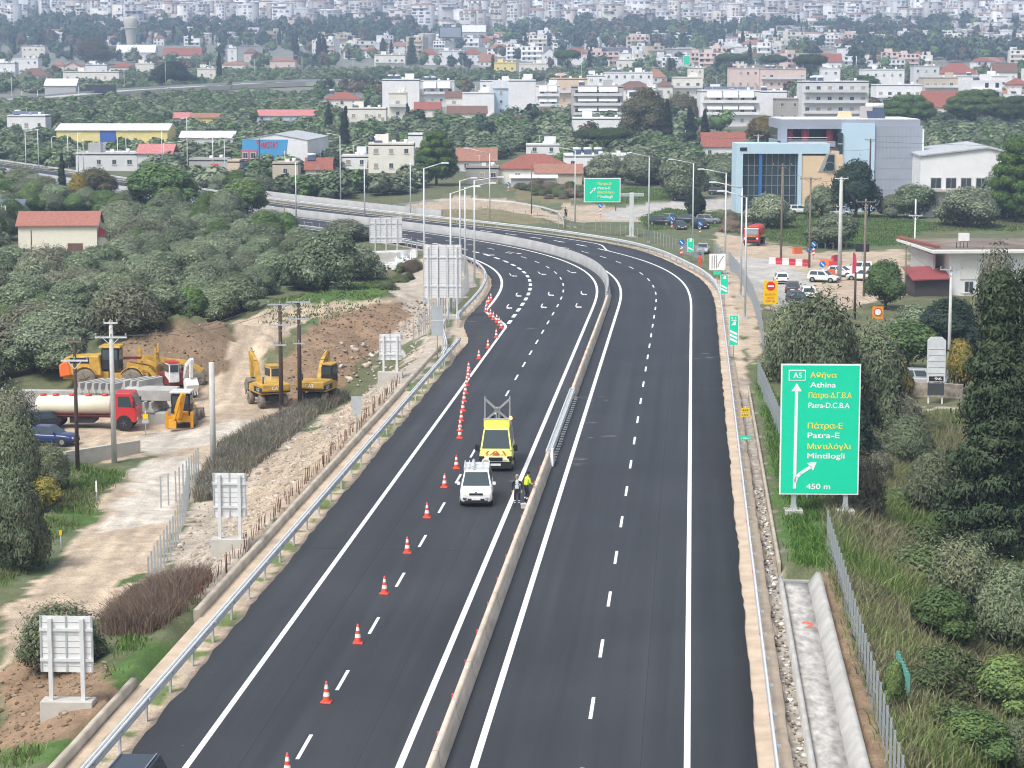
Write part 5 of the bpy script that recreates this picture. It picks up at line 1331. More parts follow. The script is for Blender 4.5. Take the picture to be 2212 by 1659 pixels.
def excavator(label, u, v, rz, body, arm, wheels=True, boomup=1.0, cabc=None, txt=None, scale=1.0, white_arm=None, roof=None):
 p = AT(u, v)
 g = thing('excavator', label, 'excavator', p, rz)
 g.scale = (scale,) * 3
 if wheels:
  b = MB(); b.box((0, 0, .75), (1.2, 3.6, .45)); b.build('undercarriage', DARKM, g)
  for sx in (-1, 1):
   for y in (-1.35, 1.35): mud_wheel(g, sx * 1.0, y, .52, .42)
 else:
  for sx in (-1, 1):
   b = MB(); b.loft([ring(-1.9, .2, .7, .26, 12, 3, sx * 1.0), ring(-1.7, .02, .85, .28, 12, 3, sx * 1.0), ring(1.7, .02, .85, .28, 12, 3, sx * 1.0), ring(1.9, .2, .7, .26, 12, 3, sx * 1.0)]); b.build('track', MUD, g)
 b = MB(); b.tube((0, 0, .95), (0, 0, 1.1), .6, .6, 16); b.build('turntable', DARKM, g)
 b = MB(); b.prism([(-1.25, 1.1), (1.7, 1.1), (2.35, 1.45), (2.35, 2.0), (.2, 2.05), (-1.25, 1.7)], -1.22, 1.22, 0, 'x'); b.build('upper_body', body, g, bevel=.07)
 b = MB(); b.box((0, 1.2, 1.5), (2.48, 2.1, .42)); b.build('side_band', BLACK, g)
 if txt:
  decal(g, txt, 1.25, .9, 1.36, .75, .3, S_WHT, (0, 0, R(90))); decal(g, txt, -1.25, 1.7, 1.36, .75, .3, S_WHT, (0, 0, R(-90)))
  decal(g, txt, .4, 2.37, 1.55, .75, .3, S_WHT, (0, 0, R(180)))
 b = MB(); b.box((-.72, -.62, 2.3), (.98, 1.5, 1.75), taper=.93); b.build('cab', cabc or body, g, bevel=.06)
 panes(g, -1.2, -.24, -1.36, .12, 2.3, 3.1)
 b = MB(); b.box((-.72, -.62, 3.22), (1.0, 1.5, .1)); b.build('cab_roof', roof or body, g)
 A_ = white_arm or arm
 b = MB(); b.bar((.35, -1.0, 1.6), (.35, -1.9, 3.6 * boomup), .34, .5); b.bar((.35, -1.9, 3.6 * boomup), (.35, -3.3, 4.3 * boomup), .3, .42); b.build('boom', A_, g)
 b = MB(); b.bar((.35, -3.2, 4.35 * boomup), (.35, -2.9, 2.0), .26, .4); b.build('stick', A_, g)
 b = MB(); b.tube((.35, -1.2, 1.9), (.35, -2.2, 3.3 * boomup), .08, .06, 8); b.tube((.35, -2.3, 4.5 * boomup), (.35, -3.1, 4.7 * boomup), .07, .06, 8); b.build('cylinder', CHROME, g)
 b = MB(); b.prism([(-2.9, 2.0), (-2.4, 1.7), (-2.5, 1.0), (-3.2, .8), (-3.5, 1.4)], -.2, .9, 0, 'x')
 for k in range(5): b.prism([(-3.2, .85), (-3.05, .85), (-3.3, .5)], -.15 + k * .23, -.05 + k * .23, 0, 'x')
 b.build('bucket', white_arm or MUD, g)
 b = MB(); b.tube((.9, 1.6, 2.0), (.9, 1.6, 2.6), .06, .06, 8); b.build('exhaust', DARKM, g)
 return g
excavator('yellow wheeled excavator with a pale cab left of the two dark poles', 578, 874, R(205), CATY, CATY, True, .95, mat('cab_cream', (.66, .5, .22), .5), 'CAT')
excavator('yellow excavator with a black cab right of the two dark poles', 690, 868, R(165), CATY, CATY, True, .9, BLACK, 'CAT')
excavator('maroon excavator with a white arm and a red cab roof behind the concrete beams', 385, 855, R(25), MAROON, MAROON, True, .85, mat('cab_white', (.7, .7, .7), .5), None, .95, mat('arm_white', (.75, .75, .74), .5), P_RED)
# backhoe loader seen from behind
p = AT(392, 924)
g = thing('backhoe_loader', 'yellow backhoe loader with its digging arm folded towards us beside the concrete beams', 'backhoe', (p[0], p[1] + 1.2, p[2]), R(178))
b = MB(); b.box((0, -.3, 1.0), (1.3, 4.0, .7)); b.prism([(-.5, 1.2), (-2.3, 1.2), (-2.3, 1.75), (-.5, 1.9)], -.5, .5, 0, 'x'); b.build('body', JCBY, g, bevel=.05)
b = MB(); b.box((0, .5, 2.0), (1.5, 1.5, 1.5), taper=.95); b.build('cab', BLACK, g, bevel=.05)
panes(g, -.74, .74, -.24, 1.24, 1.8, 2.65)
b = MB(); b.box((0, .5, 2.83), (1.7, 1.8, .16)); b.build('cab_roof', mat('roof_pale', (.6, .6, .57), .5), g, bevel=.04)
b = MB(); b.bar((0, 1.9, .9), (-.45, 2.4, 2.9), .26, .4); b.build('boom', JCBY, g)
b = MB(); b.bar((-.45, 2.4, 2.85), (-.2, 2.7, 2.3), .24, .36); b.bar((-.2, 2.7, 2.5), (.35, 2.8, .7), .26, .42); b.build('stick', JCBY, g)
b = MB(); b.prism([(2.5, .9), (3.0, .8), (3.1, .25), (2.5, .2)], .05, .65, 0, 'x'); b.build('bucket', JCBY, g)
b = MB(); b.tube((.3, 2.98, 1.55), (.3, 3.03, 1.55), .16, .16, 6); b.build('emblem', BLACK, g)
b = MB(); b.box((0, 1.75, .8), (2.2, .25, .5)); b.build('slew_frame', JCBY, g)
for sx in (-1, 1):
 b = MB(); b.box((sx * 1.0, 1.8, .75), (.22, .2, 1.3)); b.build('stabiliser', JCBY, g)
 mud_wheel(g, sx * .92, .55, .72, .44); mud_wheel(g, sx * .85, -2.1, .5, .36)
b = MB(); b.prism([(-2.6, .2), (-3.6, .15), (-3.2, 1.0), (-2.7, 1.0)], -1.1, 1.1, 0, 'x'); b.build('front_bucket', MUD, g)
# precast barriers and beams stacked behind the tanker
p0 = AT(345, 915); cz = p0[2]
def precast(label, c, rz, ln, kind, h=1.0, group='precast concrete pieces stacked in the yard'):
 b = MB()
 if kind == 'beam': b.prism([(-.42, 0), (.42, 0), (.42, h), (-.42, h)], -ln / 2, ln / 2, 0)
 else: b.prism([(-.33, 0), (.33, 0), (.3, .1), (.14, .36), (.1, h), (-.1, h), (-.14, .36), (-.3, .1)], -ln / 2, ln / 2, 0)
 o = b.build('precast_barrier' if kind != 'beam' else 'precast_beam', CONC_PALE, None, c, rz, bevel=.02)
 return tag(o, label, 'concrete barrier' if kind != 'beam' else 'concrete beam', group)
x, y, z = p0
kpp = PPM(p0)
OX = lambda u: x + (u - 345) / kpp
for i in range(4):
 precast('lowest precast concrete beam of the stack, %s beam from the backhoe' % ('nearest', 'second', 'third', 'fourth')[i], (OX(318) - i * .0, y + .2 + i * .92, z - .05), R(82), 4.4, 'beam', .95)
for i in range(4):
 precast('precast barrier standing in the middle layer of the stack, %s from the right' % ('first', 'second', 'third', 'fourth')[i], (OX(337 - i * 15), y + 1.2, z + .93), R(-14), 3.2, 'nj', .85)
for i in range(3):
 precast('long concrete beam lying on top of the stack, %s layer from the front' % ('first', 'second', 'third')[i], (OX(322), y + .6 + .9 * i, z + 1.82), R(84), 4.2, 'beam', .85)
for i in range(9):
 precast('tilted precast barrier in the top row behind the tanker, number %s from the right' % ('one', 'two', 'three', 'four', 'five', 'six', 'seven', 'eight', 'nine')[i], (OX(308 - i * 15.5 - (8 if i > 2 else 0)), y + 3.6 + i * .1, z + 2.3 - (0.25 if i > 2 else 0)), (0, R(6), R(-28)), 3.2, 'nj', .85)
for i in range(2):
 precast(('long concrete beam on the ground behind the tank, lower one', 'long concrete beam behind the tank, upper one')[i], (OX(150), y + 3.4, z + i * 1.1), R(86), 9.5, 'beam', 1.1)
# red tanker lorry seen from the front on the right
p = AT(1640, 532)
g = thing('tanker_truck', 'red tanker lorry facing us on the sandy side road below the showroom', 'truck', (p[0] - .4, p[1] + 3.6, p[2]), R(-14))
b = MB(); b.box((0, .8, .95), (1.0, 6.4, .25)); b.build('chassis', DARKM, g)
b = MB(); b.loft([ring(-1.4, 1.25, 2.9, 1.1, 20, 3), ring(-1.3, 1.1, 3.05, 1.22, 20, 3), ring(3.9, 1.1, 3.05, 1.22, 20, 3), ring(4.0, 1.25, 2.9, 1.1, 20, 3)]); b.build('tank', mat('tank_red', (.5, .05, .035), .45, var=.1), g)
b = MB(); b.loft([[(-1.22, -1.7, .55), (1.22, -1.7, .55), (1.22, -3.55, .5), (-1.22, -3.55, .5)], [(-1.22, -1.7, 1.7), (1.22, -1.7, 1.7), (1.22, -3.6, 1.65), (-1.22, -3.6, 1.65)], [(-1.15, -1.75, 2.75), (1.15, -1.75, 2.75), (1.15, -3.3, 2.75), (-1.15, -3.3, 2.75)]], 0, False); b.build('cab', mat('cab_red', (.52, .045, .03), .4), g, bevel=.06)
b = MB(); b.box((0, -3.47, 2.2), (2.0, .06, .82), rx=R(-15)); b.build('windscreen', mat('windscreen_pale', (.2, .24, .26), .1, spec=.9), g)
plate(g, 'sun_visor', 0, 2.72, 2.2, .16, S_WHT, -3.42, .1)
plate(g, 'grille', 0, 1.2, 1.6, .42, BLACK, -3.62, .04); plate(g, 'bumper', 0, .62, 2.4, .3, DARKM, -3.6, .2)
letter(g, 'METEPA', -.75, 1.55, 1.5, .2, mat('letter_yellow', (.75, .5, .08), .5), -3.64).location.y = -3.64
for sx in (-1, 1):
 b = MB(); b.tube((sx * .95, -3.6, 1.2), (sx * .95, -3.68, 1.2), .15, .15, 12); b.build('headlight', LENS_ON if sx < 0 else LENS, g)
 b = MB(); b.box((sx * 1.38, -3.3, 2.1), (.2, .1, .45)); b.build('mirror', BLACK, g)
 wheel(g, sx * 1.02, -2.6, .52, .3, True, P_GREY); wheel(g, sx * .95, 2.2, .52, .55, True, P_GREY); wheel(g, sx * .95, 3.3, .52, .55, True, P_GREY)
# rider on a small motorbike on the side road
p = AT(1222, 468)
g = thing('motorbike', 'small dark motorbike riding up the sandy side road', 'motorbike', p, R(10))
for y in (-.6, .6): wheel(g, 0, y, .3, .12)
b = MB(); b.box((0, 0, .55), (.22, .9, .3)); b.box((0, .3, .75), (.24, .6, .1)); b.bar((-.3, -.45, 1.0), (.3, -.45, 1.0), .05); b.bar((0, -.6, .3), (0, -.42, 1.0), .06); b.build('body', P_BLACK, g, bevel=.03)
J = standing()
for k in list(J):
 (x_, y_, z_), r_ = J[k]; J[k] = ((x_, y_ + .1, z_ - .12), r_)
for s, q in (('l', -1), ('r', 1)):
 J['hip_' + s] = ((q * .12, .12, .78), .1); J['kne_' + s] = ((q * .22, -.28, .68), .07); J['ank_' + s] = ((q * .2, -.12, .3), .05); J['toe_' + s] = ((q * .21, -.28, .26), .045)
 J['elb_' + s] = ((q * .3, -.12, 1.08), .05); J['wri_' + s] = ((q * .3, -.4, 1.0), .04); J['palm_' + s] = ((q * .3, -.47, .99), (.022, .035))
person('rider in dark clothes sitting on the small motorbike', p, R(10), J, [SKIN, JACK, TROU, SHOE, SHIRT, REFL], HAIRD)
# ------------------------------------------------------------------ buildings
WALLS = {k: mat('render_' + k, c, .85, var=.07, scale=.35) for k, c in dict(white=(.8, .8, .81), cream=(.78, .745, .67), beige=(.55, .48, .39), pink=(.70, .55, .50), grey=(.46, .45, .44), peach=(.70, .55, .42), pale=(.66, .66, .67), yellow=(.8, .67, .27), concrete=(.38, .36, .33), blue=(.5, .62, .72)).items()}
ROOFS = {k: mat('roof_' + k, c, .85, var=.22, scale=1.3, bump=.3, stretch=(1, 1, 1)) for k, c in dict(red=(.285, .098, .07), brown=(.18, .098, .075), terracotta=(.32, .16, .11), flat=(.47, .45, .42), grey=(.4, .4, .4), white=(.72, .72, .72), pink=(.52, .2, .19), dark=(.1, .1, .11), metal=(.44, .46, .48)).items()}
WIN = mat('window_glass', (.05, .06, .07), .15, var=.2, spec=.6)
SHUT = mat('window_shutter', (.36, .31, .26), .7, var=.15)
FRAME = mat('window_frame', (.66, .66, .64), .6)
AWN = mat('awning_white', (.7, .7, .68), .8, var=.06)
SOLAR = mat('solar_panel', (.05, .07, .12), .2, var=.2, scale=3, spec=.6)
PVM = mat('solar_panel_blue', (.12, .15, .22), .25, var=.15, scale=3, spec=.6)
BOXES = []      # pixel rectangles of buildings, kept clear of nearer tree crowns
_win = {}
def win_mesh(w, h, dark=True):
 k = (round(w, 1), round(h, 1), dark)
 if k not in _win:
  b = MB(); b.box((0, .02, 0), (w, .1, h), 0); b.box((0, -.035, 0), (w * .82, .03, h * .84), 1); b.box((0, -.055, 0), (.05, .02, h * .84), 0)
  b.box((0, -.06, -h / 2), (w + .2, .16, .07), 0)
  _win[k] = b.mesh('window', [FRAME, WIN if dark else SHUT])
 return _win[k]
def solar(g, x, y, z, s=1.0):
 o = link('solar_heater', None, g) if False else None
 b = MB()
 b.add([(x - 1.0 * s, y - 1.0 * s, z + .15), (x + 1.0 * s, y - 1.0 * s, z + .15), (x + 1.0 * s, y + .5 * s, z + 1.3 * s), (x - 1.0 * s, y + .5 * s, z + 1.3 * s),
     (x - 1.0 * s, y - .9 * s, z + .1), (x + 1.0 * s, y - .9 * s, z + .1), (x + 1.0 * s, y + .6 * s, z + 1.22 * s), (x - 1.0 * s, y + .6 * s, z + 1.22 * s)], [(0, 1, 2, 3), (7, 6, 5, 4), (0, 4, 5, 1), (1, 5, 6, 2), (2, 6, 7, 3), (3, 7, 4, 0)], 0)
 b.tube((x - 1.0 * s, y + .6 * s, z + 1.5 * s), (x + 1.0 * s, y + .6 * s, z + 1.5 * s), .32 * s, .32 * s, 10, 1)
 for sx in (-.8, .8): b.bar((x + sx * s, y + .6 * s, z), (x + sx * s, y + .6 * s, z + 1.4 * s), .06, .06, 1)
 b.build('solar_heater', [SOLAR, WHITE], g)
def hip(b, w, d, z, hh, ov=.4, ridge=None, m=0):
 """hipped roof over 0..d"""
 w2 = w / 2 + ov; y0, y1 = -ov, d + ov
 r = ridge if ridge is not None else max(0, w2 - (y1 - y0) / 2)
 ym = (y0 + y1) / 2
 b.add([(-w2, y0, z), (w2, y0, z), (w2, y1, z), (-w2, y1, z), (-r, ym, z + hh), (r, ym, z + hh), (-w2, y0, z - .12), (w2, y0, z - .12), (w2, y1, z - .12), (-w2, y1, z - .12)],
    [(0, 1, 5, 4), (1, 2, 5), (2, 3, 4, 5), (3, 0, 4), (6, 7, 1, 0), (7, 8, 2, 1), (8, 9, 3, 2), (9, 6, 0, 3), (9, 8, 7, 6)], m)
def gable(b, w, d, z, hh, ov=.4, side=True, m=0):
 """gabled roof; side: ridge runs along x (slope faces us)"""
 w2 = w / 2 + ov; y0, y1 = -ov, d + ov; t = .14
 if side:
  ym = (y0 + y1) / 2
  prof = [(y0, z), (ym, z + hh), (y1, z), (y1, z - t), (ym, z + hh - t), (y0, z - t)]
  b.prism(prof, -w2, w2, m, 'x')
 else:
  prof = [(-w2, z), (0, z + hh), (w2, z), (w2, z - t), (0, z + hh - t), (-w2, z - t)]
  b.prism(prof, y0, y1, m, 'y')
def bldg(label, px, floors=2, roof='flat', wall='white', roofc='flat', depth=None, rz=0.0, bays=None, ef=.66, cat='house', name='house', heaters=0, balc=False, awn=0, drop=10, blank=False, vb_true=None, parts=True, pv=False, chimney=False):
 u0, u1, vt, vb = px
 vbt = vb + drop if vb_true is None else vb_true
 p = AT((u0 + u1) / 2, vbt)
 k = PPM(p)
 W = max((u1 - u0) / k, 3.0); Ht = max((vbt - vt) / k / math.cos(PITCH), 2.4)
 D = depth or min(max(W * .75, 7), 14)
 g = thing(name, label, cat, p, rz)
 BOXES.append((u0, u1, vt, vb, p[1]))
 hw = Ht if roof == 'flat' else Ht * ef
 wm = WALLS[wall]
 b = MB()
 if roof == 'flat':
  b.box((0, D / 2, hw / 2 - .5), (W, D, hw - .0 + 1.0 - .35))
  for c, s in (((0, .12, hw - .1), (W, .24, .75)), ((0, D - .12, hw - .1), (W, .24, .75)), ((-W / 2 + .12, D / 2, hw - .1), (.24, D - .5, .75)), ((W / 2 - .12, D / 2, hw - .1), (.24, D - .5, .75))): b.box(c, s)
  b.build('wall', wm, g)
  b = MB(); b.box((0, D / 2, hw - .27), (W - .5, D - .5, .12)); b.build('roof', ROOFS[roofc], g)
 else:
  b.box((0, D / 2, hw / 2 - .5), (W, D, hw + 1.0))
  if roof == 'gable_front': b.prism([(-W / 2, hw), (W / 2, hw), (0, Ht - .25)], .05, D - .05)
  if roof == 'gable':
   b.prism([(.05, hw), (D - .05, hw), (D / 2, Ht - .25)], -W / 2, W / 2, 0, 'x')
  b.build('wall', wm, g)
  b = MB()
  if roof == 'hip': hip(b, W, D, hw, Ht - hw)
  else: gable(b, W, D, hw, Ht - hw, side=(roof == 'gable'))
  r = b.build('roof', ROOFS[roofc], g)
  if chimney:
   b = MB(); b.box((-W * .3, D * .6, Ht + .1), (.6, .6, 1.6)); b.build('chimney', wm, r)
 if parts:
  fh = hw / floors
  nb = bays or max(1, int(W / 3.4))
  rr = random.Random(int(u0 * 7 + vt))
  if not blank:
   for f in range(floors):
    for c in range(nb):
     if rr.random() < .12 and nb > 2: continue
     door = balc and f > 0
     ww, wh = (1.6, min(2.1, fh * .75)) if door else (rr.choice((1.1, 1.3)), min(1.3, fh * .5))
     link('window', win_mesh(ww, wh, rr.random() < .7), g, (-W / 2 + (c + .5) * W / nb, -.03, fh * f + (wh / 2 + .1 if door else fh * .52)))
   if rr.random() < .7:
    b = MB(); b.box((W * .5 - W / nb * .25 if nb > 1 else 0, -.02, 1.0), (1.0, .1, 2.1)); b.build('door', SHUT, g)
  if balc:
   for f in range(1, floors):
    b = MB(); b.box((0, -.75, fh * f), (W * .94, 1.5, .16)); b.box((0, -1.46, fh * f + .5), (W * .94, .08, .85)); b.build('balcony', WALLS['pale'] if wall != 'white' else WALLS['white'], g)
    for c in range(awn):
     aw = W * .8 / awn
     b = MB(); xx = -W * .4 + (c + .5) * aw
     b.add([(xx - aw * .46, -.1, fh * (f + 1) - .15), (xx + aw * .46, -.1, fh * (f + 1) - .15), (xx + aw * .46, -1.6, fh * (f + 1) - fh * .55), (xx - aw * .46, -1.6, fh * (f + 1) - fh * .55),
         (xx - aw * .46, -.1, fh * (f + 1) - .2), (xx + aw * .46, -.1, fh * (f + 1) - .2), (xx + aw * .46, -1.6, fh * (f + 1) - fh * .55 - .05), (xx - aw * .46, -1.6, fh * (f + 1) - fh * .55 - .05)],
        [(0, 1, 2, 3), (7, 6, 5, 4), (0, 4, 5, 1), (1, 5, 6, 2), (2, 6, 7, 3), (3, 7, 4, 0)]); b.build('awning', AWN, g)
  for q in range(heaters): solar(g, -W * .3 + q * 2.6, D * .45, hw if roof == 'flat' else Ht - .8)
  if roof == 'flat' and W > 6:
   b = MB(); b.tube((-W * .1, D * .7, hw), (-W * .1, D * .7, hw + 2.6), .04); b.bar((-W * .1 - .6, D * .7, hw + 2.4), (-W * .1 + .6, D * .7, hw + 2.4), .04); b.box((W * .05, D * .35, hw + .45), (1.0, .8, .9)); b.tube((W * .32, D * .25, hw), (W * .32, D * .25, hw + 1.1), .5, .5, 10)
   b.build('roof_gear', WHITE, g)
  if roof == 'flat' and rr.random() < .7 and W > 6:
   b = MB(); b.box((W * .22 * rr.choice((-1, 1)), D * .6, hw + 1.0), (min(3.2, W * .35), 3.0, 2.4)); b.build('stair_house', wm, g)
  if pv:
   b = MB()
   for c in range(6): b.box((-W * .42 + (c + .5) * W * .84 / 6, D * .35, hw + .9), (W * .84 / 6 - .1, 1.9, .06), rx=R(28))
   b.build('solar_panels', PVM, g)
 return g, W, D, hw, Ht, k
ZR = dict(n1=(800, 160, 5.027), n2=(1200, 160, 5.027), n3=(1640, 130, 4.809), n4=(2100, 130, 4.809), n5=(0, 100, 4.366), n6=(450, 100, 4.366), n7=(850, 60, 4.424), n8=(1350, 60, 4.424), z0=(0, 0, 2.572), z1=(850, 0, 2.572), z2=(1700, 0, 2.572))
def rect(rg, x0, x1, y0, y1):
 a, b, s = ZR[rg]; f = .864063
 return ((a + x0 / s) * f, (a + x1 / s) * f, (b + y0 / s) * f, (b + y1 / s) * f)
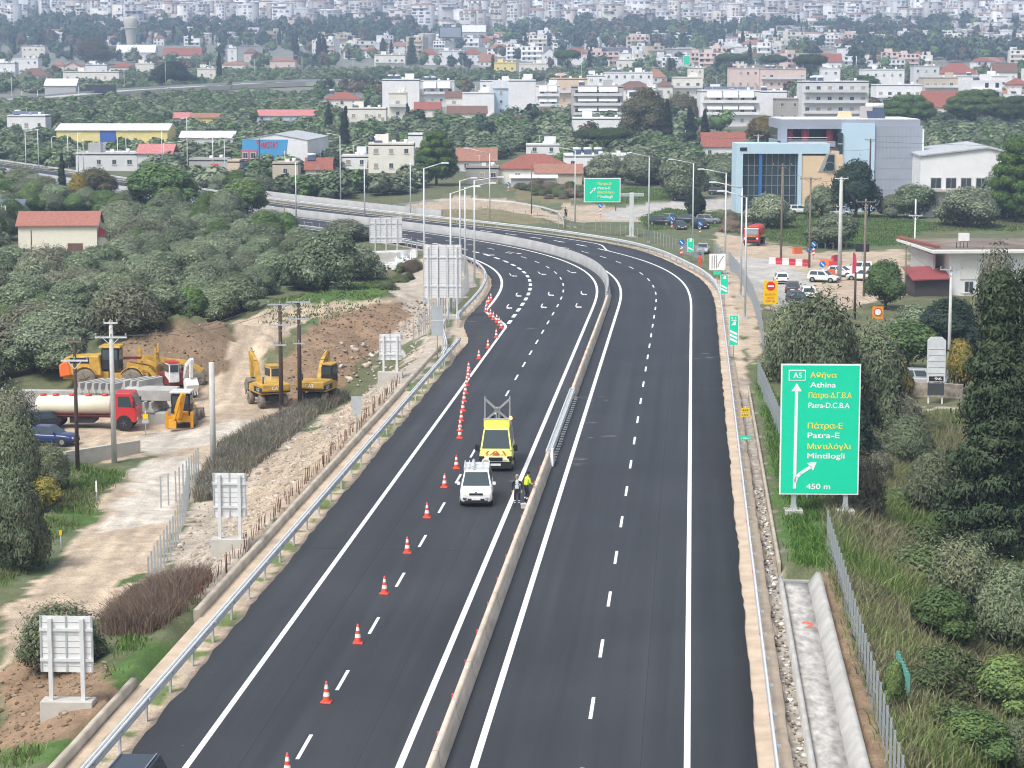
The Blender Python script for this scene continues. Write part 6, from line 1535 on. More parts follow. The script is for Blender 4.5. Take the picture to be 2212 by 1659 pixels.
HOUSES = [
 ('pale house with a red hipped roof left of the white town blocks', rect('n1', 50, 505, 360, 560), dict(floors=2, roof='hip', roofc='red', wall='cream', chimney=True, heaters=1)),
 ('cream flat roofed house with a terrace block behind the two cypresses', rect('n1', 340, 830, 560, 690), dict(floors=1, wall='cream', heaters=1)),
 ('large plain white block with a blank wall and balconies at its left end', rect('n1', 785, 1250, 205, 600), dict(floors=3, blank=True, heaters=2, depth=11)),
 ('cream two storey house with a pergola in front of the blank white block', rect('n1', 865, 1090, 370, 650), dict(floors=2, wall='cream', balc=True)),
 ('pale yellow low block right of the cream pergola house', rect('n1', 1090, 1330, 395, 600), dict(floors=1, wall='cream')),
 ('low house with two red roofs behind the grey bush', rect('n1', 1190, 1510, 480, 610), dict(floors=1, roof='gable', roofc='red', wall='cream', ef=.5)),
 ('pinkish white block with a big pale awning above the red roofs', rect('n1', 1250, 1690, 220, 480), dict(floors=2, wall='pale', balc=True, awn=2, heaters=2)),
 ('narrow house with a brown gable roof and stacked terraces', rect('n1', 1580, 1790, 350, 590), dict(floors=2, roof='gable', roofc='brown', wall='cream', balc=True, ef=.75)),
 ('long low house with a dark red roof just above the olive trees', rect('n1', 1600, 2090, 530, 660), dict(floors=1, roof='gable', roofc='brown', wall='cream', ef=.5)),
 ('white block with a slanting side wall left of the pale metal gable', rect('n1', 1790, 2190, 370, 600), dict(floors=2, wall='white', blank=True)),
 ('beige two storey house with a roof terrace left of the bright green pine', rect('n1', 610, 1180, 1010, 1290), dict(floors=2, wall='cream', heaters=1, drop=14)),
 ('small white tower like block behind the bright green pine', rect('n1', 1110, 1290, 890, 1100), dict(floors=1, blank=True, drop=20)),
 ('low outhouse with a faded red roof in front of the beige terrace house', rect('n1', 610, 890, 1210, 1300), dict(floors=1, roof='gable', roofc='brown', wall='cream', ef=.4)),
 ('house with a wide brown roof carrying dark solar panels right of the pine', rect('n1', 1720, 2212, 1060, 1290), dict(floors=1, roof='gable', roofc='terracotta', wall='pale', ef=.45, pv=True)),
 ('low white annexe with a brick corner by the white hall', rect('n1', 270, 610, 1160, 1260), dict(floors=1, wall='white')),
 ('pale grey metal gabled house left of the tall white block', rect('n2', 165, 365, 225, 590), dict(floors=3, roof='gable', roofc='metal', wall='blue', ef=.8)),
 ('tall blank white block, brightest in the town, with one small window', rect('n2', 357, 700, 215, 640), dict(floors=4, blank=True, depth=12)),
 ('white balcony wing with tilted awnings right of the blank block', rect('n2', 705, 1000, 280, 600), dict(floors=3, balc=True, awn=2)),
 ('peach apartment house behind the white balcony wing', rect('n2', 880, 1350, 190, 480), dict(floors=2, wall='peach', balc=True, heaters=2)),
 ('four storey grey beige apartment block with large pale awnings beside the brown plane tree', rect('n2', 1155, 1800, 290, 700), dict(floors=4, wall='grey', balc=True, awn=2, heaters=1)),
 ('low white shop building below the grey beige apartments', rect('n2', 1165, 1840, 690, 800), dict(floors=1, wall='white', bays=4)),
 ('white roof terrace house between the peach house and the brown hipped roof', rect('n2', 1345, 1570, 150, 320), dict(floors=2, heaters=1)),
 ('long white block at the back of the town with solar heaters', rect('n2', 1565, 2170, 110, 270), dict(floors=2, wall='white', heaters=2)),
 ('cream house with a wide brown hipped roof above the plane tree', rect('n2', 1690, 2212, 220, 400), dict(floors=2, roof='hip', roofc='brown', wall='cream', ef=.6)),
 ('long low wall of white houses behind the white balcony wing', rect('n2', 0, 440, 215, 290), dict(floors=1, wall='white', roofc='terracotta')),
 ('cream farmhouse with a big red hipped roof left of the exit sign', rect('n2', 240, 1170, 1145, 1480), dict(floors=1, roof='hip', roofc='red', wall='cream', ef=.52, drop=4, bays=2)),
 ('stone barn with an old tiled roof in front of the red roofed farmhouse', rect('n2', 700, 1280, 1265, 1500), dict(floors=1, roof='gable', roofc='terracotta', wall='beige', ef=.55, drop=2, blank=True)),
 ('open shed with a white sheet roof in front of the farmhouse', rect('n2', 390, 960, 1400, 1540), dict(floors=1, roof='gable', roofc='white', wall='grey', ef=.8, drop=2, blank=True, depth=6)),
 ('dark open carport with a graffiti wall left of the farmhouse', rect('n2', -180, 235, 1300, 1490), dict(floors=1, roof='flat', roofc='dark', wall='concrete', drop=2, bays=3)),
 ('small white low building among the olive trees', rect('n2', 580, 1000, 1020, 1080), dict(floors=1, wall='white')),
 ('low white house with solar heaters behind the exit sign trees', rect('n2', 1060, 1900, 1155, 1290), dict(floors=1, wall='white', heaters=3)),
 ('wide apartment block with rows of white awnings below a row of solar panels', rect('n3', 530, 1250, 475, 840), dict(floors=3, wall='white', balc=True, awn=3, pv=True)),
 ('white block joined to the right of the awning apartments', rect('n3', 1240, 1570, 480, 770), dict(floors=3, wall='white', blank=True, heaters=1)),
 ('unfinished grey concrete building right of the white block', rect('n3', 1440, 1890, 570, 800), dict(floors=2, wall='concrete', roofc='grey')),
 ('pale pinkish apartment house with balconies behind the showroom roof', (1731, 1875, 178, 258), dict(floors=4, wall='pale', balc=True, heaters=2)),
 ('small house with a brown hipped roof left of the green motorway board', rect('n3', 0, 200, 340, 500), dict(floors=1, roof='hip', roofc='brown', wall='cream')),
 ('cream and white block behind the brown plane tree', rect('n3', 205, 560, 310, 500), dict(floors=2, wall='cream', balc=True)),
 ('pink block with chimneys below the left umbrella pine', rect('n3', 880, 1240, 200, 390), dict(floors=2, wall='pink', heaters=1)),
 ('pink terraced house below the middle umbrella pine', rect('n3', 1250, 1800, 210, 390), dict(floors=2, wall='pink', balc=True, heaters=2)),
 ('house with a red roof and a white gable beam left of the showroom', rect('n3', 560, 1070, 975, 1200), dict(floors=1, roof='gable', roofc='red', wall='white', ef=.45, drop=14)),
 ('white house right of the umbrella pines', rect('n3', 1985, 2212, 200, 380), dict(floors=2, wall='white', heaters=1)),
 ('white flat roofed block with a tall stair tower', rect('n4', 280, 770, 215, 430), dict(floors=2, wall='white', heaters=1)),
 ('white house with a green tarpaulin on its terrace', rect('n4', 430, 980, 400, 640), dict(floors=2, wall='white', balc=True)),
 ('small whitish house left of the long red roof', rect('n4', 880, 1190, 175, 350), dict(floors=2, wall='pale')),
 ('long cream house with a red roof at the foot of the tall trees', rect('n4', 1190, 1660, 135, 330), dict(floors=1, roof='hip', roofc='red', wall='cream', ef=.5)),
 ('house with the biggest bright red gable roof above the round pines', rect('n4', 1010, 1480, 475, 690), dict(floors=1, roof='gable', roofc='red', wall='cream', ef=.3)),
 ('beige house with a shaded porch behind the bright red gable roof', rect('n4', 1000, 1480, 310, 490), dict(floors=2, wall='beige', balc=True)),
 ('white villa with stepped terraces at the right', rect('n4', 1470, 2010, 295, 490), dict(floors=2, wall='white', balc=True, heaters=1)),
 ('white house with a red gable roof near the right edge', rect('n4', 1840, 2130, 135, 300), dict(floors=1, roof='gable', roofc='brown', wall='white', ef=.5)),
 ('pink house with a bright red roof cut by the right edge', rect('n4', 2015, 2260, 320, 500), dict(floors=2, roof='hip', roofc='red', wall='pink', ef=.7)),
 ('white house with solar panels covering its roof beside the palm', rect('n5', 80, 500, 830, 955), dict(floors=1, wall='white', pv=True, heaters=1, drop=16)),
 ('pale warehouse left of the dark billboard', rect('n5', 490, 830, 425, 560), dict(floors=1, roof='gable', roofc='white', wall='grey', ef=.6, blank=True)),
 ('long cream row behind the dark billboard', rect('n5', 690, 1300, 350, 430), dict(floors=1, wall='cream', roofc='terracotta', bays=6)),
 ('white flat roofed house at the left end of the far village', rect('n5', 140, 420, 205, 340), dict(floors=2, wall='white')),
 ('cream block at the top of the far village on the left', rect('n5', 240, 490, 70, 170), dict(floors=2, wall='cream')),
 ('small red roofed house in the middle of the far village', rect('n5', 560, 700, 230, 320), dict(floors=1, roof='hip', roofc='terracotta', wall='pink')),
 ('pink gabled house right of the small red roof', rect('n5', 705, 880, 240, 340), dict(floors=2, roof='gable_front', roofc='terracotta', wall='pink')),
 ('white terraced house above the dark billboard', rect('n5', 930, 1170, 275, 370), dict(floors=1, wall='white', heaters=1)),
 ('cream house with a red hipped roof right of the brown tree', rect('n5', 1200, 1480, 250, 340), dict(floors=1, roof='hip', roofc='red', wall='cream')),
 ('long cream wall house before the dark green trees', rect('n5', 1480, 1680, 260, 350), dict(floors=1, wall='cream')),
 ('white house cut by the left edge of the picture', rect('n5', -60, 170, 255, 400), dict(floors=2, wall='white', balc=True)),
 ('low beige house with a terracotta roof by the left village trees', rect('n5', 180, 530, 310, 420), dict(floors=1, roof='hip', roofc='brown', wall='beige', ef=.5)),
 ('long low grey and white shed at the foot of the water tower', rect('n5', 1270, 1690, 55, 170), dict(floors=1, roof='gable', roofc='white', wall='pale', ef=.5)),
 ('row of pale sheds with red roofs right of the water tower', rect('n5', 1780, 2190, 90, 200), dict(floors=1, roof='gable', roofc='red', wall='cream', ef=.5)),
 ('pink house with two white shutters alone in the olive trees', rect('n6', 980, 1260, 190, 290), dict(floors=1, roof='hip', roofc='terracotta', wall='pink', ef=.75, bays=2)),
 ('low white house left of the lone pink house', rect('n6', 460, 720, 235, 290), dict(floors=1, roof='hip', roofc='terracotta', wall='white')),
 ('pale cream house by the tall narrow cypress', rect('n6', 190, 390, 315, 405), dict(floors=1, wall='cream', heaters=2)),
 ('white houses with dark red roofs right of the red roofed sheds', rect('n6', 520, 620, 90, 190), dict(floors=2, wall='white')),
 ('pinkish house at the right end of the far village', rect('n6', 700, 850, 95, 190), dict(floors=1, roof='hip', roofc='brown', wall='pink')),
 ('long yellow shed half sunk in the olive trees', rect('n6', 110, 430, 800, 860), dict(floors=1, roof='gable', roofc='terracotta', wall='yellow', ef=.6, blank=True, drop=12)),
 ('low maroon shed left of the yellow shed', rect('n6', -70, 105, 795, 850), dict(floors=1, roof='gable', roofc='pink', wall='beige', ef=.5, blank=True, drop=12)),
 ('long low shed with a pale pink roof in the olive trees', rect('n6', 840, 1475, 765, 840), dict(floors=1, roof='gable', roofc='pink', wall='blue', ef=.5, drop=10, bays=6)),
 ('low beige shed with a flat roof below the blue hall', rect('n6', 1010, 1290, 1345, 1470), dict(floors=1, wall='beige', bays=1)),
 ('small bright red roofed house with solar panels right of the blue hall', rect('n6', 1370, 1650, 1290, 1420), dict(floors=1, roof='gable', roofc='red', wall='cream', ef=.3, pv=True, heaters=1)),
 ('orange shed left of the blue hall', rect('n6', 525, 645, 1320, 1410), dict(floors=1, wall='peach', blank=True)),
 ('long pale grey boundary shed left of the orange shed', rect('n6', 100, 520, 1305, 1370), dict(floors=1, wall='grey', blank=True)),
 ('white roofed greenhouse sheds behind the yellow hall', rect('n6', 0, 580, 1000, 1080), dict(floors=1, roof='gable', roofc='white', wall='pale', ef=.5, blank=True)),
 ('cream villa with an arcade left of the tall dark conifer', rect('n7', 380, 720, 345, 470), dict(floors=2, wall='cream', balc=True)),
 ('white house with a red roof right of the tall dark conifer', rect('n7', 870, 1080, 280, 400), dict(floors=2, roof='hip', roofc='red', wall='white')),
 ('white terraced houses between the two red roofs', rect('n7', 1090, 1380, 300, 400), dict(floors=2, wall='white')),
 ('white house with a brown red roof near the long white wall', rect('n7', 1380, 1560, 275, 400), dict(floors=2, roof='hip', roofc='red', wall='white')),
 ('low terracotta roofed house beside the brown tree', rect('n7', 1540, 1710, 335, 420), dict(floors=1, roof='gable', roofc='terracotta', wall='cream', ef=.4)),
 ('yellowish flat roofed house under the street lamp', rect('n7', 1705, 1945, 430, 510), dict(floors=1, wall='yellow')),
 ('low cream house right of the yellowish flat roof', rect('n7', 1980, 2280, 440, 500), dict(floors=1, wall='cream', roofc='terracotta')),
 ('white flat shed left of the dark cypress row', rect('n7', 120, 440, 215, 280), dict(floors=1, wall='pale', bays=3)),
 ('long white roofed hall beside the black billboard frame', rect('n7', 1350, 1610, 15, 110), dict(floors=1, roof='gable', roofc='white', wall='grey', ef=.5)),
 ('long white roofed hall among the tall grey trees', rect('n7', 1800, 2140, 95, 150), dict(floors=1, roof='gable', roofc='white', wall='pale', ef=.5)),
 ('white arched villa with a red roof left of the umbrella pine', rect('n8', 20, 190, 270, 430), dict(floors=2, roof='gable_front', roofc='red', wall='white', ef=.7)),
 ('red roofed villas behind the umbrella pine', rect('n8', 260, 520, 265, 400), dict(floors=1, roof='hip', roofc='red', wall='white')),
 ('small house with a vivid red roof below the dark sheds', rect('n8', 630, 770, 345, 410), dict(floors=1, roof='hip', roofc='red', wall='cream')),
 ('white long house right of the vivid red roof', rect('n8', 800, 1010, 325, 380), dict(floors=1, wall='white')),
 ('dark roofed sheds behind the white long house', rect('n8', 640, 1030, 265, 335), dict(floors=1, roof='gable', roofc='dark', wall='blue', ef=.5)),
 ('very long grey industrial wall building', rect('n8', 1190, 1790, 280, 370), dict(floors=1, wall='grey', roofc='terracotta', bays=8)),
 ('low cream house in front of the long grey wall', rect('n8', 850, 1080, 400, 470), dict(floors=1, wall='cream')),
 ('house with a terracotta hipped roof left of the green board', rect('n8', 1160, 1400, 500, 600), dict(floors=1, roof='hip', roofc='terracotta', wall='pale', ef=.4)),
 ('white and brown house just right of the green board', rect('n8', 1640, 1810, 490, 600), dict(floors=2, wall='cream', roofc='terracotta')),
 ('white house with a flat roof left of the left umbrella pine', rect('n8', 2010, 2230, 250, 350), dict(floors=1, wall='pale')),
 ('white house with a red gable right of the three umbrella pines', rect('z2', 880, 1040, 345, 425), dict(floors=1, roof='gable', roofc='red', wall='white', ef=.5)),
 ('long pale hall with a flat grey roof behind the red gabled house', rect('z2', 820, 1090, 315, 360), dict(floors=1, wall='grey', bays=5)),
 ('white villa between the cypress group and the umbrella pines', rect('z2', 270, 430, 305, 360), dict(floors=1, wall='white')),
 ('low house with a terracotta roof behind the middle umbrella pine', rect('z2', 620, 760, 320, 370), dict(floors=1, roof='hip', roofc='terracotta', wall='pink')),
]
for lab, px, kw in HOUSES: bldg(lab, px, **kw)
# grey flat roofed house with a stair block and a pink roofed wing
r0 = rect('n5', 830, 1500, 1240, 1400)
g, W, D, hw, Ht, k = bldg('grey flat roofed house with a tall stair block and a pink roofed wing', r0, floors=1, wall='pale', drop=6, bays=4)
b = MB(); b.box((-W * .2, 2.5, hw / 2 + 1.2), (W * .2, 3.5, hw + 2.6)); b.build('stair_tower', WALLS['grey'], g)
b = MB(); b.box((W * .78, D / 2, hw / 2), (W * .55, D, hw)); b.build('wing', WALLS['pale'], g)
b = MB(); gable(b, W * .56, D, hw, 2.2); b.build('wing_roof', ROOFS['pink'], g, (W * .78, 0, 0))
# yellow hall with a blue panel
r0 = rect('n5', 620, 1830, 920, 1090)
g, W, D, hw, Ht, k = bldg('long yellow hall with a white roof and one blue panel behind the left street lamps', r0, floors=1, roof='gable', roofc='white', wall='yellow', ef=.72, blank=True, drop=12, depth=16, cat='hall', name='hall')
b = MB(); b.box((W * (-.5 + 475 / 1210 + 87 / 1210), -.06, hw * .5), (W * 175 / 1210, .1, hw * .96)); b.build('blue_panel', mat('panel_blue', (.05, .13, .45), .5), g)
b = MB(); b.box((-W * .42, -.06, hw * .3), (W * .14, .1, hw * .2)); b.build('opening', BLACK, g)
# blue hall with red lettering
p = AT(612, 372); k = PPM(p)
W = (663 - 521) / k; hh = (372 - 302) / k; D = 34
g = thing('hall', 'blue and white commercial hall with red lettering and a pink window corner', 'hall', (p[0] - 2, p[1], p[2]), R(-4))
BLU = mat('facade_blue', (.07, .33, .62), .6, var=.05); PNK = mat('facade_pink', (.42, .17, .22), .6)
b = MB(); b.box((0, D / 2, hh / 2 - .5), (W, D, hh + 1)); b.build('wall', WALLS['white'], g)
b = MB(); b.prism([(-W / 2, -.5), (W * .12, -.5), (W * .2, hh + .05), (-W / 2, hh + .05)], -.05, -.15); b.build('blue_facade', BLU, g)
b = MB(); gable(b, W, D, hh, 1.5, .2, False); b.build('roof', ROOFS['metal'], g)
b = MB(); b.prism([(-W / 2, hh - .1), (W / 2, hh - .1), (0, hh + 1.3)], -.02, .2); b.build('gable_wall', WALLS['white'], g)
b = MB(); b.box((-W * .39, -.22, hh * .52), (W * .24, .14, hh * .36)); o = b.build('pink_corner', PNK, g)
for x in (-W * .45, -W * .33): link('window', win_mesh(1.3, 1.6), o, (x, -.33, hh * .52))
letter(g, 'ΣΗΜΟΤΑΣ', -W * .28, hh * .84, W * .33, 1.6, mat('letter_red', (.62, .03, .04), .5), 0).location.y = -.22
b = MB(); b.box((0, -.22, hh * .12), (2.6, .1, 2.4)); b.build('door', BLACK, g)
for q in range(4): link('window', win_mesh(1.2, 1.0), g, (W / 2 + .04, 5 + q * 7, hh * .45), R(90))
# chapel on the left
p = AT(140, 542); k = PPM(p)
W = (212 - 44) / k; hw = (542 - 487) / k; D = 7.0
g = thing('chapel', 'cream chapel with a long red tiled roof and small red apse among olives', 'chapel', (p[0] - 1.0, p[1], p[2]), R(4))
b = MB(); b.box((0, D / 2, hw / 2 - .6), (W, D, hw + 1.2)); b.prism([(.05, hw), (D - .05, hw), (D / 2, hw + 1.75)], -W / 2, W / 2, 0, 'x'); b.build('wall', mat('chapel_cream', (.85, .8, .68), .85, var=.05), g)
b = MB(); gable(b, W, D, hw, 1.9, .35); b.build('roof', mat('roof_chapel', (.35, .145, .11), .85, var=.25, scale=3, bump=.4), g)
b = MB(); b.tube((W / 2 + .1, 2.6, -.5), (W / 2 + .1, 2.6, hw * .55), 1.5, 1.5, 14); b.build('apse', mat('chapel_cream', (0, 0, 0)), g)
b = MB(); b.lathe([(1.7, 0), (1.0, .7), (.05, 1.3)], 14); b.build('apse_roof', mat('roof_apse', (.5, .07, .07), .7), g, (W / 2 + .1, 2.6, hw * .55))
b = MB(); b.box((W * .22, -.03, hw * .15), (2.2, .1, 1.1)); b.build('niche', ROOFS['brown'], g)
BOXES.append((25, 228, 455, 520, p[1]))
# lattice mast with a raised solar panel beside the chapel
p = AT(12, 515)
g = thing('mast', 'white lattice mast left of the chapel', 'mast', p)
b = MB()
for x, y in ((-.6, -.5), (.6, -.5), (0, .6)): b.bar((x, y, -.3), (x * .3, y * .3, 5.2), .09)
for z in range(5):
 f = 1 - z * .14
 b.bar((-.6 * f, -.5 * f, z), (.6 * f, -.5 * f, z + 1), .05); b.bar((.6 * f, -.5 * f, z), (0, .6 * f, z + 1), .05)
b.build('lattice', WHITE, g)
b = MB(); b.box((-.4, -.4, 2.6), (.1, .1, 5.6)); b.build('pole', WHITE, g)
p = AT(20, 492)
g = thing('solar_array', 'tilted solar panel on posts behind the white mast', 'solar panel', (p[0], p[1], p[2]))
b = MB(); b.box((0, 0, 4.0), (5.5, 3.4, .1), rx=R(24)); b.build('panel', PVM, g)
b = MB()
for x in (-2, 2): b.bar((x, .3, 0), (x, .3, 3.9), .14)
b.build('post', GALV, g)
# water tower
p = AT(284, 112); k = PPM(p); ht = (112 - 36) / k
g = thing('water_tower', 'tall tapering concrete water tower rising above the far trees on the left', 'tower', p)
b = MB(); b.lathe([(3.4, -2), (3.6, ht * .3), (4.6, ht * .62), (5.2, ht * .68), (5.2, ht * .92), (4.4, ht * .97), (.5, ht)], 18); b.build('shaft', mat('tower_concrete', (.5, .48, .42), .85, var=.1, scale=.2), g)
b = MB(); b.lathe([(5.3, 0), (5.5, .5), (5.3, 1)], 18); b.build('gallery', WALLS['grey'], g, (0, 0, ht * .66))
# billboards
def billboard(label, px, m, fm=DARKM, lit=None):
 u0, u1, vt, vb, vg = px
 p = AT((u0 + u1) / 2, vg); k = PPM(p); W = (u1 - u0) / k; h = (vb - vt) / k; z = (vg - vb) / k
 g = thing('billboard', label, 'billboard', p)
 b = MB(); b.box((0, 0, z + h / 2), (W, .5, h)); b.build('frame', fm, g)
 b = MB(); b.box((0, -.3, z + h / 2), (W * .9, .06, h * .86)); b.build('panel', m, g)
 for x in (-.3, .3):
  b = MB(); b.box((W * x, .5, z / 2 + h / 4), (.5, .5, z + h / 2)); b.build('post', fm, g)
 return g
billboard('dark blank billboard seen from behind beside the viaduct', (187, 252, 184, 208, 216), mat('billboard_dark', (.028, .033, .05), .7))
billboard('black framed billboard with a grey panel far off above the red roofs', (948, 998, 58, 82, 96), mat('billboard_grey', (.3, .34, .4), .5))
billboard('far green motorway board above the white houses', (1476, 1490, 120, 141, 152), S_GRN, S_WHT)
billboard('small red board left of the lamp posts in the middle ground', (456, 472, 354, 368, 384), S_RED, S_RED)
billboard('green board half hidden by trees beside the left carriageway', (424, 462, 388, 402, 412), S_GRN, S_WHT)
# viaduct on the left
def ribbon(b, pts, w, z0, z1, m=0):
 for (x0, y0), (x1, y1) in zip(pts[:-1], pts[1:]): b.bar((x0, y0, (z0 + z1) / 2), (x1, y1, (z0 + z1) / 2), w, z1 - z0, m)
va = [AT(u, v) for u, v in ((-60, 232), (110, 222), (260, 208), (420, 198), (560, 190), (650, 187), (760, 186))]
zt = max(q[2] for q in va) + .5
g = thing('viaduct', 'low pale concrete viaduct crossing the far olive groves on the left', 'bridge', (0, 0, 0))
b = MB()
for a, c in zip(va[:-1], va[1:]): b.bar((a[0], a[1], a[2] + 1.3), (c[0], c[1], c[2] + 1.3), 9, 2.2)
b.build('deck', mat('viaduct_concrete', (.5, .48, .42), .85, var=.1, scale=.1), g)
b = MB()
for a, c in zip(va[:-1], va[1:]): b.bar((a[0], a[1] - 4.4, a[2] + 3.1), (c[0], c[1] - 4.4, c[2] + 3.1), .3, .8)
b.build('guardrail', GALV, g)
# bright concrete parapet of the far left carriageway
g = thing('bridge_parapet', 'pierced white parapet of the overpass at the far left edge', 'parapet', (0, 0, 0))
A0 = AT(-20, 372); A1 = AT(132, 402)
b = MB()
for z in (.7, 1.5): b.bar((A0[0], A0[1], A0[2] + z), (A1[0], A1[1], A1[2] + z), .3, .3)
b.build('rail', WALLS['grey'], g)
b = MB(); b.box((0, 0, .9), (.5, .4, 1.6)); pm_ = b.mesh('baluster', WALLS['grey'])
for q in range(22):
 t = q / 21; link('baluster', pm_, g, tuple(np.array(A0) * (1 - t) + np.array(A1) * t))
# ---- the blue showroom
p = AT(1796, 458); k = PPM(p); f0 = .864063
XU = lambda zx: ((1700 + zx / 2.572) * f0 - 1796) / k
ZV = lambda zy: (458 - (zy / 2.572) * f0) / k
g = thing('showroom', 'large blue and grey showroom with a tall glass front, cream wall and red columns', 'commercial building', p, 0)
LB = mat('facade_light_blue', (.5, .66, .78), .6, var=.05, scale=.3); GP = mat('facade_grey_panel', (.36, .39, .46), .5, .2, var=.05, scale=.4); CR = mat('facade_cream', (.74, .55, .37), .75, var=.05); DB = mat('facade_deep_blue', (.03, .15, .42), .55)
SG = mat('showroom_glass', (.035, .055, .065), .12, var=.3, scale=.5, spec=.7); MUL = mat('mullion_grey', (.3, .34, .36), .5, .3); COLR = mat('column_red', (.36, .07, .10), .6)
D = 24
def slab(nm, x0, x1, z0, z1, y0, y1, m):
 b = MB(); b.box(((x0 + x1) / 2, (y0 + y1) / 2, (z0 + z1) / 2), (x1 - x0, y1 - y0, z1 - z0)); return b.build(nm, m, g)
xa, xb_, xc_, xd = XU(655), XU(1010), XU(1258), XU(1565)
zt0 = ZV(775); zlow = ZV(925)
slab('tower_wall', xc_, xd, -.5, ZV(815), 3, D, GP)
slab('centre_wall', XU(1045), xc_ - .02, -.5, ZV(800), 2.6, D, LB)
slab('upper_floor', xa, XU(1010), ZV(950), ZV(925) + .3, 4, D, GP)
slab('upper_back', xa + .3, XU(1010), ZV(925) + .3, zt0 - 1.0, 9, D, WIN)
slab('roof', xa, xd - .4, zt0 - 1.8, zt0, 3.4, D + .5, GP); slab('roof_top', xa + .3, xd - .6, zt0, zt0 + .12, 3.6, D, ROOFS['white'])
slab('corner_pier', xa, XU(695), ZV(940), zt0 - 1.8, 3.4, 9, GP)
for zx in (715, 820, 980):
 b = MB(); b.tube((XU(zx), 5.5, ZV(960)), (XU(zx), 5.5, zt0 - 1.8), .75, .75, 12); b.build('column', COLR, g)
slab('dark_strip', XU(1018), XU(1048), -.5, ZV(860), 2.2, 4, SG)
for zy in (930, 1000, 1060):
 slab('floor_line', XU(1018), XU(1048), ZV(zy) - .06, ZV(zy) + .06, 2.15, 2.3, WHITE)
for zz_ in np.arange(2.0, ZV(815), 2.05): slab('panel_joint', xc_, xd, zz_ - .04, zz_ + .04, 2.97, 3.02, MUL)
for q in range(1, 12): slab('panel_joint', xc_ + (xd - xc_) * q / 12 - .02, xc_ + (xd - xc_) * q / 12 + .02, -.5, ZV(815), 2.98, 3.02, MUL)
slab('edge_trim', xd, xd + .3, -.5, ZV(835), 2.9, D, WHITE)
# low glass block in front
x0, x1 = XU(358), XU(955)
slab('front_parapet', x0, x1, ZV(990), zlow, 0, 9, LB)
slab('front_pier', x0, XU(400), -.5, ZV(990), 0, 9, LB); slab('front_pier', XU(755), XU(778), -.5, ZV(990), 0, 9, LB)
slab('blue_pier', XU(505), XU(525), -.5, ZV(990), .3, 2, DB); slab('blue_pier', XU(385), XU(402), -.5, ZV(990), .5, 2, DB)
slab('cream_wall', XU(778), XU(1045), -.5, ZV(1003), .2, 9, CR)
slab('glass_front', XU(400), XU(755), -.5, ZV(990), 1.2, 1.4, SG)
for q in range(10): slab('mullion', XU(402 + q * 38) - .05, XU(402 + q * 38) + .05, -.5, ZV(990), 1.05, 1.2, MUL)
for q in range(5): slab('transom', XU(400), XU(755), 1.2 + q * 1.9, 1.3 + q * 1.9, 1.05, 1.2, MUL)
slab('cream_upper', XU(930), XU(1018), ZV(1003) + .01, ZV(975), .3, 5, CR)
b = MB(); b.prism([(XU(885), ZV(1105)), (XU(990), ZV(1105)), (XU(990), ZV(990)), (XU(935), ZV(990))], .06, .18); b.build('slanted_window', WALLS['concrete'], g)
b = MB(); b.prism([(XU(915), ZV(1098)), (XU(985), ZV(1098)), (XU(985), ZV(998)), (XU(950), ZV(998))], -.02, .05); b.build('slanted_glass', SG, g)
b = MB()
for q in range(20):
 a0, a1 = q * math.pi / 10, (q + 1) * math.pi / 10
 b.bar((XU(957) + .95 * math.cos(a0), -.08, ZV(1075) + .95 * math.sin(a0)), (XU(957) + .95 * math.cos(a1), -.08, ZV(1075) + .95 * math.sin(a1)), .12)
b.build('ring_emblem', MUL, g)
slab('sign', XU(380), XU(425), ZV(972), ZV(950), -.08, 0, BLACK)
b = MB()
for q in range(3): b.bar((XU(690), 3.6, ZV(940) + .5 + q * .5), (XU(955), 3.6, ZV(940) + .5 + q * .5), .07)
b.build('railing', WHITE, g)
solar(g, XU(1290), 9, zt0, 1.7)
b = MB(); b.box((XU(1235), 10, zt0 + 1.2), (2.2, 2, 2.4)); b.build('air_unit', WALLS['grey'], g)
b = MB(); b.box((XU(1085), 8, zt0 + .7), (3.0, 2, 1.5), taper=.7); b.build('roof_hatch', CR, g)
BOXES.append((1590, 1994, 262, 440, p[1]))
# white hall behind
p2 = AT(2086, 470); k2 = PPM(p2)
g = thing('hall', 'white industrial hall with grey sheet roof and a row of dark windows beside the showroom', 'hall', (p2[0], p2[1] + 2, p2[2]), R(-5))
W = (2182 - 1992) / k2; hl = (470 - 340) / k2; ha = (470 - 322) / k2
b = MB(); b.prism([(-W / 2, -.8), (W / 2, -.8), (W / 2, hl + .6), (W * .25, ha), (-W / 2, hl)], 0, 32); b.build('wall', WALLS['white'], g)
b = MB(); b.prism([(-W / 2 - .3, hl), (W * .25, ha + .02), (W / 2 + .3, hl + .6), (W / 2 + .3, hl + .85), (W * .25, ha + .3), (-W / 2 - .3, hl + .25)], -.4, 33); b.build('roof', ROOFS['metal'], g)
for q in range(5): link('window', win_mesh(2.2, 2.2), g, (-W / 2 + 2.9 + q * 2.75, -.03, hl * .56))
b = MB(); b.box((W * .15, -.05, hl * .2), (W * .3, .1, hl * .42)); b.build('roller_door', LB, g)
b = MB(); b.box((-.5, -.9, hl * .43), (W * .92, 1.9, .25)); b.build('canopy', WALLS['concrete'], g)
b = MB(); b.box((W * .4, -.06, hl * .2), (W * .18, .1, hl * .42)); b.build('opening', BLACK, g)
BOXES.append((1994, 2180, 297, 445, p2[1]))
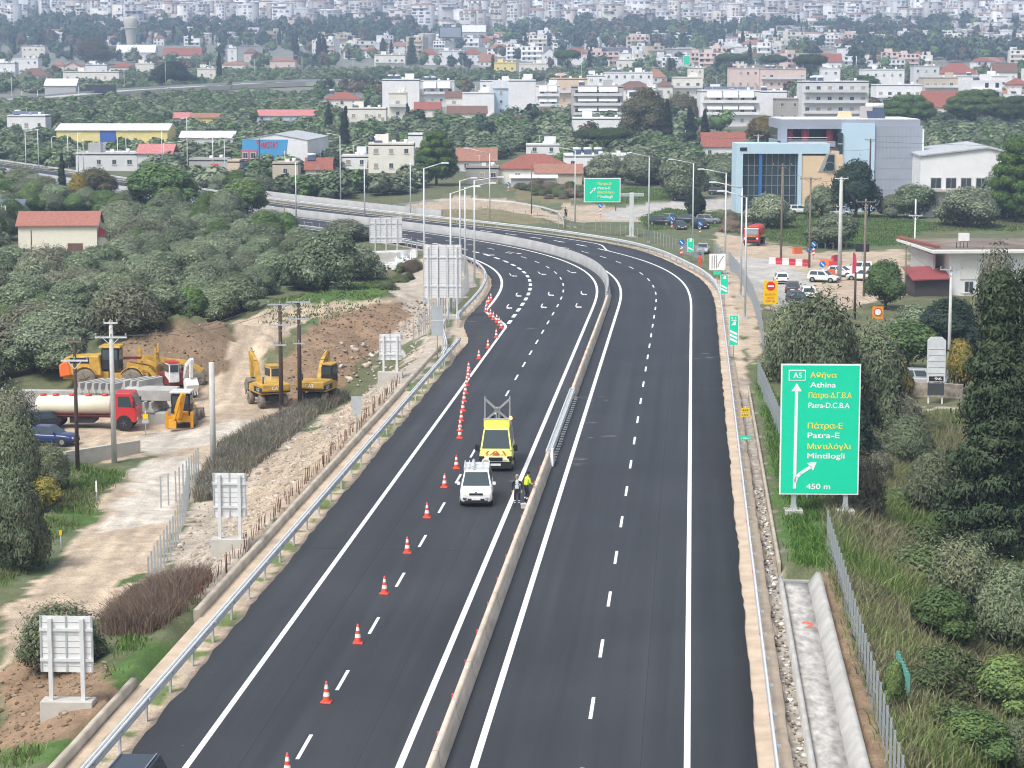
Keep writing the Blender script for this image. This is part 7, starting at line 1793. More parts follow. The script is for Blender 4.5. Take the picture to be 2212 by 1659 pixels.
# ---- the flat roofed restaurant on the right
p = AT(2110, 640); k = PPM(p)
zr = lambda v: (640 - v) / k
xr = lambda u: (u - 2110) / k
g = thing('restaurant', 'white flat roofed building with a stained roof deck and a red corner awning', 'commercial building', p, R(3))
x0, x1 = xr(2048), xr(2300); zt = zr(545)
b = MB(); b.box(((x0 + x1) / 2, 9, zt / 2 - .5), (x1 - x0, 18, zt + 1)); b.build('wall', WALLS['white'], g)
b = MB(); b.box(((x0 + x1) / 2 - .8, 8.6, zt + .15), (x1 - x0 + 3.2, 20, .3)); b.build('roof_slab', mat('roof_white_edge', (.7, .69, .67), .8, var=.1), g)
b = MB(); b.box(((x0 + x1) / 2 - .8, 9.4, zt + .33), (x1 - x0 + 2.6, 17.6, .05)); b.build('roof_deck', mat('roof_deck_stained', (.2, .16, .13), .9, var=.5, scale=.25), g)
b = MB(); b.bar((x0 - 2.2, 18.4, zt + .55), (x0 - .9, 2.0, zt + .55), .5, .3); b.build('tile_edge', ROOFS['red'], g)
b = MB(); b.box((xr(2130), -.06, zt * .62), (xr(2190) - xr(2075), .1, 2.5)); b.build('blind', AWN, g)
for u in (2092, 2150, 2200): link('window', win_mesh(1.2, 1.5), g, (xr(u), -.04, zt * .22))
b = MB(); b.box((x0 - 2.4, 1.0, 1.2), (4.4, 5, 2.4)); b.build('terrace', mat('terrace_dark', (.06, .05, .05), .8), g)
b = MB(); b.add([(x0 - 5.0, -2.1, 2.3), (x0 - .3, -2.1, 2.45), (x0 - .3, 3.5, 3.5), (x0 - 5.0, 3.5, 3.35), (x0 - 5.0, -2.1, 2.15), (x0 - .3, -2.1, 2.3), (x0 - .3, 3.5, 3.35), (x0 - 5.0, 3.5, 3.2)], [(0, 1, 2, 3), (7, 6, 5, 4), (0, 4, 5, 1), (1, 5, 6, 2), (2, 6, 7, 3), (3, 7, 4, 0)]); b.build('awning', mat('awning_red', (.27, .065, .065), .8), g)
b = MB(); b.box((x0 + 4.8, 12, zt + 1.0), (1.3, .6, 1.0)); b.build('air_unit', WHITE, g)
b = MB(); b.box((x0 + 12.5, 9, zt + 2.0), (.7, .7, 3.6)); b.box((x0 + 12.5, 9, zt + 3.9), (.9, .9, .5)); b.build('chimney', WALLS['cream'], g)
b = MB(); b.box((x0 - 1.4, 8, zt * .55), (.3, 12, zt * .75)); b.build('side_wall', WALLS['grey'], g)
for q in range(4):
 b = MB(); b.tube((x0 + 1.6 + q * .45, 3.0, zt + .3), (x0 + 1.6 + q * .45, 3.0, zt + 1.1), .05); b.build('roof_pipe', DARKM, g)
BOXES.append((1965, 2212, 490, 600, p[1]))
# advertising totem, stone wall, red flag, noticeboards
p = AT(2020, 872); k = PPM(p)
g = thing('billboard_totem', 'tall white advertising totem with a rounded top and small dark plates below', 'sign', p)
w = 39 / k; h = (872 - 727) / k
b = MB(); b.prism([(-w / 2, h * .33), (w / 2, h * .33), (w / 2, h * .95), (w * .3, h), (-w * .3, h), (-w / 2, h * .95)], -.15, .15); b.build('board', mat('totem_white', (.62, .64, .66), .5), g)
for q in range(5):
 b = MB(); b.box((0, -.16, h * (.46 + q * .09)), (w * .92, .02, .04)); b.build('joint', GALV, g)
b = MB(); b.box((0, -.17, h * .38), (w * .8, .03, h * .07)); b.build('lower_plate', BLACK, g)
b = MB(); b.box((0, -.1, h * .22), (w * .9, .12, h * .18)); b.build('dark_plate', P_DGREY, g)
letter(g, '96', -w * .1, h * .38, w * .4, h * .04, S_WHT).location.y = -.2
for x in (-w * .38, w * .38):
 b = MB(); b.box((x, .05, h * .25), (.12, .12, h * .5)); b.build('leg', WHITE, g)
A0 = AT(1955, 862); A1 = AT(2090, 870)
g = thing('stone_wall', 'low rubble stone wall behind the advertising totem', 'wall', (0, 0, 0))
b = MB(); b.bar((A0[0], A0[1] + 2, A0[2] + .5), (A1[0], A1[1] + 2, A1[2] + .5), .5, 1.5); b.build('wall', mat('rubble_stone', (.35, .3, .25), .95, var=.5, scale=2.2, bump=.8), g)
p = AT(1840, 605)
g = thing('flag_banner', 'tall red feather flag beside the concrete pole', 'flag', p)
b = MB(); b.tube((0, 0, 0), (0, 0, 3.7), .03); b.build('pole', WHITE, g)
b = MB(); b.prism([(.05, .4), (.45, .5), (.6, 2.2), (.5, 3.3), (.2, 3.7), (.05, 3.6)], -.02, .02); b.build('flag', mat('flag_red', (.6, .05, .1), .7), g)
p = AT(1862, 582)
g = thing('noticeboard', 'small black square noticeboard left of the tree by the awning', 'sign', p)
b = MB(); b.box((0, 0, 3.0), (1.9, .12, 1.1)); b.build('panel', BLACK, g)
b = MB(); b.box((0, .1, 1.6), (.12, .12, 3.2)); b.build('post', GALV, g)
# water filled barriers, drums and arrow boards at the roadworks
BW = mat('barrier_white_plastic', (.72, .72, .72), .5); BRD = mat('barrier_red_plastic', (.52, .04, .06), .5); BOR = mat('barrier_orange_plastic', (.74, .17, .06), .5)
for i in range(6):
 p = AT(1668 + i * 14.5, 570 + i * 1.0); b = MB(); b.prism([(-.28, 0), (.28, 0), (.24, .3), (.12, .45), (.1, .95), (-.1, .95), (-.12, .45), (-.24, .3)], -.48, .48, 0)
 tag(b.build('plastic_barrier', (BW, BRD)[i % 2], None, p, R(86)), '%s plastic road barrier, %s from the left in the row at the roadworks' % (('white', 'red')[i % 2], ('first', 'second', 'third', 'fourth', 'fifth', 'sixth')[i]), 'barrier', 'plastic barriers at the roadworks')
for i, (u, v, m_, w) in enumerate(((1785, 575, BOR, 'left of the wooden pole'), (1805, 580, BRD, 'at the foot of the wooden pole'), (1790, 598, BOR, 'nearest to the white hatchback'), (1722, 548, BOR, 'alone at the edge of the grass'), (1803, 566, BRD, 'behind the wooden pole'))):
 p = AT(u, v); b = MB(); b.prism([(-.3, 0), (.3, 0), (.12, 1.0), (-.12, 1.0)], -.9, .9, 0)
 tag(b.build('plastic_barrier', m_, None, p, R(70 + 20 * i)), 'orange red plastic barrier ' + w, 'barrier', 'loose barriers at the roadworks')
def arrow_board(label, u, v, h=2.2):
 p = AT(u, v); g = thing('direction_arrow_sign', label, 'road sign', p)
 b = MB(); b.tube((0, .05, 0), (0, .05, h), .04); b.build('post', GALV, g)
 b = MB(); b.tube((0, 0, h), (0, -.04, h), .42, .42, 18); b.build('disc', S_BLU, g)
 flat(g, 'arrow', stroke([(-.2, h + .2), (.2, h - .2)], .12), S_WHT, -.05)
 b = MB()
 for q in range(4): b.prism([(-.18, .5 + q * .28), (.18, .62 + q * .28), (.18, .76 + q * .28), (-.18, .64 + q * .28)], -.04, -.01, q % 2)
 b.build('striped_board', [S_RED, S_WHT], g)
for lab, u, v in (('blue arrow disc sign at the left end of the plastic barriers', 1748, 574), ('blue arrow disc sign above the plastic barriers', 1757, 560), ('blue arrow disc sign before the white hatchback', 1776, 607), ('blue arrow disc sign by the far guardrail junction', 1297, 470),
      ('blue arrow disc sign at the corner of the carport road', 1098, 420), ('blue arrow disc sign on the gravel before the parked cars', 1451, 500), ('blue arrow disc sign nearest to the green marker', 1472, 560), ('blue arrow disc sign beside the grey parked car', 1512, 512)): arrow_board(lab, u, v)
p = AT(1512, 580)
person('road worker in orange clothing behind the bend guardrail', p, R(150), standing(), [SKIN, CONE_O, CONE_O, SHOE, SHIRT, REFL], HAIRD)
p = AT(1862, 648)
# cemetery walls and a pile of pale stones behind the left sign
g = thing('cemetery_wall', 'white cemetery wall with small marble tombs beside the farthest white sign', 'wall', (0, 0, 0))
for i, (u0, v0, u1, v1) in enumerate(((560, 552, 760, 560), (640, 560, 830, 568), (800, 560, 900, 556), (470, 545, 560, 552))):
 A0 = AT(u0, v0); A1 = AT(u1, v1)
 b = MB(); b.bar((A0[0], A0[1], A0[2] + .5), (A1[0], A1[1], A1[2] + .5), .25, 1.2); b.build('wall', WALLS['white' if i else 'grey'], g)
for i in range(14):
 p = AT(795 + i * 7.5, 572 + (i % 3) * 5)
 b = MB(); b.box((0, 0, .35), (1.0, 2.0, .7)); b.bar((0, .9, .6), (0, .9, 1.7), .12); b.bar((-.3, .9, 1.35), (.3, .9, 1.35), .1)
 tag(b.build('tomb', WALLS['white'], None, p, random.uniform(-.2, .2)), 'small white marble tomb with a cross below the farthest white sign', 'tomb', 'tombs by the cemetery wall')
# hydrant posts, dirt track details
g = post_sign('marker_post', 'small yellow topped marker post beside the dirt track', 132, 1192, 1.3, (('panel', 1.15, .16, .3, S_YBG, -.05),), pr=.04, cat='marker post')
g = post_sign('marker_post', 'thin white marker post in the grass left of the dirt track', 209, 1090, 1.6, (('panel', 1.2, .1, .7, S_WHT, -.04),), pr=.03, cat='marker post')
g = post_sign('road_sign', 'small yellow and grey sign on the verge before the stacked beams', 315, 940, 1.9, (('panel', 1.5, .4, .4, S_YBG, -.05), ('panel', 1.1, .5, .3, GALV, -.05)), pr=.035)
A0 = AT(140, 1004); A1 = AT(300, 978)
g = thing('concrete_wall', 'low concrete parapet wall beside the dirt track bend', 'wall', (0, 0, 0))
b = MB(); b.bar((A0[0], A0[1], A0[2] + .4), (A1[0], A1[1], A1[2] + .4), .4, 1.1); b.build('wall', CONC, g)
# ------------------------------------------------------------------ trees and shrubs: crowns of leaf-sized faces on tapered, forked trunks
LEAF = attr_mat('foliage', rough=0.75, var=.1, scale=1.5, obj_var=.32, trans=.08, spec=.15, nrm=True)
LEAF_FAR = attr_mat('foliage_far', rough=.85, var=.12, scale=.08, trans=.0, spec=.1, nrm=True)
BARK = mat('bark', (.11, .085, .065), .9, var=.3, scale=3)
def leaf_cloud(lobes, n, size, base, r, vary=.22, tint=None, aspect=1.6, inner=.78, rag=.08, core=.62):
 """quads scattered through the outer shell of a set of ellipsoids"""
 L = np.array(lobes, float)
 wgt = (L[:, 3] * L[:, 4] + L[:, 4] * L[:, 5] + L[:, 3] * L[:, 5]); wgt /= wgt.sum()
 k = r.choice(len(L), n, p=wgt)
 d = r.normal(size=(n, 3)); d /= np.linalg.norm(d, axis=1)[:, None]
 d[:, 2] = np.where((d[:, 2] < -.25) & (r.random(n) < .6), -d[:, 2], d[:, 2])
 rad = inner + (1.06 - inner) * r.random(n) ** .6 + rag * np.abs(r.normal(size=n)) * np.sign(r.random(n) - .35)
 P = L[k, :3] + d * L[k, 3:6] * rad[:, None]
 keep = P[:, 2] > .15
 P = P[keep]; d = d[keep]; k = k[keep]; n = len(P)
 nr = d + .33 * r.normal(size=(n, 3)); nr[:, 2] += .3; nr /= np.linalg.norm(nr, axis=1)[:, None]
 t = np.cross(nr, r.normal(size=(n, 3))); t /= np.linalg.norm(t, axis=1)[:, None] + 1e-9
 b = np.cross(nr, t)
 s = size * (.55 + .9 * r.random(n))[:, None]
 t = t * s * aspect / 2; b = b * s / 2
 V = np.stack([P - t - b, P + t - b, P + t + b, P - t + b], 1).reshape(-1, 3)
 F = np.arange(n * 4).reshape(-1, 4)
 c = np.array(base)[None, :] * (1 + vary * r.normal(size=(n, 1)) * .6)
 clump = fbm(P[:, 0] * 1.0 + 31, P[:, 1] + P[:, 2] * 1.3, 1.3, 7)
 c = c * (1 + .16 * clump)[:, None]
 if tint is not None:
  m = (r.random(n) < tint[1]) | (clump > 1.5 - tint[1] * 2)
  c[m] = np.array(tint[0])[None, :] * (1 + .2 * r.normal(size=(m.sum(), 1)))
 C_ = np.repeat(np.clip(c, .008, .6), 4, 0)
 nn_ = d * (1, 1, 1.15) + .28 * r.normal(size=(n, 3)); nn_[:, 2] += .12; nn_ /= np.linalg.norm(nn_, axis=1)[:, None]
 N_ = np.repeat(nn_, 4, 0)
 if core:      # the dense twigs inside
  vs, fs, ns = [], [], []
  for q in L:
   o = len(vs)
   for i in range(1, 5):
    for j in range(7):
     th = math.pi * i / 5; ph = 2 * math.pi * j / 7
     vs.append((q[0] + q[3] * core * math.sin(th) * math.cos(ph), q[1] + q[4] * core * math.sin(th) * math.sin(ph), max(.1, q[2] + q[5] * core * math.cos(th))))
   for i in range(3):
    for j in range(7): fs.append((o + i * 7 + j, o + i * 7 + (j + 1) % 7, o + (i + 1) * 7 + (j + 1) % 7, o + (i + 1) * 7 + j))
   ns += [((x_ - q[0]) / q[3], (y_ - q[1]) / q[4], (z_ - q[2]) / q[5]) for x_, y_, z_ in vs[o:]] + [(0, 0, 1)]
   vs.append((q[0], q[1], q[2] + q[5] * core)); tp = len(vs) - 1
   for j in range(7): fs.append((o + j, o + (j + 1) % 7, tp, tp))
  fs = np.array(fs) + len(V)
  V = np.concatenate([V, np.array(vs)]);
  C_ = np.concatenate([C_, np.tile(np.array(base) * .95, (len(vs), 1))]); N_ = np.concatenate([N_, np.array(ns)])
  tri = fs[:, 2] == fs[:, 3]
  F = np.concatenate([F, fs[~tri]])
 return V, F, C_, N_
def crown_mesh(name, *a, m=None, **k):
 V, F, c, N_ = leaf_cloud(*a, **k)
 return np_mesh(name, V, F, m or LEAF, cols=c, nrm=N_)
def trunk_mesh(h, r0, limbs, r, fork=.45, lean=.1, spread=.4):
 b = MB()
 p = Vector((0, 0, -.4)); q = Vector((r.normal() * lean * h * .3, r.normal() * lean * h * .3, h * fork))
 b.tube(p, q, r0, r0 * .7, 8)
 for i in range(limbs):
  a = 2 * math.pi * (i + r.random() * .5) / limbs
  e = q + Vector((math.cos(a) * h * spread, math.sin(a) * h * spread, h * (.3 + .2 * r.random())))
  mid = (q + e) / 2 + Vector((0, 0, .06 * h))
  b.tube(q, mid, r0 * .5, r0 * .35, 6); b.tube(mid, e, r0 * .35, r0 * .12, 6)
 return b.mesh('trunk', BARK)
def lobes_dome(r, n, R_, h0, h1, flat=.75, sub=(.4, .6)):
 """a lumpy dome of overlapping clumps"""
 o = []
 for i in range(n):
  a = r.random() * 6.283; t = r.random() ** .5
  rr = R_ * t * .68
  z = h0 + (h1 - h0) * (.25 + .7 * (1 - t * t) * (.55 + .45 * r.random()))
  s = R_ * (sub[0] + (sub[1] - sub[0]) * r.random())
  o.append((math.cos(a) * rr, math.sin(a) * rr, z - s * flat * .5, s, s, s * flat))
 o.append((0, 0, (h0 + h1) * .48, R_ * .66, R_ * .66, (h1 - h0) * .48))
 return o
OLV = (.15, .197, .11); OLV2 = (.195, .232, .145); GRN = (.11, .175, .065); DGR = (.045, .075, .046); PINE = (.05, .085, .022); CYP = (.032, .05, .03); BRN = (.15, .12, .075); GRY = (.215, .215, .15); YEL = (.3, .21, .045)
T = {}
def make(kind, i, lob, n, size, base, h, tr, **k):
 r = np.random.default_rng(abs(hash_(kind)) + i)
 k.setdefault('aspect', 2.0)
 T.setdefault(kind, []).append((crown_mesh('crown', lob(r), int(n * 2.4), size * .6, base, r, **k), trunk_mesh(*tr, r), h))
def hash_(s): return sum((i + 3) * ord(c) for i, c in enumerate(s)) % 9973
for i in range(6): make('olive', i, lambda r: lobes_dome(r, 12, 3.2, .7, 5.0, .8, (.3, .5)), 6500, .19, OLV if i % 2 else OLV2, 5.0, (4.2, .28, 4), aspect=1.8, tint=((.26, .29, .2), .2))
for i in range(2): make('thicket', i, lambda r: lobes_dome(r, 26, 3.4, .3, 5.2, 1.0, (.16, .34)), 15000, .12, (.175, .215, .12), 5.0, (4.2, .16, 7), tint=((.2, .2, .13), .25), core=.4, rag=.2, aspect=3.0)
for i in range(3): make('broadleaf', i, lambda r: lobes_dome(r, 13, 3.5, 1.3, 7.0, .9, (.28, .5)), 6000, .24, GRN, 7.0, (5.8, .25, 5), tint=((.14, .18, .05), .2))
for i in range(3): make('dark', i, lambda r: lobes_dome(r, 13, 3.7, 1.2, 7.5, .95, (.28, .5)), 5600, .26, DGR, 7.5, (6.0, .25, 5))
for i in range(2): make('brown', i, lambda r: lobes_dome(r, 14, 3.9, 1.5, 8.0, .9, (.26, .45)), 6000, .22, BRN, 8.0, (6.5, .25, 6), tint=((.11, .13, .06), .35), core=.55)
for i in range(2): make('yellow', i, lambda r: lobes_dome(r, 11, 2.6, .6, 4.6, .9, (.28, .5)), 4200, .2, (.2, .18, .05), 4.6, (3.8, .14, 5), tint=(YEL, .3))
for i in range(2): make('greybush', i, lambda r: lobes_dome(r, 16, 3.0, .3, 4.0, .9, (.18, .4)), 7000, .13, GRY, 4.0, (3.0, .1, 6), tint=((.13, .15, .09), .3), core=.35, rag=.25, aspect=3.4)
for i in range(3): make('bush', i, lambda r: lobes_dome(r, 8, 1.6, .1, 1.9, .7), 3200, .11, (.11, .15, .06), 1.9, (1.3, .06, 5), tint=((.15, .15, .08), .2), rag=.2, core=.45)
for i in range(2): make('drybush', i, lambda r: lobes_dome(r, 8, 1.6, .1, 1.7, .7), 4200, .08, (.2, .15, .11), 1.7, (1.2, .05, 6), core=.35, rag=.3, aspect=3.6)
for i in range(2): make('umbrella', i, lambda r: [(math.cos(a) * q, math.sin(a) * q, 8.2 - q * q * .035 + r.random() * .6, 2.4, 2.4, 1.35) for q, m in ((0, 1), (2.6, 6), (4.6, 10)) for a in [6.283 * (j + r.random() * .4) / m for j in range(m)]], 8000, .24, (.055, .09, .032), 9.6, (8.0, .4, 7, ), inner=.6, tint=((.085, .135, .04), .2))
for i in range(2): make('roundpine', i, lambda r: [(math.cos(a) * q, math.sin(a) * q, z + r.random() * .6, 1.7, 1.7, 1.2) for q, z, m in ((0, 8.6, 1), (2.2, 8.1, 6), (3.8, 6.6, 10), (4.4, 5.0, 12), (3.4, 4.0, 8)) for a in [6.283 * (j + r.random() * .5) / m for j in range(m)]], 9500, .22, (.07, .125, .035), 9.8, (7.6, .35, 7), inner=.62, tint=((.12, .17, .045), .25))
for i in range(2): make('pine', i, lambda r: [(math.cos(a) * q, math.sin(a) * q, z + r.random() * .8, 1.5, 1.5, 1.0) for q, z, m in ((0, 11.2, 1), (1.2, 10.2, 4), (2.2, 8.8, 6), (2.9, 7.0, 8), (3.4, 5.2, 9), (3.5, 3.4, 9), (2.8, 2.0, 7)) for a in [6.283 * (j + r.random() * .5) / m for j in range(m)]], 10000, .22, (.09, .155, .035), 12.0, (10, .3, 6), inner=.6, tint=((.15, .2, .045), .3))
for i in range(3): make('cypress', i, lambda r: [(r.normal() * .12, r.normal() * .12, z, w_, w_, 1.2) for z, w_ in ((1.2, .95), (2.4, 1.15), (3.8, 1.15), (5.2, 1.05), (6.6, .9), (8.0, .68), (9.3, .42))], 4200, .17, CYP, 10.3, (4, .2, 3), inner=.7)
for i in range(2): make('conifer', i, lambda r: [(math.cos(a) * q * r.uniform(.6, 1.35), math.sin(a) * q * r.uniform(.6, 1.35), z - q * .12 + r.normal() * .3, r.uniform(.6, 1.1), r.uniform(.6, 1.1), .45) for z, w_ in [(1.2 + .85 * j, 3.0 * (1 - j / 14.5)) for j in range(14)] for q in ([w_ * .35, w_ * .8] if w_ > 1 else [w_ * .3]) for a in [6.283 * (j2 + r.random()) / 7 for j2 in range(7)]], 26000, .12, (.068, .1, .05), 13.2, (11, .28, 0), inner=.3, core=.35, rag=.3, tint=((.085, .105, .055), .2), aspect=2.8)
def palm():
 r = np.random.default_rng(5); V, F, c = [], [], []
 for i in range(46):
  a = r.random() * 6.283; el = r.random() * 1.5 - .35; L_ = 2.4 + .5 * r.random()
  for j in range(7):
   t0, t1 = j / 7, (j + 1) / 7
   f = lambda t: np.array([math.cos(a) * L_ * t * math.cos(el), math.sin(a) * L_ * t * math.cos(el), 5.0 + L_ * (math.sin(el) * t - .55 * t * t)])
   p, q = f(t0), f(t1); s = np.array([-math.sin(a), math.cos(a), 0]) * .26 * (1 - t0 * .6)
   k = len(V); V += [p - s, p + s, q + s * .9, q - s * .9]; F.append((k, k + 1, k + 2, k + 3)); c += [(.07, .085, .05)] * 4
 b = MB(); b.tube((0, 0, -.3), (.2, 0, 5), .32, .26, 9)
 T['palm'] = [(np_mesh('crown', np.array(V), np.array(F), LEAF, cols=np.array(c), nrm=np.tile((0., -.4, .9), (len(V), 1))), b.mesh('trunk', BARK), 7.0)]
palm()
_tn = [0]
def tree(kind, p, h, label, name=None, cat='tree', group=None, wf=1.0, var=None):
 v = T[kind]; i = _tn[0] if var is None else var; _tn[0] += 1
 cm, tm, h0 = v[i % len(v)]
 g = thing(name or 'tree', label, cat, (p[0], p[1], p[2] - .1), random.random() * 6.28, group)
 s = h / h0
 g.scale = (s * wf, s * wf, s)
 link('trunk', tm, g); link('crown', cm, g)
 return g
def tree_px(kind, u, vb, vt, label, name=None, cat='tree', w=None, group=None, var=None, wr=None):
 """from pixel foot and top; w: pixel width"""
 p = AT(u, vb); k = PPM(p); h = (vb - vt) / k / math.cos(PITCH)
 wf = 1.0
 if w:
  me = T[kind][0][0]; co = np.empty(len(me.vertices) * 3, np.float32); me.vertices.foreach_get('co', co); co = co.reshape(-1, 3)
  w0 = (co[:, 0].max() - co[:, 0].min()) * h / T[kind][0][2]
  wf = (w / k) / w0
 return tree(kind, p, h, label, name, cat, group, wf, var)
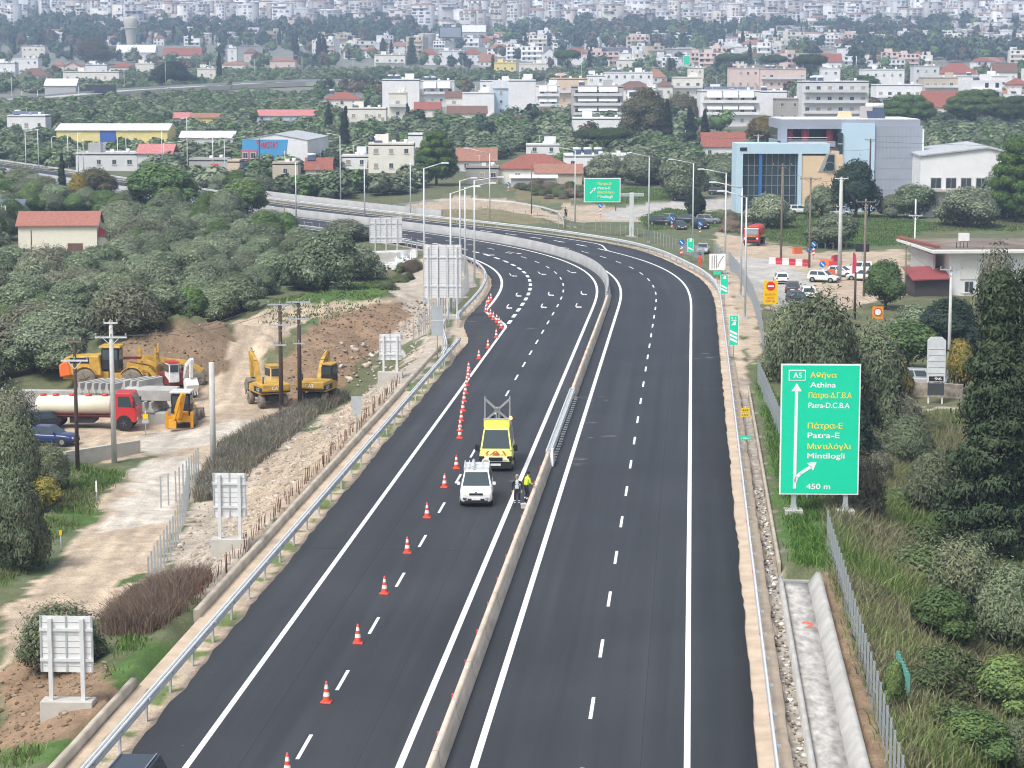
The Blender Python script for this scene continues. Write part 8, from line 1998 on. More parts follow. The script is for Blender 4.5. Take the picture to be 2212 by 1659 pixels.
SPECIAL = [ # kind, u, foot, top, width, name, label
 ('cypress', 710, 300, 225, 22, 'cypress', 'dark narrow cypress before the pale red roofed house, left one of two'), ('cypress', 745, 334, 232, 25, 'cypress', 'dark narrow cypress before the cream terrace house, right one of two'),
 ('cypress', 881, 272, 224, 16, 'cypress', 'pointed dark cypress in front of the cream pergola house'), ('cypress', 1440, 325, 217, 30, 'cypress', 'big dark cypress beside the brown plane tree'), ('cypress', 1490, 330, 232, 34, 'cypress', 'dark cypress right of the big one by the plane tree'),
 ('cypress', 1522, 330, 240, 26, 'cypress', 'third dark cypress from the plane tree'), ('cypress', 136, 446, 333, 22, 'cypress', 'dark narrow cypress above the chapel roof'), ('cypress', 474, 182, 112, 14, 'cypress', 'tall narrow cypress by the pale cream house'),
 ('cypress', 640, 130, 82, 14, 'cypress', 'dark cypress left of a group above the lone pink house'), ('cypress', 690, 130, 74, 20, 'cypress', 'dark cypress in the middle above the lone pink house'), ('cypress', 700, 126, 78, 18, 'cypress', 'dark cypress right of the middle one above the lone pink house'),
 ('conifer', 889, 141, 80, 36, 'conifer', 'tall dark conifer right of the cream arcade villa'), ('cypress', 827, 124, 83, 18, 'cypress', 'dark cypress left of the tall conifer'), ('cypress', 1674, 100, 60, 10, 'cypress', 'thin far cypress above the umbrella pines'),
 ('cypress', 1797, 92, 62, 12, 'cypress', 'first of the row of far cypresses on the right'), ('cypress', 1810, 92, 58, 12, 'cypress', 'second of the row of far cypresses on the right'), ('cypress', 1828, 94, 60, 12, 'cypress', 'fourth of the row of far cypresses on the right'), ('cypress', 1872, 96, 56, 14, 'cypress', 'far cypress left of the tall grey green clump'),
 ('cypress', 1890, 96, 58, 12, 'cypress', 'far cypress touching the tall grey green clump'), ('cypress', 1498, 92, 52, 14, 'cypress', 'far dark cypress above the very long grey wall'), ('cypress', 1520, 94, 56, 10, 'cypress', 'thin far cypress above the very long grey wall'), ('cypress', 1543, 92, 52, 14, 'cypress', 'right hand far cypress above the very long grey wall'),
 ('cypress', 2140, 82, 52, 14, 'cypress', 'far dark cypress near the right edge'), ('cypress', 2190, 104, 64, 14, 'cypress', 'far cypress at the right edge'), ('cypress', 1604, 106, 66, 14, 'cypress', 'dark cypress left of the left umbrella pine'), ('cypress', 1622, 108, 78, 14, 'cypress', 'shorter dark cypress left of the left umbrella pine'),
 ('umbrella', 1226, 165, 109, 66, 'umbrella_pine', 'umbrella pine standing alone left of the town houses'), ('umbrella', 1578, 165, 117, 74, 'umbrella_pine', 'leftmost of three dark umbrella pines'), ('umbrella', 1671, 166, 120, 66, 'umbrella_pine', 'middle one of three dark umbrella pines'),
 ('umbrella', 1749, 184, 119, 80, 'umbrella_pine', 'rightmost and biggest of three dark umbrella pines'), ('roundpine', 1961, 290, 205, 124, 'pine_tree', 'round green pine above the white hall roof'), ('roundpine', 2107, 280, 194, 150, 'pine_tree', 'broad round pine with visible trunks at the right'),
 ('roundpine', 2195, 285, 208, 100, 'pine_tree', 'round pine cut by the right edge'), ('roundpine', 1870, 205, 163, 68, 'pine_tree', 'small round pine behind the pinkish apartments'), ('umbrella', 1305, 345, 278, 142, 'umbrella_pine', 'wide umbrella pine above the low house with solar heaters'),
 ('pine', 943, 400, 284, 106, 'pine_tree', 'bright green pine right of the beige terrace house'), ('brown', 1395, 312, 188, 116, 'plane_tree', 'tall brownish plane tree beside the grey apartments'), ('brown', 1470, 270, 200, 84, 'plane_tree', 'bare brownish tree right of the plane tree'),
 ('yellow', 1650, 318, 250, 90, 'tree', 'yellow green tree left of the showroom roof'), ('brown', 203, 140, 80, 92, 'tree', 'big brown tree in the far village'), ('dark', 372, 192, 132, 90, 'tree', 'broad dark green tree behind the viaduct'),
 ('palm', 128, 300, 238, 44, 'palm_tree', 'palm beside the white house with solar panels'), ('palm', 1878, 205, 158, 30, 'palm_tree', 'small palm behind the white block'), ('brown', 205, 430, 360, 100, 'tree', 'dark brown tree before the grey flat roofed house'),
 ('yellow', 170, 440, 375, 44, 'tree', 'reddish yellow tree right of the narrow cypress'), ('broadleaf', 345, 462, 352, 170, 'tree', 'big olive green tree left of the green board'), ('broadleaf', 530, 470, 385, 130, 'tree', 'dense green tree at the end of the visible carriageway'),
 ('broadleaf', 1912, 668, 558, 96, 'tree', 'leafy green tree left of the red awning'), ('dark', 1848, 470, 343, 104, 'magnolia_tree', 'dark glossy tree in front of the light blue facade'), ('olive', 1775, 470, 398, 72, 'olive_tree', 'round olive tree before the cream wall'),
 ('olive', 1660, 492, 418, 112, 'olive_tree', 'wide olive tree in front of the glass front'), ('olive', 1805, 535, 462, 128, 'olive_tree', 'wide dark olive tree on the grass right of the brown poles'), ('dark', 1502, 470, 410, 50, 'tree', 'small dark tree beside the parked cars'),
 ('olive', 1470, 430, 340, 130, 'olive_tree', 'large olive tree right of the overhead exit sign'), ('olive', 1385, 400, 322, 110, 'olive_tree', 'large olive tree behind the overhead exit sign'), ('olive', 1560, 412, 342, 90, 'olive_tree', 'olive tree left of the showroom corner'),
 ('olive', 1310, 395, 330, 100, 'olive_tree', 'olive tree behind the green exit panel'), ('olive', 1975, 470, 398, 110, 'olive_tree', 'olive bush right of the grey panelled facade'), ('olive', 2090, 490, 402, 150, 'olive_tree', 'large rounded olive tree before the white hall'),
 ('olive', 2170, 470, 360, 130, 'olive_tree', 'tall olive tree at the right end of the white hall'), ('olive', 1925, 470, 420, 70, 'olive_tree', 'low olive bush at the foot of the grey facade'), ('pine', 2195, 480, 300, 130, 'pine_tree', 'tall green tree at the right edge before the white hall'),
 ('thicket', 1768, 905, 655, 218, 'tree', 'big grey green shrubby tree above the direction sign'), ('thicket', 1700, 830, 668, 130, 'tree', 'grey green shrub leaning over the fence left of the big one'), ('broadleaf', 1718, 760, 655, 86, 'tree', 'bright green shrub below the dark waiting cars'),
 ('thicket', 1885, 940, 725, 180, 'tree', 'dark shrubby tree right of the direction sign'), ('broadleaf', 1960, 800, 690, 160, 'tree', 'green bush below the orange roundel sign'), ('olive', 1975, 745, 655, 120, 'tree', 'rounded green bush below the red awning'),
 ('yellow', 2075, 850, 730, 70, 'tree', 'yellow green bush right of the advertising totem'), ('yellow', 1935, 860, 760, 60, 'tree', 'yellow green bush left of the advertising totem'), ('dark', 2050, 760, 640, 150, 'tree', 'dark bush behind the pale concrete pole'),
 ('conifer', 2145, 1215, 575, 300, 'conifer', 'tall dark conifer at the right, largest tree in the picture'), ('conifer', 2225, 1150, 545, 280, 'conifer', 'second dark conifer cut by the right edge'), ('greybush', 2150, 720, 545, 110, 'tree', 'pale grey tree in front of the restaurant wall'),
 ('broadleaf', 2180, 940, 700, 150, 'tree', 'green tree behind the tall conifer'), ('dark', 1840, 1010, 880, 110, 'tree', 'dark bush behind the right edge of the direction sign'), ('thicket', 1960, 1010, 905, 140, 'tree', 'grey green thicket below the gravel turnout'), ('greybush', 1860, 1120, 985, 130, 'tree', 'leafless grey thicket right of the sign posts'),
 ('thicket', 2010, 1125, 985, 140, 'tree', 'grey green thicket left of the tall conifer'), ('thicket', 2080, 1330, 1170, 190, 'tree', 'grey green shrub below the tall conifer'), ('thicket', 2180, 1420, 1230, 190, 'tree', 'large grey green shrub at the right edge'), ('broadleaf', 2030, 1400, 1260, 150, 'tree', 'green shrub in the dry grass at the right'),
 ('broadleaf', 2170, 1560, 1410, 170, 'tree', 'green shrub in the lower right corner'), ('broadleaf', 2100, 1640, 1530, 170, 'tree', 'low green shrub at the lower right'), ('thicket', 2200, 1680, 1560, 140, 'tree', 'grey green shrub in the bottom right corner'), ('broadleaf', 1930, 1545, 1420, 60, 'tree', 'slim bright green sapling beside the fence'),
 ('thicket', 30, 1100, 905, 150, 'tree', 'grey green shrub at the left edge below the blue saloon'), ('thicket', 40, 1235, 1030, 150, 'tree', 'dark grey green shrub at the left edge above the grass'), ('thicket', 110, 1060, 965, 100, 'tree', 'grey green shrub left of the dark pole'), ('greybush', 30, 960, 840, 130, 'tree', 'leafless grey shrub left of the tanker'),
 ('yellow', 95, 1105, 1028, 80, 'tree', 'orange yellow shrub left of the dirt track'), ('thicket', 130, 1450, 1310, 220, 'tree', 'dark green shrub behind the nearest sign back'), ('olive', 745, 525, 472, 120, 'olive_tree', 'olive tree left of the farthest white sign'),
 ('olive', 705, 625, 500, 160, 'olive_tree', 'biggest olive tree at the right end of the grove'), ('olive', 775, 605, 525, 100, 'olive_tree', 'last olive tree of the grove beside the cemetery'), ('broadleaf', 690, 600, 520, 90, 'tree', 'greener tree in the right part of the grove')]
TREE_XY = []
for kind, u, vb, vt, w, nm, lab in SPECIAL:
 o = tree_px(kind, u, vb, vt, lab, nm, 'shrub' if 'shrub' in lab or 'bush' in lab or 'thicket' in lab else 'tree', w)
 TREE_XY.append((o.location.x, o.location.y, w / PPM(o.location) * .42))
def clear_of(x, y, u, v, hpx):
 """keep crowns off houses, tracks and the road"""
 for u0, u1, vt, vb, yy in BOXES:
  mg = 2.3 * FPX / y
  if u0 - mg < u < u1 + mg and y < yy + 14 and v - hpx < vb - (vb - vt) * .25 and v > vt: return False
 for tx, ty, tr in TREE_XY:
  if (x - tx) ** 2 + (y - ty) ** 2 < tr * tr: return False
 return True
def fill(polys, xr, yr, sp, hole=None, jit=.42):
 """jittered grid of ground points whose pixels fall in the polygons"""
 out = []
 xs = np.arange(xr[0], xr[1], sp); ys = np.arange(yr[0], yr[1], sp)
 X, Y = np.meshgrid(xs, ys)
 X = (X + rng.uniform(-jit, jit, X.shape) * sp).ravel(); Y = (Y + rng.uniform(-jit, jit, Y.shape) * sp).ravel()
 z = H(X, Y); u, v = Q(X, Y, z); s, d = SD(X, Y)
 ok = np.zeros(len(X), bool)
 for p in polys: ok |= inpoly(u, v, p)
 if hole:
  for p in hole: ok &= ~inpoly(u, v, p)
 ok &= ~((d > DL(s) - 3.5) & (d < DR(s) + 3.0) & (s < 990)) | (Y > 900)
 return [(float(X[i]), float(Y[i]), float(z[i]), float(u[i]), float(v[i])) for i in np.nonzero(ok)[0]]
G_NEAR = [[(-150, 560), (60, 562), (245, 560), (300, 520), (420, 505), (560, 515), (600, 545), (690, 560), (720, 600), (650, 640), (560, 640), (500, 690), (440, 700), (330, 738), (230, 790), (110, 815), (60, 850), (0, 870), (-150, 900)]]
G_MID = [[(-150, 395), (30, 420), (60, 452), (240, 455), (250, 560), (-150, 560)], [(-60, 390), (590, 468), (640, 510), (690, 520), (640, 540), (250, 560), (240, 455), (60, 452)]]
HOLE = [[(40, 470), (240, 470), (240, 556), (40, 556)], [(300, 586), (370, 582), (372, 612), (305, 614)]]
olives = []
for x, y, z, u, v in fill(G_NEAR, (-150, -20), (170, 400), 6.1, HOLE): olives.append((x, y, z, u, v, 'near'))
for x, y, z, u, v in fill(G_MID, (-190, -15), (250, 560), 5.6, HOLE): olives.append((x, y, z, u, v, 'mid'))
G_BACK = [[(-100, 236), (250, 226), (520, 205), (690, 200), (690, 255), (850, 285), (1100, 262), (1350, 270), (1480, 300), (1600, 330), (1600, 400), (1480, 400), (1260, 395), (1090, 345), (1000, 350), (890, 420), (600, 436), (320, 402), (-100, 362)], [(1900, 270), (2300, 260), (2300, 480), (2020, 480), (2000, 330)]]
for x, y, z, u, v in fill(G_BACK, (-240, 200), (420, 960), 6.4): olives.append((x, y, z, u, v, 'back'))
G_UP = [[(-100, 200), (260, 205), (690, 184), (850, 172), (1060, 178), (1520, 178), (1560, 150), (1500, 142), (1180, 150), (900, 142), (700, 132), (520, 148), (260, 150), (-100, 185)], [(1560, 160), (2300, 150), (2300, 172), (1760, 190), (1560, 190)]]
for x, y, z, u, v in fill(G_UP, (-320, 330), (840, 1300), 8.0): olives.append((x, y, z, u, v, 'up'))
olives = [o for o in olives if clear_of(o[0], o[1], o[3], o[4], 5.0 * FPX / o[1])]
olives.sort(key=lambda o: o[1])
OL_LAB = {'near': 'grey green olive tree in the grove between the earthworks and the chapel', 'mid': 'grey green olive tree around and behind the chapel, left of the motorway', 'back': 'grey green olive tree in the wide groves below the white town', 'up': 'grey green olive tree in the upper groves'}
NT = 300 - sum(1 for s in SPECIAL if s[5] == 'olive_tree')
for x, y, z, u, v, zn in olives[:NT]:
 k = 'olive' if random.random() < .86 else random.choice(('broadleaf', 'greybush'))
 h = random.uniform(3.0, 4.9) if zn == 'near' else random.uniform(3.8, 5.8)
 tree(k if zn == 'near' else random.choice(('olive', 'olive', 'broadleaf')), (x, y, z), h, OL_LAB[zn], 'olive_tree', 'tree', 'olive trees of the ' + dict(near='grove by the earthworks', mid='grove round the chapel', back='groves below the town', up='upper groves')[zn], random.uniform(1.0, 1.3))
# the rest of the groves and the far woods: one mass each
def far_trees(name, label, pts, nleaf, kinds):
 """pts: (x, y, z, h, w, colour index)"""
 tmpl = []
 for kd, base, lob, sz in kinds:
  r = np.random.default_rng(hash_(kd))
  tmpl.append([leaf_cloud(lob(r), nleaf, sz, base, r, core=.75, aspect=1.3, vary=.25) for _ in range(4)])
 Vs, Fs, Cs, Ns, o = [], [], [], [], 0
 for i, (x, y, z, h, w, ki) in enumerate(pts):
  V, F, c, N_ = tmpl[ki][i % 4]
  a = random.random() * 6.28; ca, sa = math.cos(a), math.sin(a)
  P = np.stack([x + (V[:, 0] * ca - V[:, 1] * sa) * w, y + (V[:, 0] * sa + V[:, 1] * ca) * w, z - .2 + V[:, 2] * h], 1)
  Vs.append(P); Fs.append(F + o); o += len(V)
  Ns.append(np.stack([N_[:, 0] * ca - N_[:, 1] * sa, N_[:, 0] * sa + N_[:, 1] * ca, N_[:, 2]], 1))
  Cs.append(c * random.uniform(.72, 1.3))
 me = np_mesh(name, np.concatenate(Vs), np.concatenate(Fs), LEAF_FAR, cols=np.concatenate(Cs), nrm=np.concatenate(Ns))
 return tag(link(name, me), label, 'woodland', None, 'stuff')
dome = lambda r: lobes_dome(r, 6, .5, .08, 1.0, .8)
tall = lambda r: [(0, 0, .3, .3, .3, .3), (.1, .05, .55, .32, .3, .3), (-.08, -.05, .75, .25, .26, .24), (.05, 0, .45, .38, .36, .3)]
col = lambda r: [(0, 0, .3, .13, .13, .3), (0, 0, .6, .11, .11, .3), (0, 0, .82, .06, .06, .18)]
KINDS = [('olive', OLV, dome, .08), ('olive2', OLV2, dome, .08), ('green', GRN, dome, .08), ('dark', DGR, tall, .1), ('cyp', CYP, col, .07), ('brown', BRN, tall, .1), ('grey', (.08, .11, .09), tall, .1)]
pts = [(x, y, z, random.uniform(3.6, 5.6), random.uniform(6.0, 8.5), random.choice((0, 0, 0, 1, 1, 2, 2))) for x, y, z, u, v, zn in olives[NT:]]
far_trees('olive_grove', 'grey green olive groves filling the ground between the motorway and the town', pts, 560, KINDS)
# ------------------------------------------------------------------ fences, stakes, rubble and rough grass
FP = mat('fence_post', (.36, .395, .42), .5, .3, var=.12)
def mesh_fence(label, pts, h=2.1, step=2.5, pm=FP, wires=3, r=.045, name='mesh_fence'):
 g = thing(name, label, 'fence', (0, 0, 0))
 P = [np.array(p, float) for p in pts]
 b = MB(); b.box((0, 0, h / 2 - .2), (r * 2, r * 1.6, h + .4)); pm_ = b.mesh('post', pm)
 b = MB(); L = 0
 for a, c in zip(P[:-1], P[1:]):
  for q in range(wires):
   z = .15 + q * (h - .3) / max(1, wires - 1)
   b.bar((a[0], a[1], a[2] + z), (c[0], c[1], c[2] + z),   .008)
  ln = np.linalg.norm(c - a); t = L
  while t < ln:
   link('post', pm_, g, tuple(a + (c - a) * t / ln)); t += step
  L = t - ln
 b.build('wire_mesh', GALV, g)
 return g
def gp(x, y): return (x, y, float(H(np.array([x]), np.array([y]))[0]))
def sdp(s, d): x, y = PT(s, d); return gp(float(x), float(y))
mesh_fence('long mesh fence with close set steel posts beside the drain channel and behind the sign', [sdp(s, 14.75) for s in range(20, 78, 4)] , 2.0, 1.5, r=.042)
mesh_fence('mesh fence of steel posts on the grass left of the direction sign', [sdp(s, 14.3 - (s - 88) * .03) for s in range(88, 138, 6)], 2.0, 1.5)
mesh_fence('mesh fence of grey posts along the sandy strip by the countdown markers', [AT(u, v) for u, v in ((1650, 790), (1646, 740), (1640, 700), (1625, 655), (1600, 610), (1575, 575), (1540, 548))], 2.0, 1.6)
mesh_fence('thin mesh fence below the raised side road on the dry grass bank', [AT(u, v) for u, v in ((985, 462), (1040, 466), (1100, 474), (1160, 482), (1220, 494), (1290, 500), (1350, 512), (1410, 524), (1470, 545), (1520, 566))], 1.9, 2.2)
mesh_fence('row of close set grey posts beside the dirt track', [AT(u, v) for u, v in ((322, 1285), (345, 1240), (375, 1190), (398, 1130), (410, 1065))], 2.1, 1.5, wires=1)
mesh_fence('short row of grey posts across the dirt track edge', [AT(u, v) for u, v in ((348, 1098), (380, 1085), (405, 1060), (430, 1030))], 2.1, 1.1, wires=1)
mesh_fence('row of grey posts on the bank behind the tall white sign back', [AT(u, v) for u, v in ((905, 735), (935, 700), (985, 665), (1012, 630), (1010, 600), (985, 570))], 2.1, 1.5)
mesh_fence('row of pale posts behind the slim sign back at the end of the rubble bank', [AT(u, v) for u, v in ((893, 740), (925, 715), (975, 700))], 2.2, 2.0)
mesh_fence('short row of green plastic posts in the dry grass at the lower right', [AT(u, v) for u, v in ((1938, 1478), (1950, 1505), (1962, 1535))], 1.4, .5, mat('post_green', (.12, .36, .3), .6), 0, .06, 'post_row')
mesh_fence('mesh fence along the left verge of the far carriageway', [sdp(s, float(DL(s)) - 2.2) for s in range(270, 380, 6)], 1.8, 2.5)
mesh_fence('rope fence on wooden posts along the grass above the roadworks', [AT(u, v) for u, v in ((1765, 542), (1800, 540), (1840, 538), (1880, 536))], 1.1, 2.2, WOOD_G, 1, .06, 'rope_fence')
RUST = mat('rebar_rust', (.13, .06, .04), .9, var=.3, scale=5)
r7 = random.Random(5)
sm = []
for i in range(4):
 b = MB()
 for q in range(3): b.tube((q * .12 - .12, 0, -.3), (q * .12 - .12 + r7.uniform(-.12, .12), r7.uniform(-.1, .1), r7.uniform(.45, .85)), .02, .018, 5)
 sm.append(b.mesh('rebar_stub', RUST))
for i in range(64):
 s = 58 + i * 1.22
 x, y = PT(s, -15.5 + r7.uniform(-.15, .15)); z = float(H(np.array([x]), np.array([y]))[0])
 tag(link('rebar_stub', sm[i % 4], None, (float(x), float(y), z), r7.random() * 3), 'small cluster of rusty rebar stubs sticking up along the left gutter wall', 'rebar', 'rusty rebar stubs along the gutter')
# rocks: one template stone, thousands of copies in one heap mesh
def stones(name, label, pts, cols, m):
 r = np.random.default_rng(3)
 base = []
 for q in range(6):
  bm = bmesh.new(); bmesh.ops.create_icosphere(bm, subdivisions=1, radius=1.0)
  V = np.array([v.co for v in bm.verts]); F = np.array([[v.index for v in f.verts] for f in bm.faces]); bm.free()
  V = V * (1 + .28 * r.normal(size=(len(V), 1))) * np.array([1, r.uniform(.6, 1), r.uniform(.45, .8)])
  base.append((V, F))
 Vs, Fs, Cs, o = [], [], [], 0
 for i, (x, y, z, s) in enumerate(pts):
  V, F = base[i % 6]; a = r.random() * 6.28
  Vs.append(np.stack([x + s * (V[:, 0] * math.cos(a) - V[:, 1] * math.sin(a)), y + s * (V[:, 0] * math.sin(a) + V[:, 1] * math.cos(a)), z + s * V[:, 2]], 1)); Fs.append(F + o); o += len(V)
  Cs.append(np.tile(np.array(cols[i % len(cols)]) * r.uniform(.7, 1.25), (len(V), 1)))
 tag(link(name, np_mesh(name, np.concatenate(Vs), np.concatenate(Fs), m, cols=np.concatenate(Cs))), label, 'rubble', None, 'stuff')
STONE = attr_mat('rubble_stones', rough=.95, var=.2, scale=2.0, bump=.4)
pts = []
for x, y, z, u, v in fill([[(330, 1300), (430, 1090), (560, 990), (700, 905), (830, 810), (900, 740), (1000, 640), (1010, 680), (880, 830), (760, 950), (560, 1180), (430, 1290)]], (-40, 0), (90, 250), .62): pts.append((x, y, z + .02, random.choice((.04, .05, .06, .08, .1, .14, .2))))
for x, y, z, u, v in fill([[(690, 800), (740, 740), (860, 735), (880, 770), (800, 830), (720, 860)]], (-30, -5), (160, 230), 1.2): pts.append((x, y, z + .1, random.choice((.1, .16, .22, .3, .42))))
stones('rubble', 'pale broken limestone rubble covering the bank beside the left gutter', pts, ((.47, .41, .33), (.42, .355, .27), (.54, .5, .44), (.38, .32, .25)), STONE)
pts = []
for x, y, z, u, v in fill([[(640, 750), (700, 680), (800, 655), (925, 650), (925, 705), (820, 770), (700, 860), (600, 870)], [(180, 800), (300, 720), (490, 690), (490, 790), (430, 850), (200, 840)], [(-40, 1450), (250, 1430), (310, 1500), (240, 1600), (-40, 1640)]], (-70, 0), (75, 260), .55): pts.append((x, y, z + .02, random.choice((.05, .06, .07, .09, .12, .17))))
stones('earth_clods', 'brown clods and stones lying over the earth heaps', pts, ((.23, .16, .1), (.19, .13, .085), (.26, .18, .115), (.3, .23, .16)), STONE)
pts = []
for s in np.arange(-5, 95, .22):
 x, y = PT(s, 11.66 + random.uniform(-.28, .28)); pts.append((float(x), float(y), -.56, random.choice((.05, .07, .1, .15))))
stones('gutter_rubble', 'broken stones and litter lying in the right hand gutter', pts, ((.6, .58, .55), (.3, .26, .2), (.7, .68, .66), (.2, .17, .13)), STONE)
# rough grass, weeds and dry stalks as blades
GRASS = attr_mat('grass_blades', rough=.85, var=.1, scale=.5, trans=.3, spec=.15)
def grass(name, label, polys, xr, yr, sp, h, cols, hole=None, blades=5, wide=.03, spread=.25, patch=None):
 pts = fill(polys, xr, yr, sp, hole)
 if patch: pts = [q for q in pts if fbm(q[0], q[1], patch[0], 51) > patch[1]]
 n = len(pts); r = np.random.default_rng(9)
 if not n: return
 P = np.array([q[:3] for q in pts])
 P = np.repeat(P, blades, 0) + r.normal(size=(n * blades, 3)) * (spread, spread, 0)
 N = len(P)
 tone = np.array(cols)[(np.clip((fbm(P[:, 0], P[:, 1], .22, 61) * .35 + .5) * len(cols) + r.normal(size=N) * .8, 0, len(cols) - .01)).astype(int)]
 a = r.random(N) * 6.283; hh = h * (.5 + .9 * r.random(N)); ln = r.normal(size=(N, 2)) * .4 * hh[:, None]
 w = wide * (.6 + .8 * r.random(N))
 dx = np.stack([np.cos(a) * w, np.sin(a) * w, np.zeros(N)], 1)
 tip = P + np.stack([ln[:, 0], ln[:, 1], hh], 1); mid = P + np.stack([ln[:, 0] * .35, ln[:, 1] * .35, hh * .6], 1)
 V = np.stack([P - dx, P + dx, mid + dx * .8, mid - dx * .8, tip + dx * .2, tip - dx * .2], 1).reshape(-1, 3)
 i = np.arange(N)[:, None] * 6
 F = np.concatenate([i + np.array([[0, 1, 2, 3]]), i + np.array([[3, 2, 4, 5]])])
 c = np.repeat(np.clip(tone * (1 + .25 * r.normal(size=(N, 1))), .01, .6), 6, 0)
 tag(link(name, np_mesh(name, V, F, GRASS, cols=c)), label, 'grass', None, 'stuff')
GC = [(.14, .22, .06), (.19, .25, .085), (.23, .26, .11), (.27, .26, .15), (.25, .23, .14), (.18, .21, .11)]
RB = [[(1790, 1120), (1760, 1000), (1720, 930), (1800, 900), (1900, 905), (2230, 900), (2230, 1680), (1950, 1680), (1880, 1480), (1800, 1240)]]
grass('scrub_grass', 'wild green and straw coloured grass covering the bank right of the fence', RB, (12, 42), (70, 190), .26, .75, GC, blades=6, wide=.028)
grass('verge_grass', 'bright green grass between the right gutter and the fence', [[(1625, 790), (1650, 790), (1700, 900), (1780, 1100), (1772, 1225), (1706, 1220), (1680, 1120), (1664, 1000)]], (10, 20), (105, 185), .2, .28, [(.11, .22, .04), (.14, .24, .06), (.1, .18, .05)], blades=5, wide=.03, patch=(.5, -.5))
grass('weed_grass', 'patchy weeds along the left verge and around the dirt track', [[(120, 1659), (400, 1380), (470, 1300), (520, 1290), (480, 1340), (330, 1500), (210, 1659)], [(0, 1620), (130, 1600), (230, 1580), (180, 1659), (0, 1659)], [(240, 1440), (270, 1370), (400, 1400), (380, 1450), (300, 1500), (260, 1500)], [(0, 1160), (120, 1100), (210, 1080), (200, 1120), (110, 1170), (60, 1230), (0, 1270)], [(100, 1000), (250, 1010), (270, 1030), (180, 1090), (100, 1080)]], (-60, -10), (75, 190), .3, .3, [(.12, .21, .05), (.15, .22, .07), (.22, .2, .11)], blades=5, patch=(.6, -.2))
grass('dry_weeds', 'brown dry weeds on the slope between the dirt track and the rubble bank', [[(430, 1085), (440, 1040), (484, 966), (545, 931), (598, 906), (700, 862), (760, 852), (740, 868), (674, 899), (614, 951), (533, 1017), (470, 1075)]], (-40, -5), (85, 190), .2, .62, [(.25, .225, .18), (.29, .26, .21), (.22, .205, .16), (.19, .2, .13)], blades=9, wide=.03)
grass('lawn_grass', 'green lawns and meadow around the showroom and the gravel car park', [[(1400, 500), (1380, 470), (1440, 450), (1570, 462), (1560, 490), (1440, 495)], [(1640, 500), (1700, 460), (1900, 465), (2010, 480), (1960, 530), (1770, 535), (1660, 520)], [(1255, 430), (1360, 405), (1480, 410), (1440, 430), (1300, 445)], [(780, 610), (840, 600), (820, 650), (700, 700), (560, 700), (600, 650)], [(1880, 480), (2212, 480), (2212, 500), (1990, 500)]], (-40, 140), (210, 520), .7, .2, [(.1, .17, .045), (.12, .18, .05), (.15, .17, .07)], blades=4, wide=.07, spread=.4)
grass('dry_shrubs', 'reddish brown dry shrubs below the bank behind the nearest sign back', [[(240, 1370), (265, 1320), (330, 1285), (420, 1262), (478, 1235), (455, 1290), (370, 1365), (300, 1372)]], (-40, -5), (85, 190), .16, .85, [(.2, .145, .11), (.24, .18, .14), (.17, .13, .1)], blades=16, wide=.014, spread=.3)
# loose shrubs on the banks, each one a thing
bk = []
for x, y, z, u, v in fill(RB, (14, 40), (75, 190), 2.6):
 if random.random() < .22 and clear_of(x, y, u, v, 10): bk.append((x, y, z, u, v, 'right'))
for x, y, z, u, v in fill([[(1100, 400), (1250, 405), (1260, 430), (1180, 432)], [(1570, 480), (1610, 480), (1625, 515), (1570, 500)], [(1240, 380), (1600, 380), (1600, 420), (1480, 405)], [(820, 640), (850, 600), (900, 560), (905, 600)]], (-30, 70), (230, 520), 3.2): bk.append((x, y, z, u, v, 'mid'))
for x, y, z, u, v, zn in bk:
 kd = {'right': random.choice(('bush', 'bush', 'bush', 'bush', 'bush', 'greybush')), 'dry': 'drybush', 'mid': random.choice(('bush', 'drybush', 'bush'))}[zn]
 lab = {'right': {'bush': 'low green bush in the wild grass right of the fence', 'drybush': 'low brown dry bush in the wild grass right of the fence', 'greybush': 'leafless grey bush in the wild grass right of the fence'},
     'dry': {'drybush': 'brown dry bush below the bank behind the nearest sign back'}, 'mid': {'bush': 'low green bush by the side road beyond the bend', 'drybush': 'low dry bush by the side road beyond the bend'}}[zn][kd]
 tree(kd, (x, y, z), random.uniform(.8, 1.9) if kd != 'greybush' else random.uniform(1.6, 2.8), lab, 'bush', 'bush', lab.replace('bush', 'bushes', 1), random.uniform(.9, 1.4))
# ------------------------------------------------------------------ the far town: scattered houses, woods and the hillside city
FAR_W = [attr_mat('far_render', rough=.9, var=.06, scale=.05, spec=.15)]
def far_house_mesh(seed, wall, roofc, w, d, h, kind):
 r = random.Random(seed)
 b = MB()
 b.box((0, d / 2, h / 2 - 1), (w, d, h + 2), 0)
 fl = max(1, int(round(h / 3.1)))
 for f in range(fl):
  z = (f + .55) * h / fl
  n = max(2, int(w / 3.2))
  for i in range(n):
   if r.random() < .75: b.box((-w / 2 + (i + .5) * w / n, -.02, z), (r.choice((1.2, 1.5, 2.0)), .12, min(1.6, h / fl * .55)), 2)
  if kind == 'flat' and f: b.box((0, -.6, f * h / fl), (w * .9, 1.2, .9), 0)
 if kind == 'flat':
  b.box((0, d / 2, h + .05), (w - .5, d - .5, .1), 3); b.box((w * r.uniform(-.3, .3), d * .6, h + 1.1), (w * .3, 3, 2.2), 0)
  if r.random() < .6: b.box((-w * .25, d * .3, h + .7), (2.2, 1.4, .1), 2, rx=R(35))
 elif kind == 'hip': hip(b, w, d, h, 2.0 + w * .06, m=1)
 else:
  gable(b, w, d, h, 1.8 + d * .12, m=1); b.prism([(.1, h), (d - .1, h), (d / 2, h + 1.6 + d * .12)], -w / 2, w / 2, 0, 'x')
 return b.mesh('house', [WALLS[wall], ROOFS[roofc], WIN, ROOFS['flat']])
fh = []
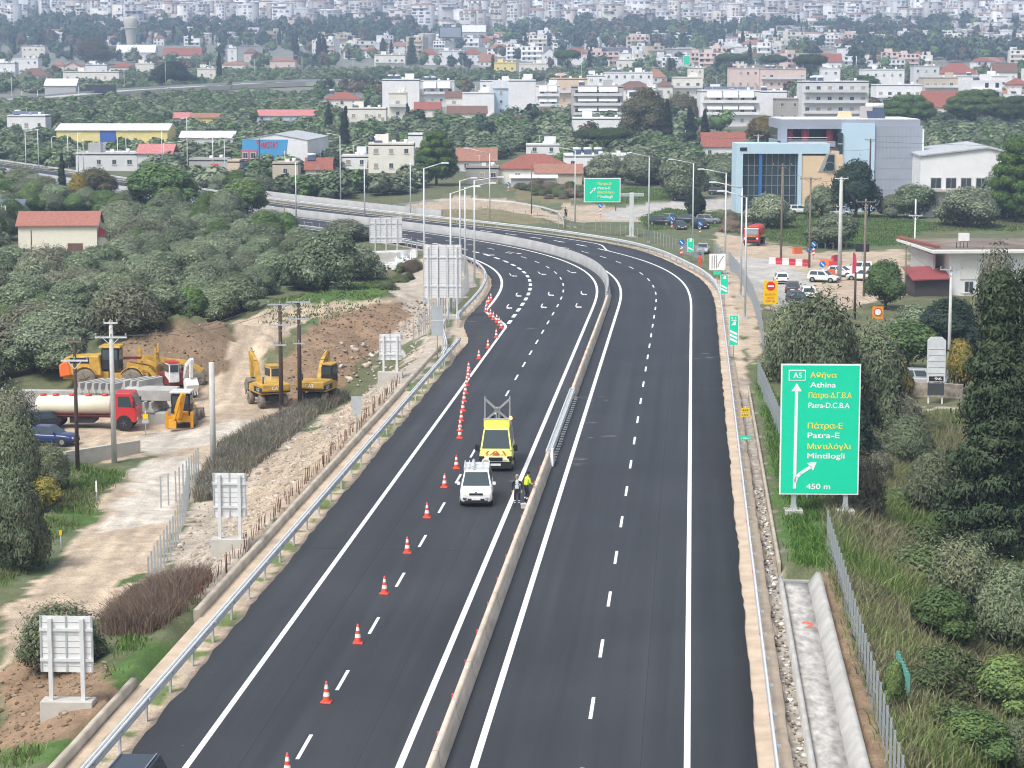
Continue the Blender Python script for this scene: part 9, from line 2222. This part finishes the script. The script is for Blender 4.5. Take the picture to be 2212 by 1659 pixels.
for i in range(22):
 kd = ('flat', 'flat', 'flat', 'flat', 'hip', 'flat', 'gable')[i % 7]
 wall = ('white', 'white', 'cream', 'white', 'pale', 'white', 'cream', 'pink', 'white', 'beige')[i % 10]
 rc = 'flat' if kd == 'flat' else ('red', 'brown', 'terracotta')[i % 3]
 fh.append((far_house_mesh(i, wall, rc, random.uniform(9, 17), random.uniform(8, 11), (3.2, 6.3, 6.3, 9.4, 5.4, 12.4, 3.4)[i % 7], kd), wall, kd, rc))
WN = {'white': 'white', 'pale': 'pale grey', 'cream': 'cream', 'beige': 'beige', 'pink': 'pink'}
RN = {'flat': 'flat roof', 'red': 'red roof', 'brown': 'brown roof', 'terracotta': 'terracotta roof'}
FIELD = [[(-80, 96), (300, 100), (620, 100), (700, 128), (900, 128), (1200, 138), (1500, 150), (2300, 160), (2300, 60), (-80, 60)]]
c1 = [q for q in fill(FIELD, (-420, 480), (900, 2450), 24.0)]
random.shuffle(c1)
def in_box(u, v, m=4): return any(u0 - m < u < u1 + m and vt - m < v < vb + m for u0, u1, vt, vb, yy in BOXES)
c1 = [q for q in c1 if not in_box(q[3], q[4] - 3)]
c1 = [q for q in c1 if fbm(q[0], q[1], .006, 31) + .4 * fbm(q[0], q[1], .02, 33) > -.35 or q[4] < 64]
c1.sort(key=lambda q: q[1])
NH = 300 - len(HOUSES)
def zone(u): return 'left' if u < 640 else ('centre' if u < 1500 else 'right')
GAP = [q for q in fill([[(690, 270), (900, 280), (1280, 268), (1500, 262), (1560, 300), (1900, 282), (1900, 150), (1500, 160), (1180, 195), (830, 190), (690, 210)], [(1900, 282), (2260, 260), (2260, 160), (1900, 150)]], (-120, 260), (640, 1050), 19.0)]
GAP = [q for q in GAP if not any(u0 - 26 < q[3] < u1 + 26 and vt - 2 < q[4] < vb + 42 for u0, u1, vt, vb, yy in BOXES)]
hs = GAP + c1
hs_xy = []
for i, (x, y, z, u, v) in enumerate(hs[:NH]):
 me, wall, kd, rc = fh[random.randrange(len(fh))]
 o = link('house', me, None, (x, y, z), random.uniform(-.5, .5), (random.uniform(.8, 1.2), 1, random.uniform(.9, 1.15)))
 tag(o, 'small %s house with a %s in the %s part of the far town' % (WN[wall], RN[rc], zone(u)), 'house', 'far %s houses with a %s, %s' % (WN[wall], RN[rc], zone(u)))
 hs_xy.append((x, y))
# the city on the hillside: too many to count
def city():
 P = []
 for q in hs[NH:]: P.append((q[0], q[1], q[2], 1.0))
 X, Y = np.meshgrid(np.arange(-1150, 1150, 16.0), np.arange(2050, 4500, 17.0))
 X = (X + rng.uniform(-9, 9, X.shape)).ravel(); Y = (Y + rng.uniform(-9, 9, Y.shape)).ravel()
 u, v = Q(X, Y, H(X, Y)); k = (u > -60) & (u < 2280) & (v < 66) & (v > -40) & (fbm(X, Y, .008, 41) > -.75)
 z = H(X, Y)
 P += [(float(X[i]), float(Y[i]), float(z[i]), 1.25) for i in np.nonzero(k)[0]]
 V, F, Cc, o = [], [], [], 0
 cube = np.array([(-.5, 0, 0), (.5, 0, 0), (.5, 1, 0), (-.5, 1, 0), (-.5, 0, 1), (.5, 0, 1), (.5, 1, 1), (-.5, 1, 1)], float)
 side = np.array([(1, 2, 6, 5), (2, 3, 7, 6), (3, 0, 4, 7), (4, 5, 6, 7), (0, 1, 5, 4)])
 pal = np.array([(.86, .86, .88), (.8, .79, .78), (.8, .75, .68), (.72, .65, .62), (.7, .7, .72), (.9, .9, .92)])
 rp = np.array([(.66, .66, .67), (.4, .25, .2), (.4, .33, .3), (.74, .74, .74)])
 for x, y, z, sc in P:
  w = random.uniform(7, 17) * sc; d = random.uniform(8, 14); fl = random.choice((1, 2, 2, 3, 4, 5, 6, 8)) if sc > 1 else random.choice((1, 2, 2, 3)); h = fl * 3.1
  a = random.uniform(-.6, .6); ca, sa = math.cos(a), math.sin(a)
  c = pal[random.randrange(6)] * random.uniform(.52, .92); rc = rp[random.choice((0, 0, 3, 1, 1, 2))]
  def put(x0, x1, y0, y1, z0, z1, cc, top=None):
   nonlocal o
   Lx = cube * (x1 - x0, y1 - y0, z1 - z0) + ((x0 + x1) / 2, y0, z0)
   W_ = np.stack([x + Lx[:, 0] * ca - Lx[:, 1] * sa, y + Lx[:, 0] * sa + Lx[:, 1] * ca, z + Lx[:, 2]], 1)
   V.append(W_); F.append(side + o); o += 8
   cl = np.tile(cc, (8, 1)); Cc.append(cl)
  put(-w / 2, w / 2, 0, d, -2, h, c)
  put(-w / 2 - .2, w / 2 + .2, -.2, d + .2, h + .02, h + (1.3 if random.random() < .4 else .4), rc)
  for f in range(fl):
   for q in range(3):
    if random.random() < .35: continue
    x0 = -w / 2 + w * (q + random.uniform(.1, .3)) / 3; x1 = -w / 2 + w * (q + random.uniform(.6, .95)) / 3
    put(x0, x1, -.15, .1, f * 3.1 + .6, f * 3.1 + 2.5, np.array((.12, .12, .13)) if random.random() < .6 else c * .55)
   if f and random.random() < .3: put(-w / 2, w * random.uniform(-.2, .5), -1.2, -.1, f * 3.1 - .1, f * 3.1 + .75, c)
 me = np_mesh('distant_city', np.concatenate(V), np.concatenate(F), FAR_W, cols=np.concatenate(Cc))
 tag(link('distant_city', me), 'pale crowded city climbing the hillside along the top of the picture', 'city', None, 'stuff')
city()
# far woods and scattered trees among the houses
wp = []
WOOD = [[(-80, 40), (330, 42), (330, 104), (-80, 100)], [(330, 52), (900, 52), (900, 104), (330, 100)], [(520, 30), (760, 34), (760, 80), (520, 80)], [(1080, 66), (1560, 70), (1560, 118), (1080, 112)], [(1850, 60), (2050, 54), (2060, 130), (1850, 130)], [(2030, 108), (2300, 108), (2300, 150), (2030, 150)], [(1690, 120), (1860, 108), (1900, 150), (1720, 150)], [(1240, 50), (1440, 46), (1440, 84), (1240, 84)], [(1560, 62), (2300, 48), (2300, 66), (1560, 76)]]
for x, y, z, u, v in fill(WOOD, (-520, 560), (1000, 2900), 13.0):
 if in_box(u, v - 4, 3) or random.random() < .25: continue
 if any((x - a) ** 2 + (y - b_) ** 2 < 150 for a, b_ in hs_xy): continue
 h = random.uniform(7, 17); wp.append((x, y, z, h, h * random.uniform(.8, 1.1), random.choice((3, 3, 2, 6, 6, 5, 4, 3))))
for x, y, z, u, v in fill([[(-80, 150), (600, 130), (1200, 160), (2300, 200), (2300, 30), (-80, 30)]], (-560, 620), (900, 3200), 21.0):
 if in_box(u, v - 4, 3) or random.random() < .4: continue
 h = random.uniform(5, 11); k = random.choice((0, 2, 3, 6, 5, 4, 2)); wp.append((x, y, z, h * (1.3 if k == 4 else 1), h * random.uniform(.8, 1.2), k))
for x, y, z, u, v in fill([[(690, 285), (1600, 320), (1900, 285), (2260, 270), (2260, 160), (1500, 150), (690, 190)]], (-130, 270), (640, 1080), 11.0):
 if not clear_of(x, y, u, v, 30) or in_box(u, v - 8, 3): continue
 if any((x - a) ** 2 + (y - b_) ** 2 < 90 for a, b_ in hs_xy): continue
 h = random.uniform(4, 8); wp.append((x, y, z, h, h * random.uniform(.9, 1.3), random.choice((0, 2, 2, 5, 3, 1))))
for x, y, z, u, v in fill([[(-80, 108), (720, 108), (720, 146), (520, 150), (260, 176), (-80, 190)]], (-420, 0), (820, 1600), 13.0):
 if in_box(u, v - 6, 5) or any((x - a) ** 2 + (y - b_) ** 2 < 100 for a, b_ in hs_xy): continue
 h = random.uniform(4, 9); wp.append((x, y, z, h, h * random.uniform(.9, 1.3), random.choice((0, 2, 2, 3, 5, 6, 1))))
for x, y, z, u, v in fill([[(-80, 30), (2300, 30), (2300, -60), (-80, -60)]], (-1150, 1150), (2500, 4500), 42.0):
 if random.random() < .5: continue
 h = random.uniform(8, 20); wp.append((x, y, z, h, h * random.uniform(.7, 1.3), random.choice((3, 3, 6, 4))))
wp = [q for q in wp if not any((q[0] - tx) ** 2 + (q[1] - ty) ** 2 < tr * tr for tx, ty, tr in TREE_XY)]
far_trees('distant_wood', 'dark green woods and garden trees scattered through the far town', wp, 150, KINDS)
# ------------------------------------------------------------------ the air
b = MB(); b.box((0, 3050, 196), (5200, 6300, 408))
hz = tag(b.build('haze', []), 'pale blue haze lying over the whole plain', 'haze', None, 'stuff')
hm = bpy.data.materials.new('haze'); hm.use_nodes = True
nn = hm.node_tree.nodes; nn.remove(nn['Principled BSDF'])
pv = nn.new('ShaderNodeVolumePrincipled'); pv.inputs['Density'].default_value = 0.00029; pv.inputs['Color'].default_value = (.55, .72, 1.0, 1); pv.inputs['Anisotropy'].default_value = 0.0
hm.node_tree.links.new(pv.outputs[0], nn['Material Output'].inputs['Volume'])
hz.data.materials.append(hm)
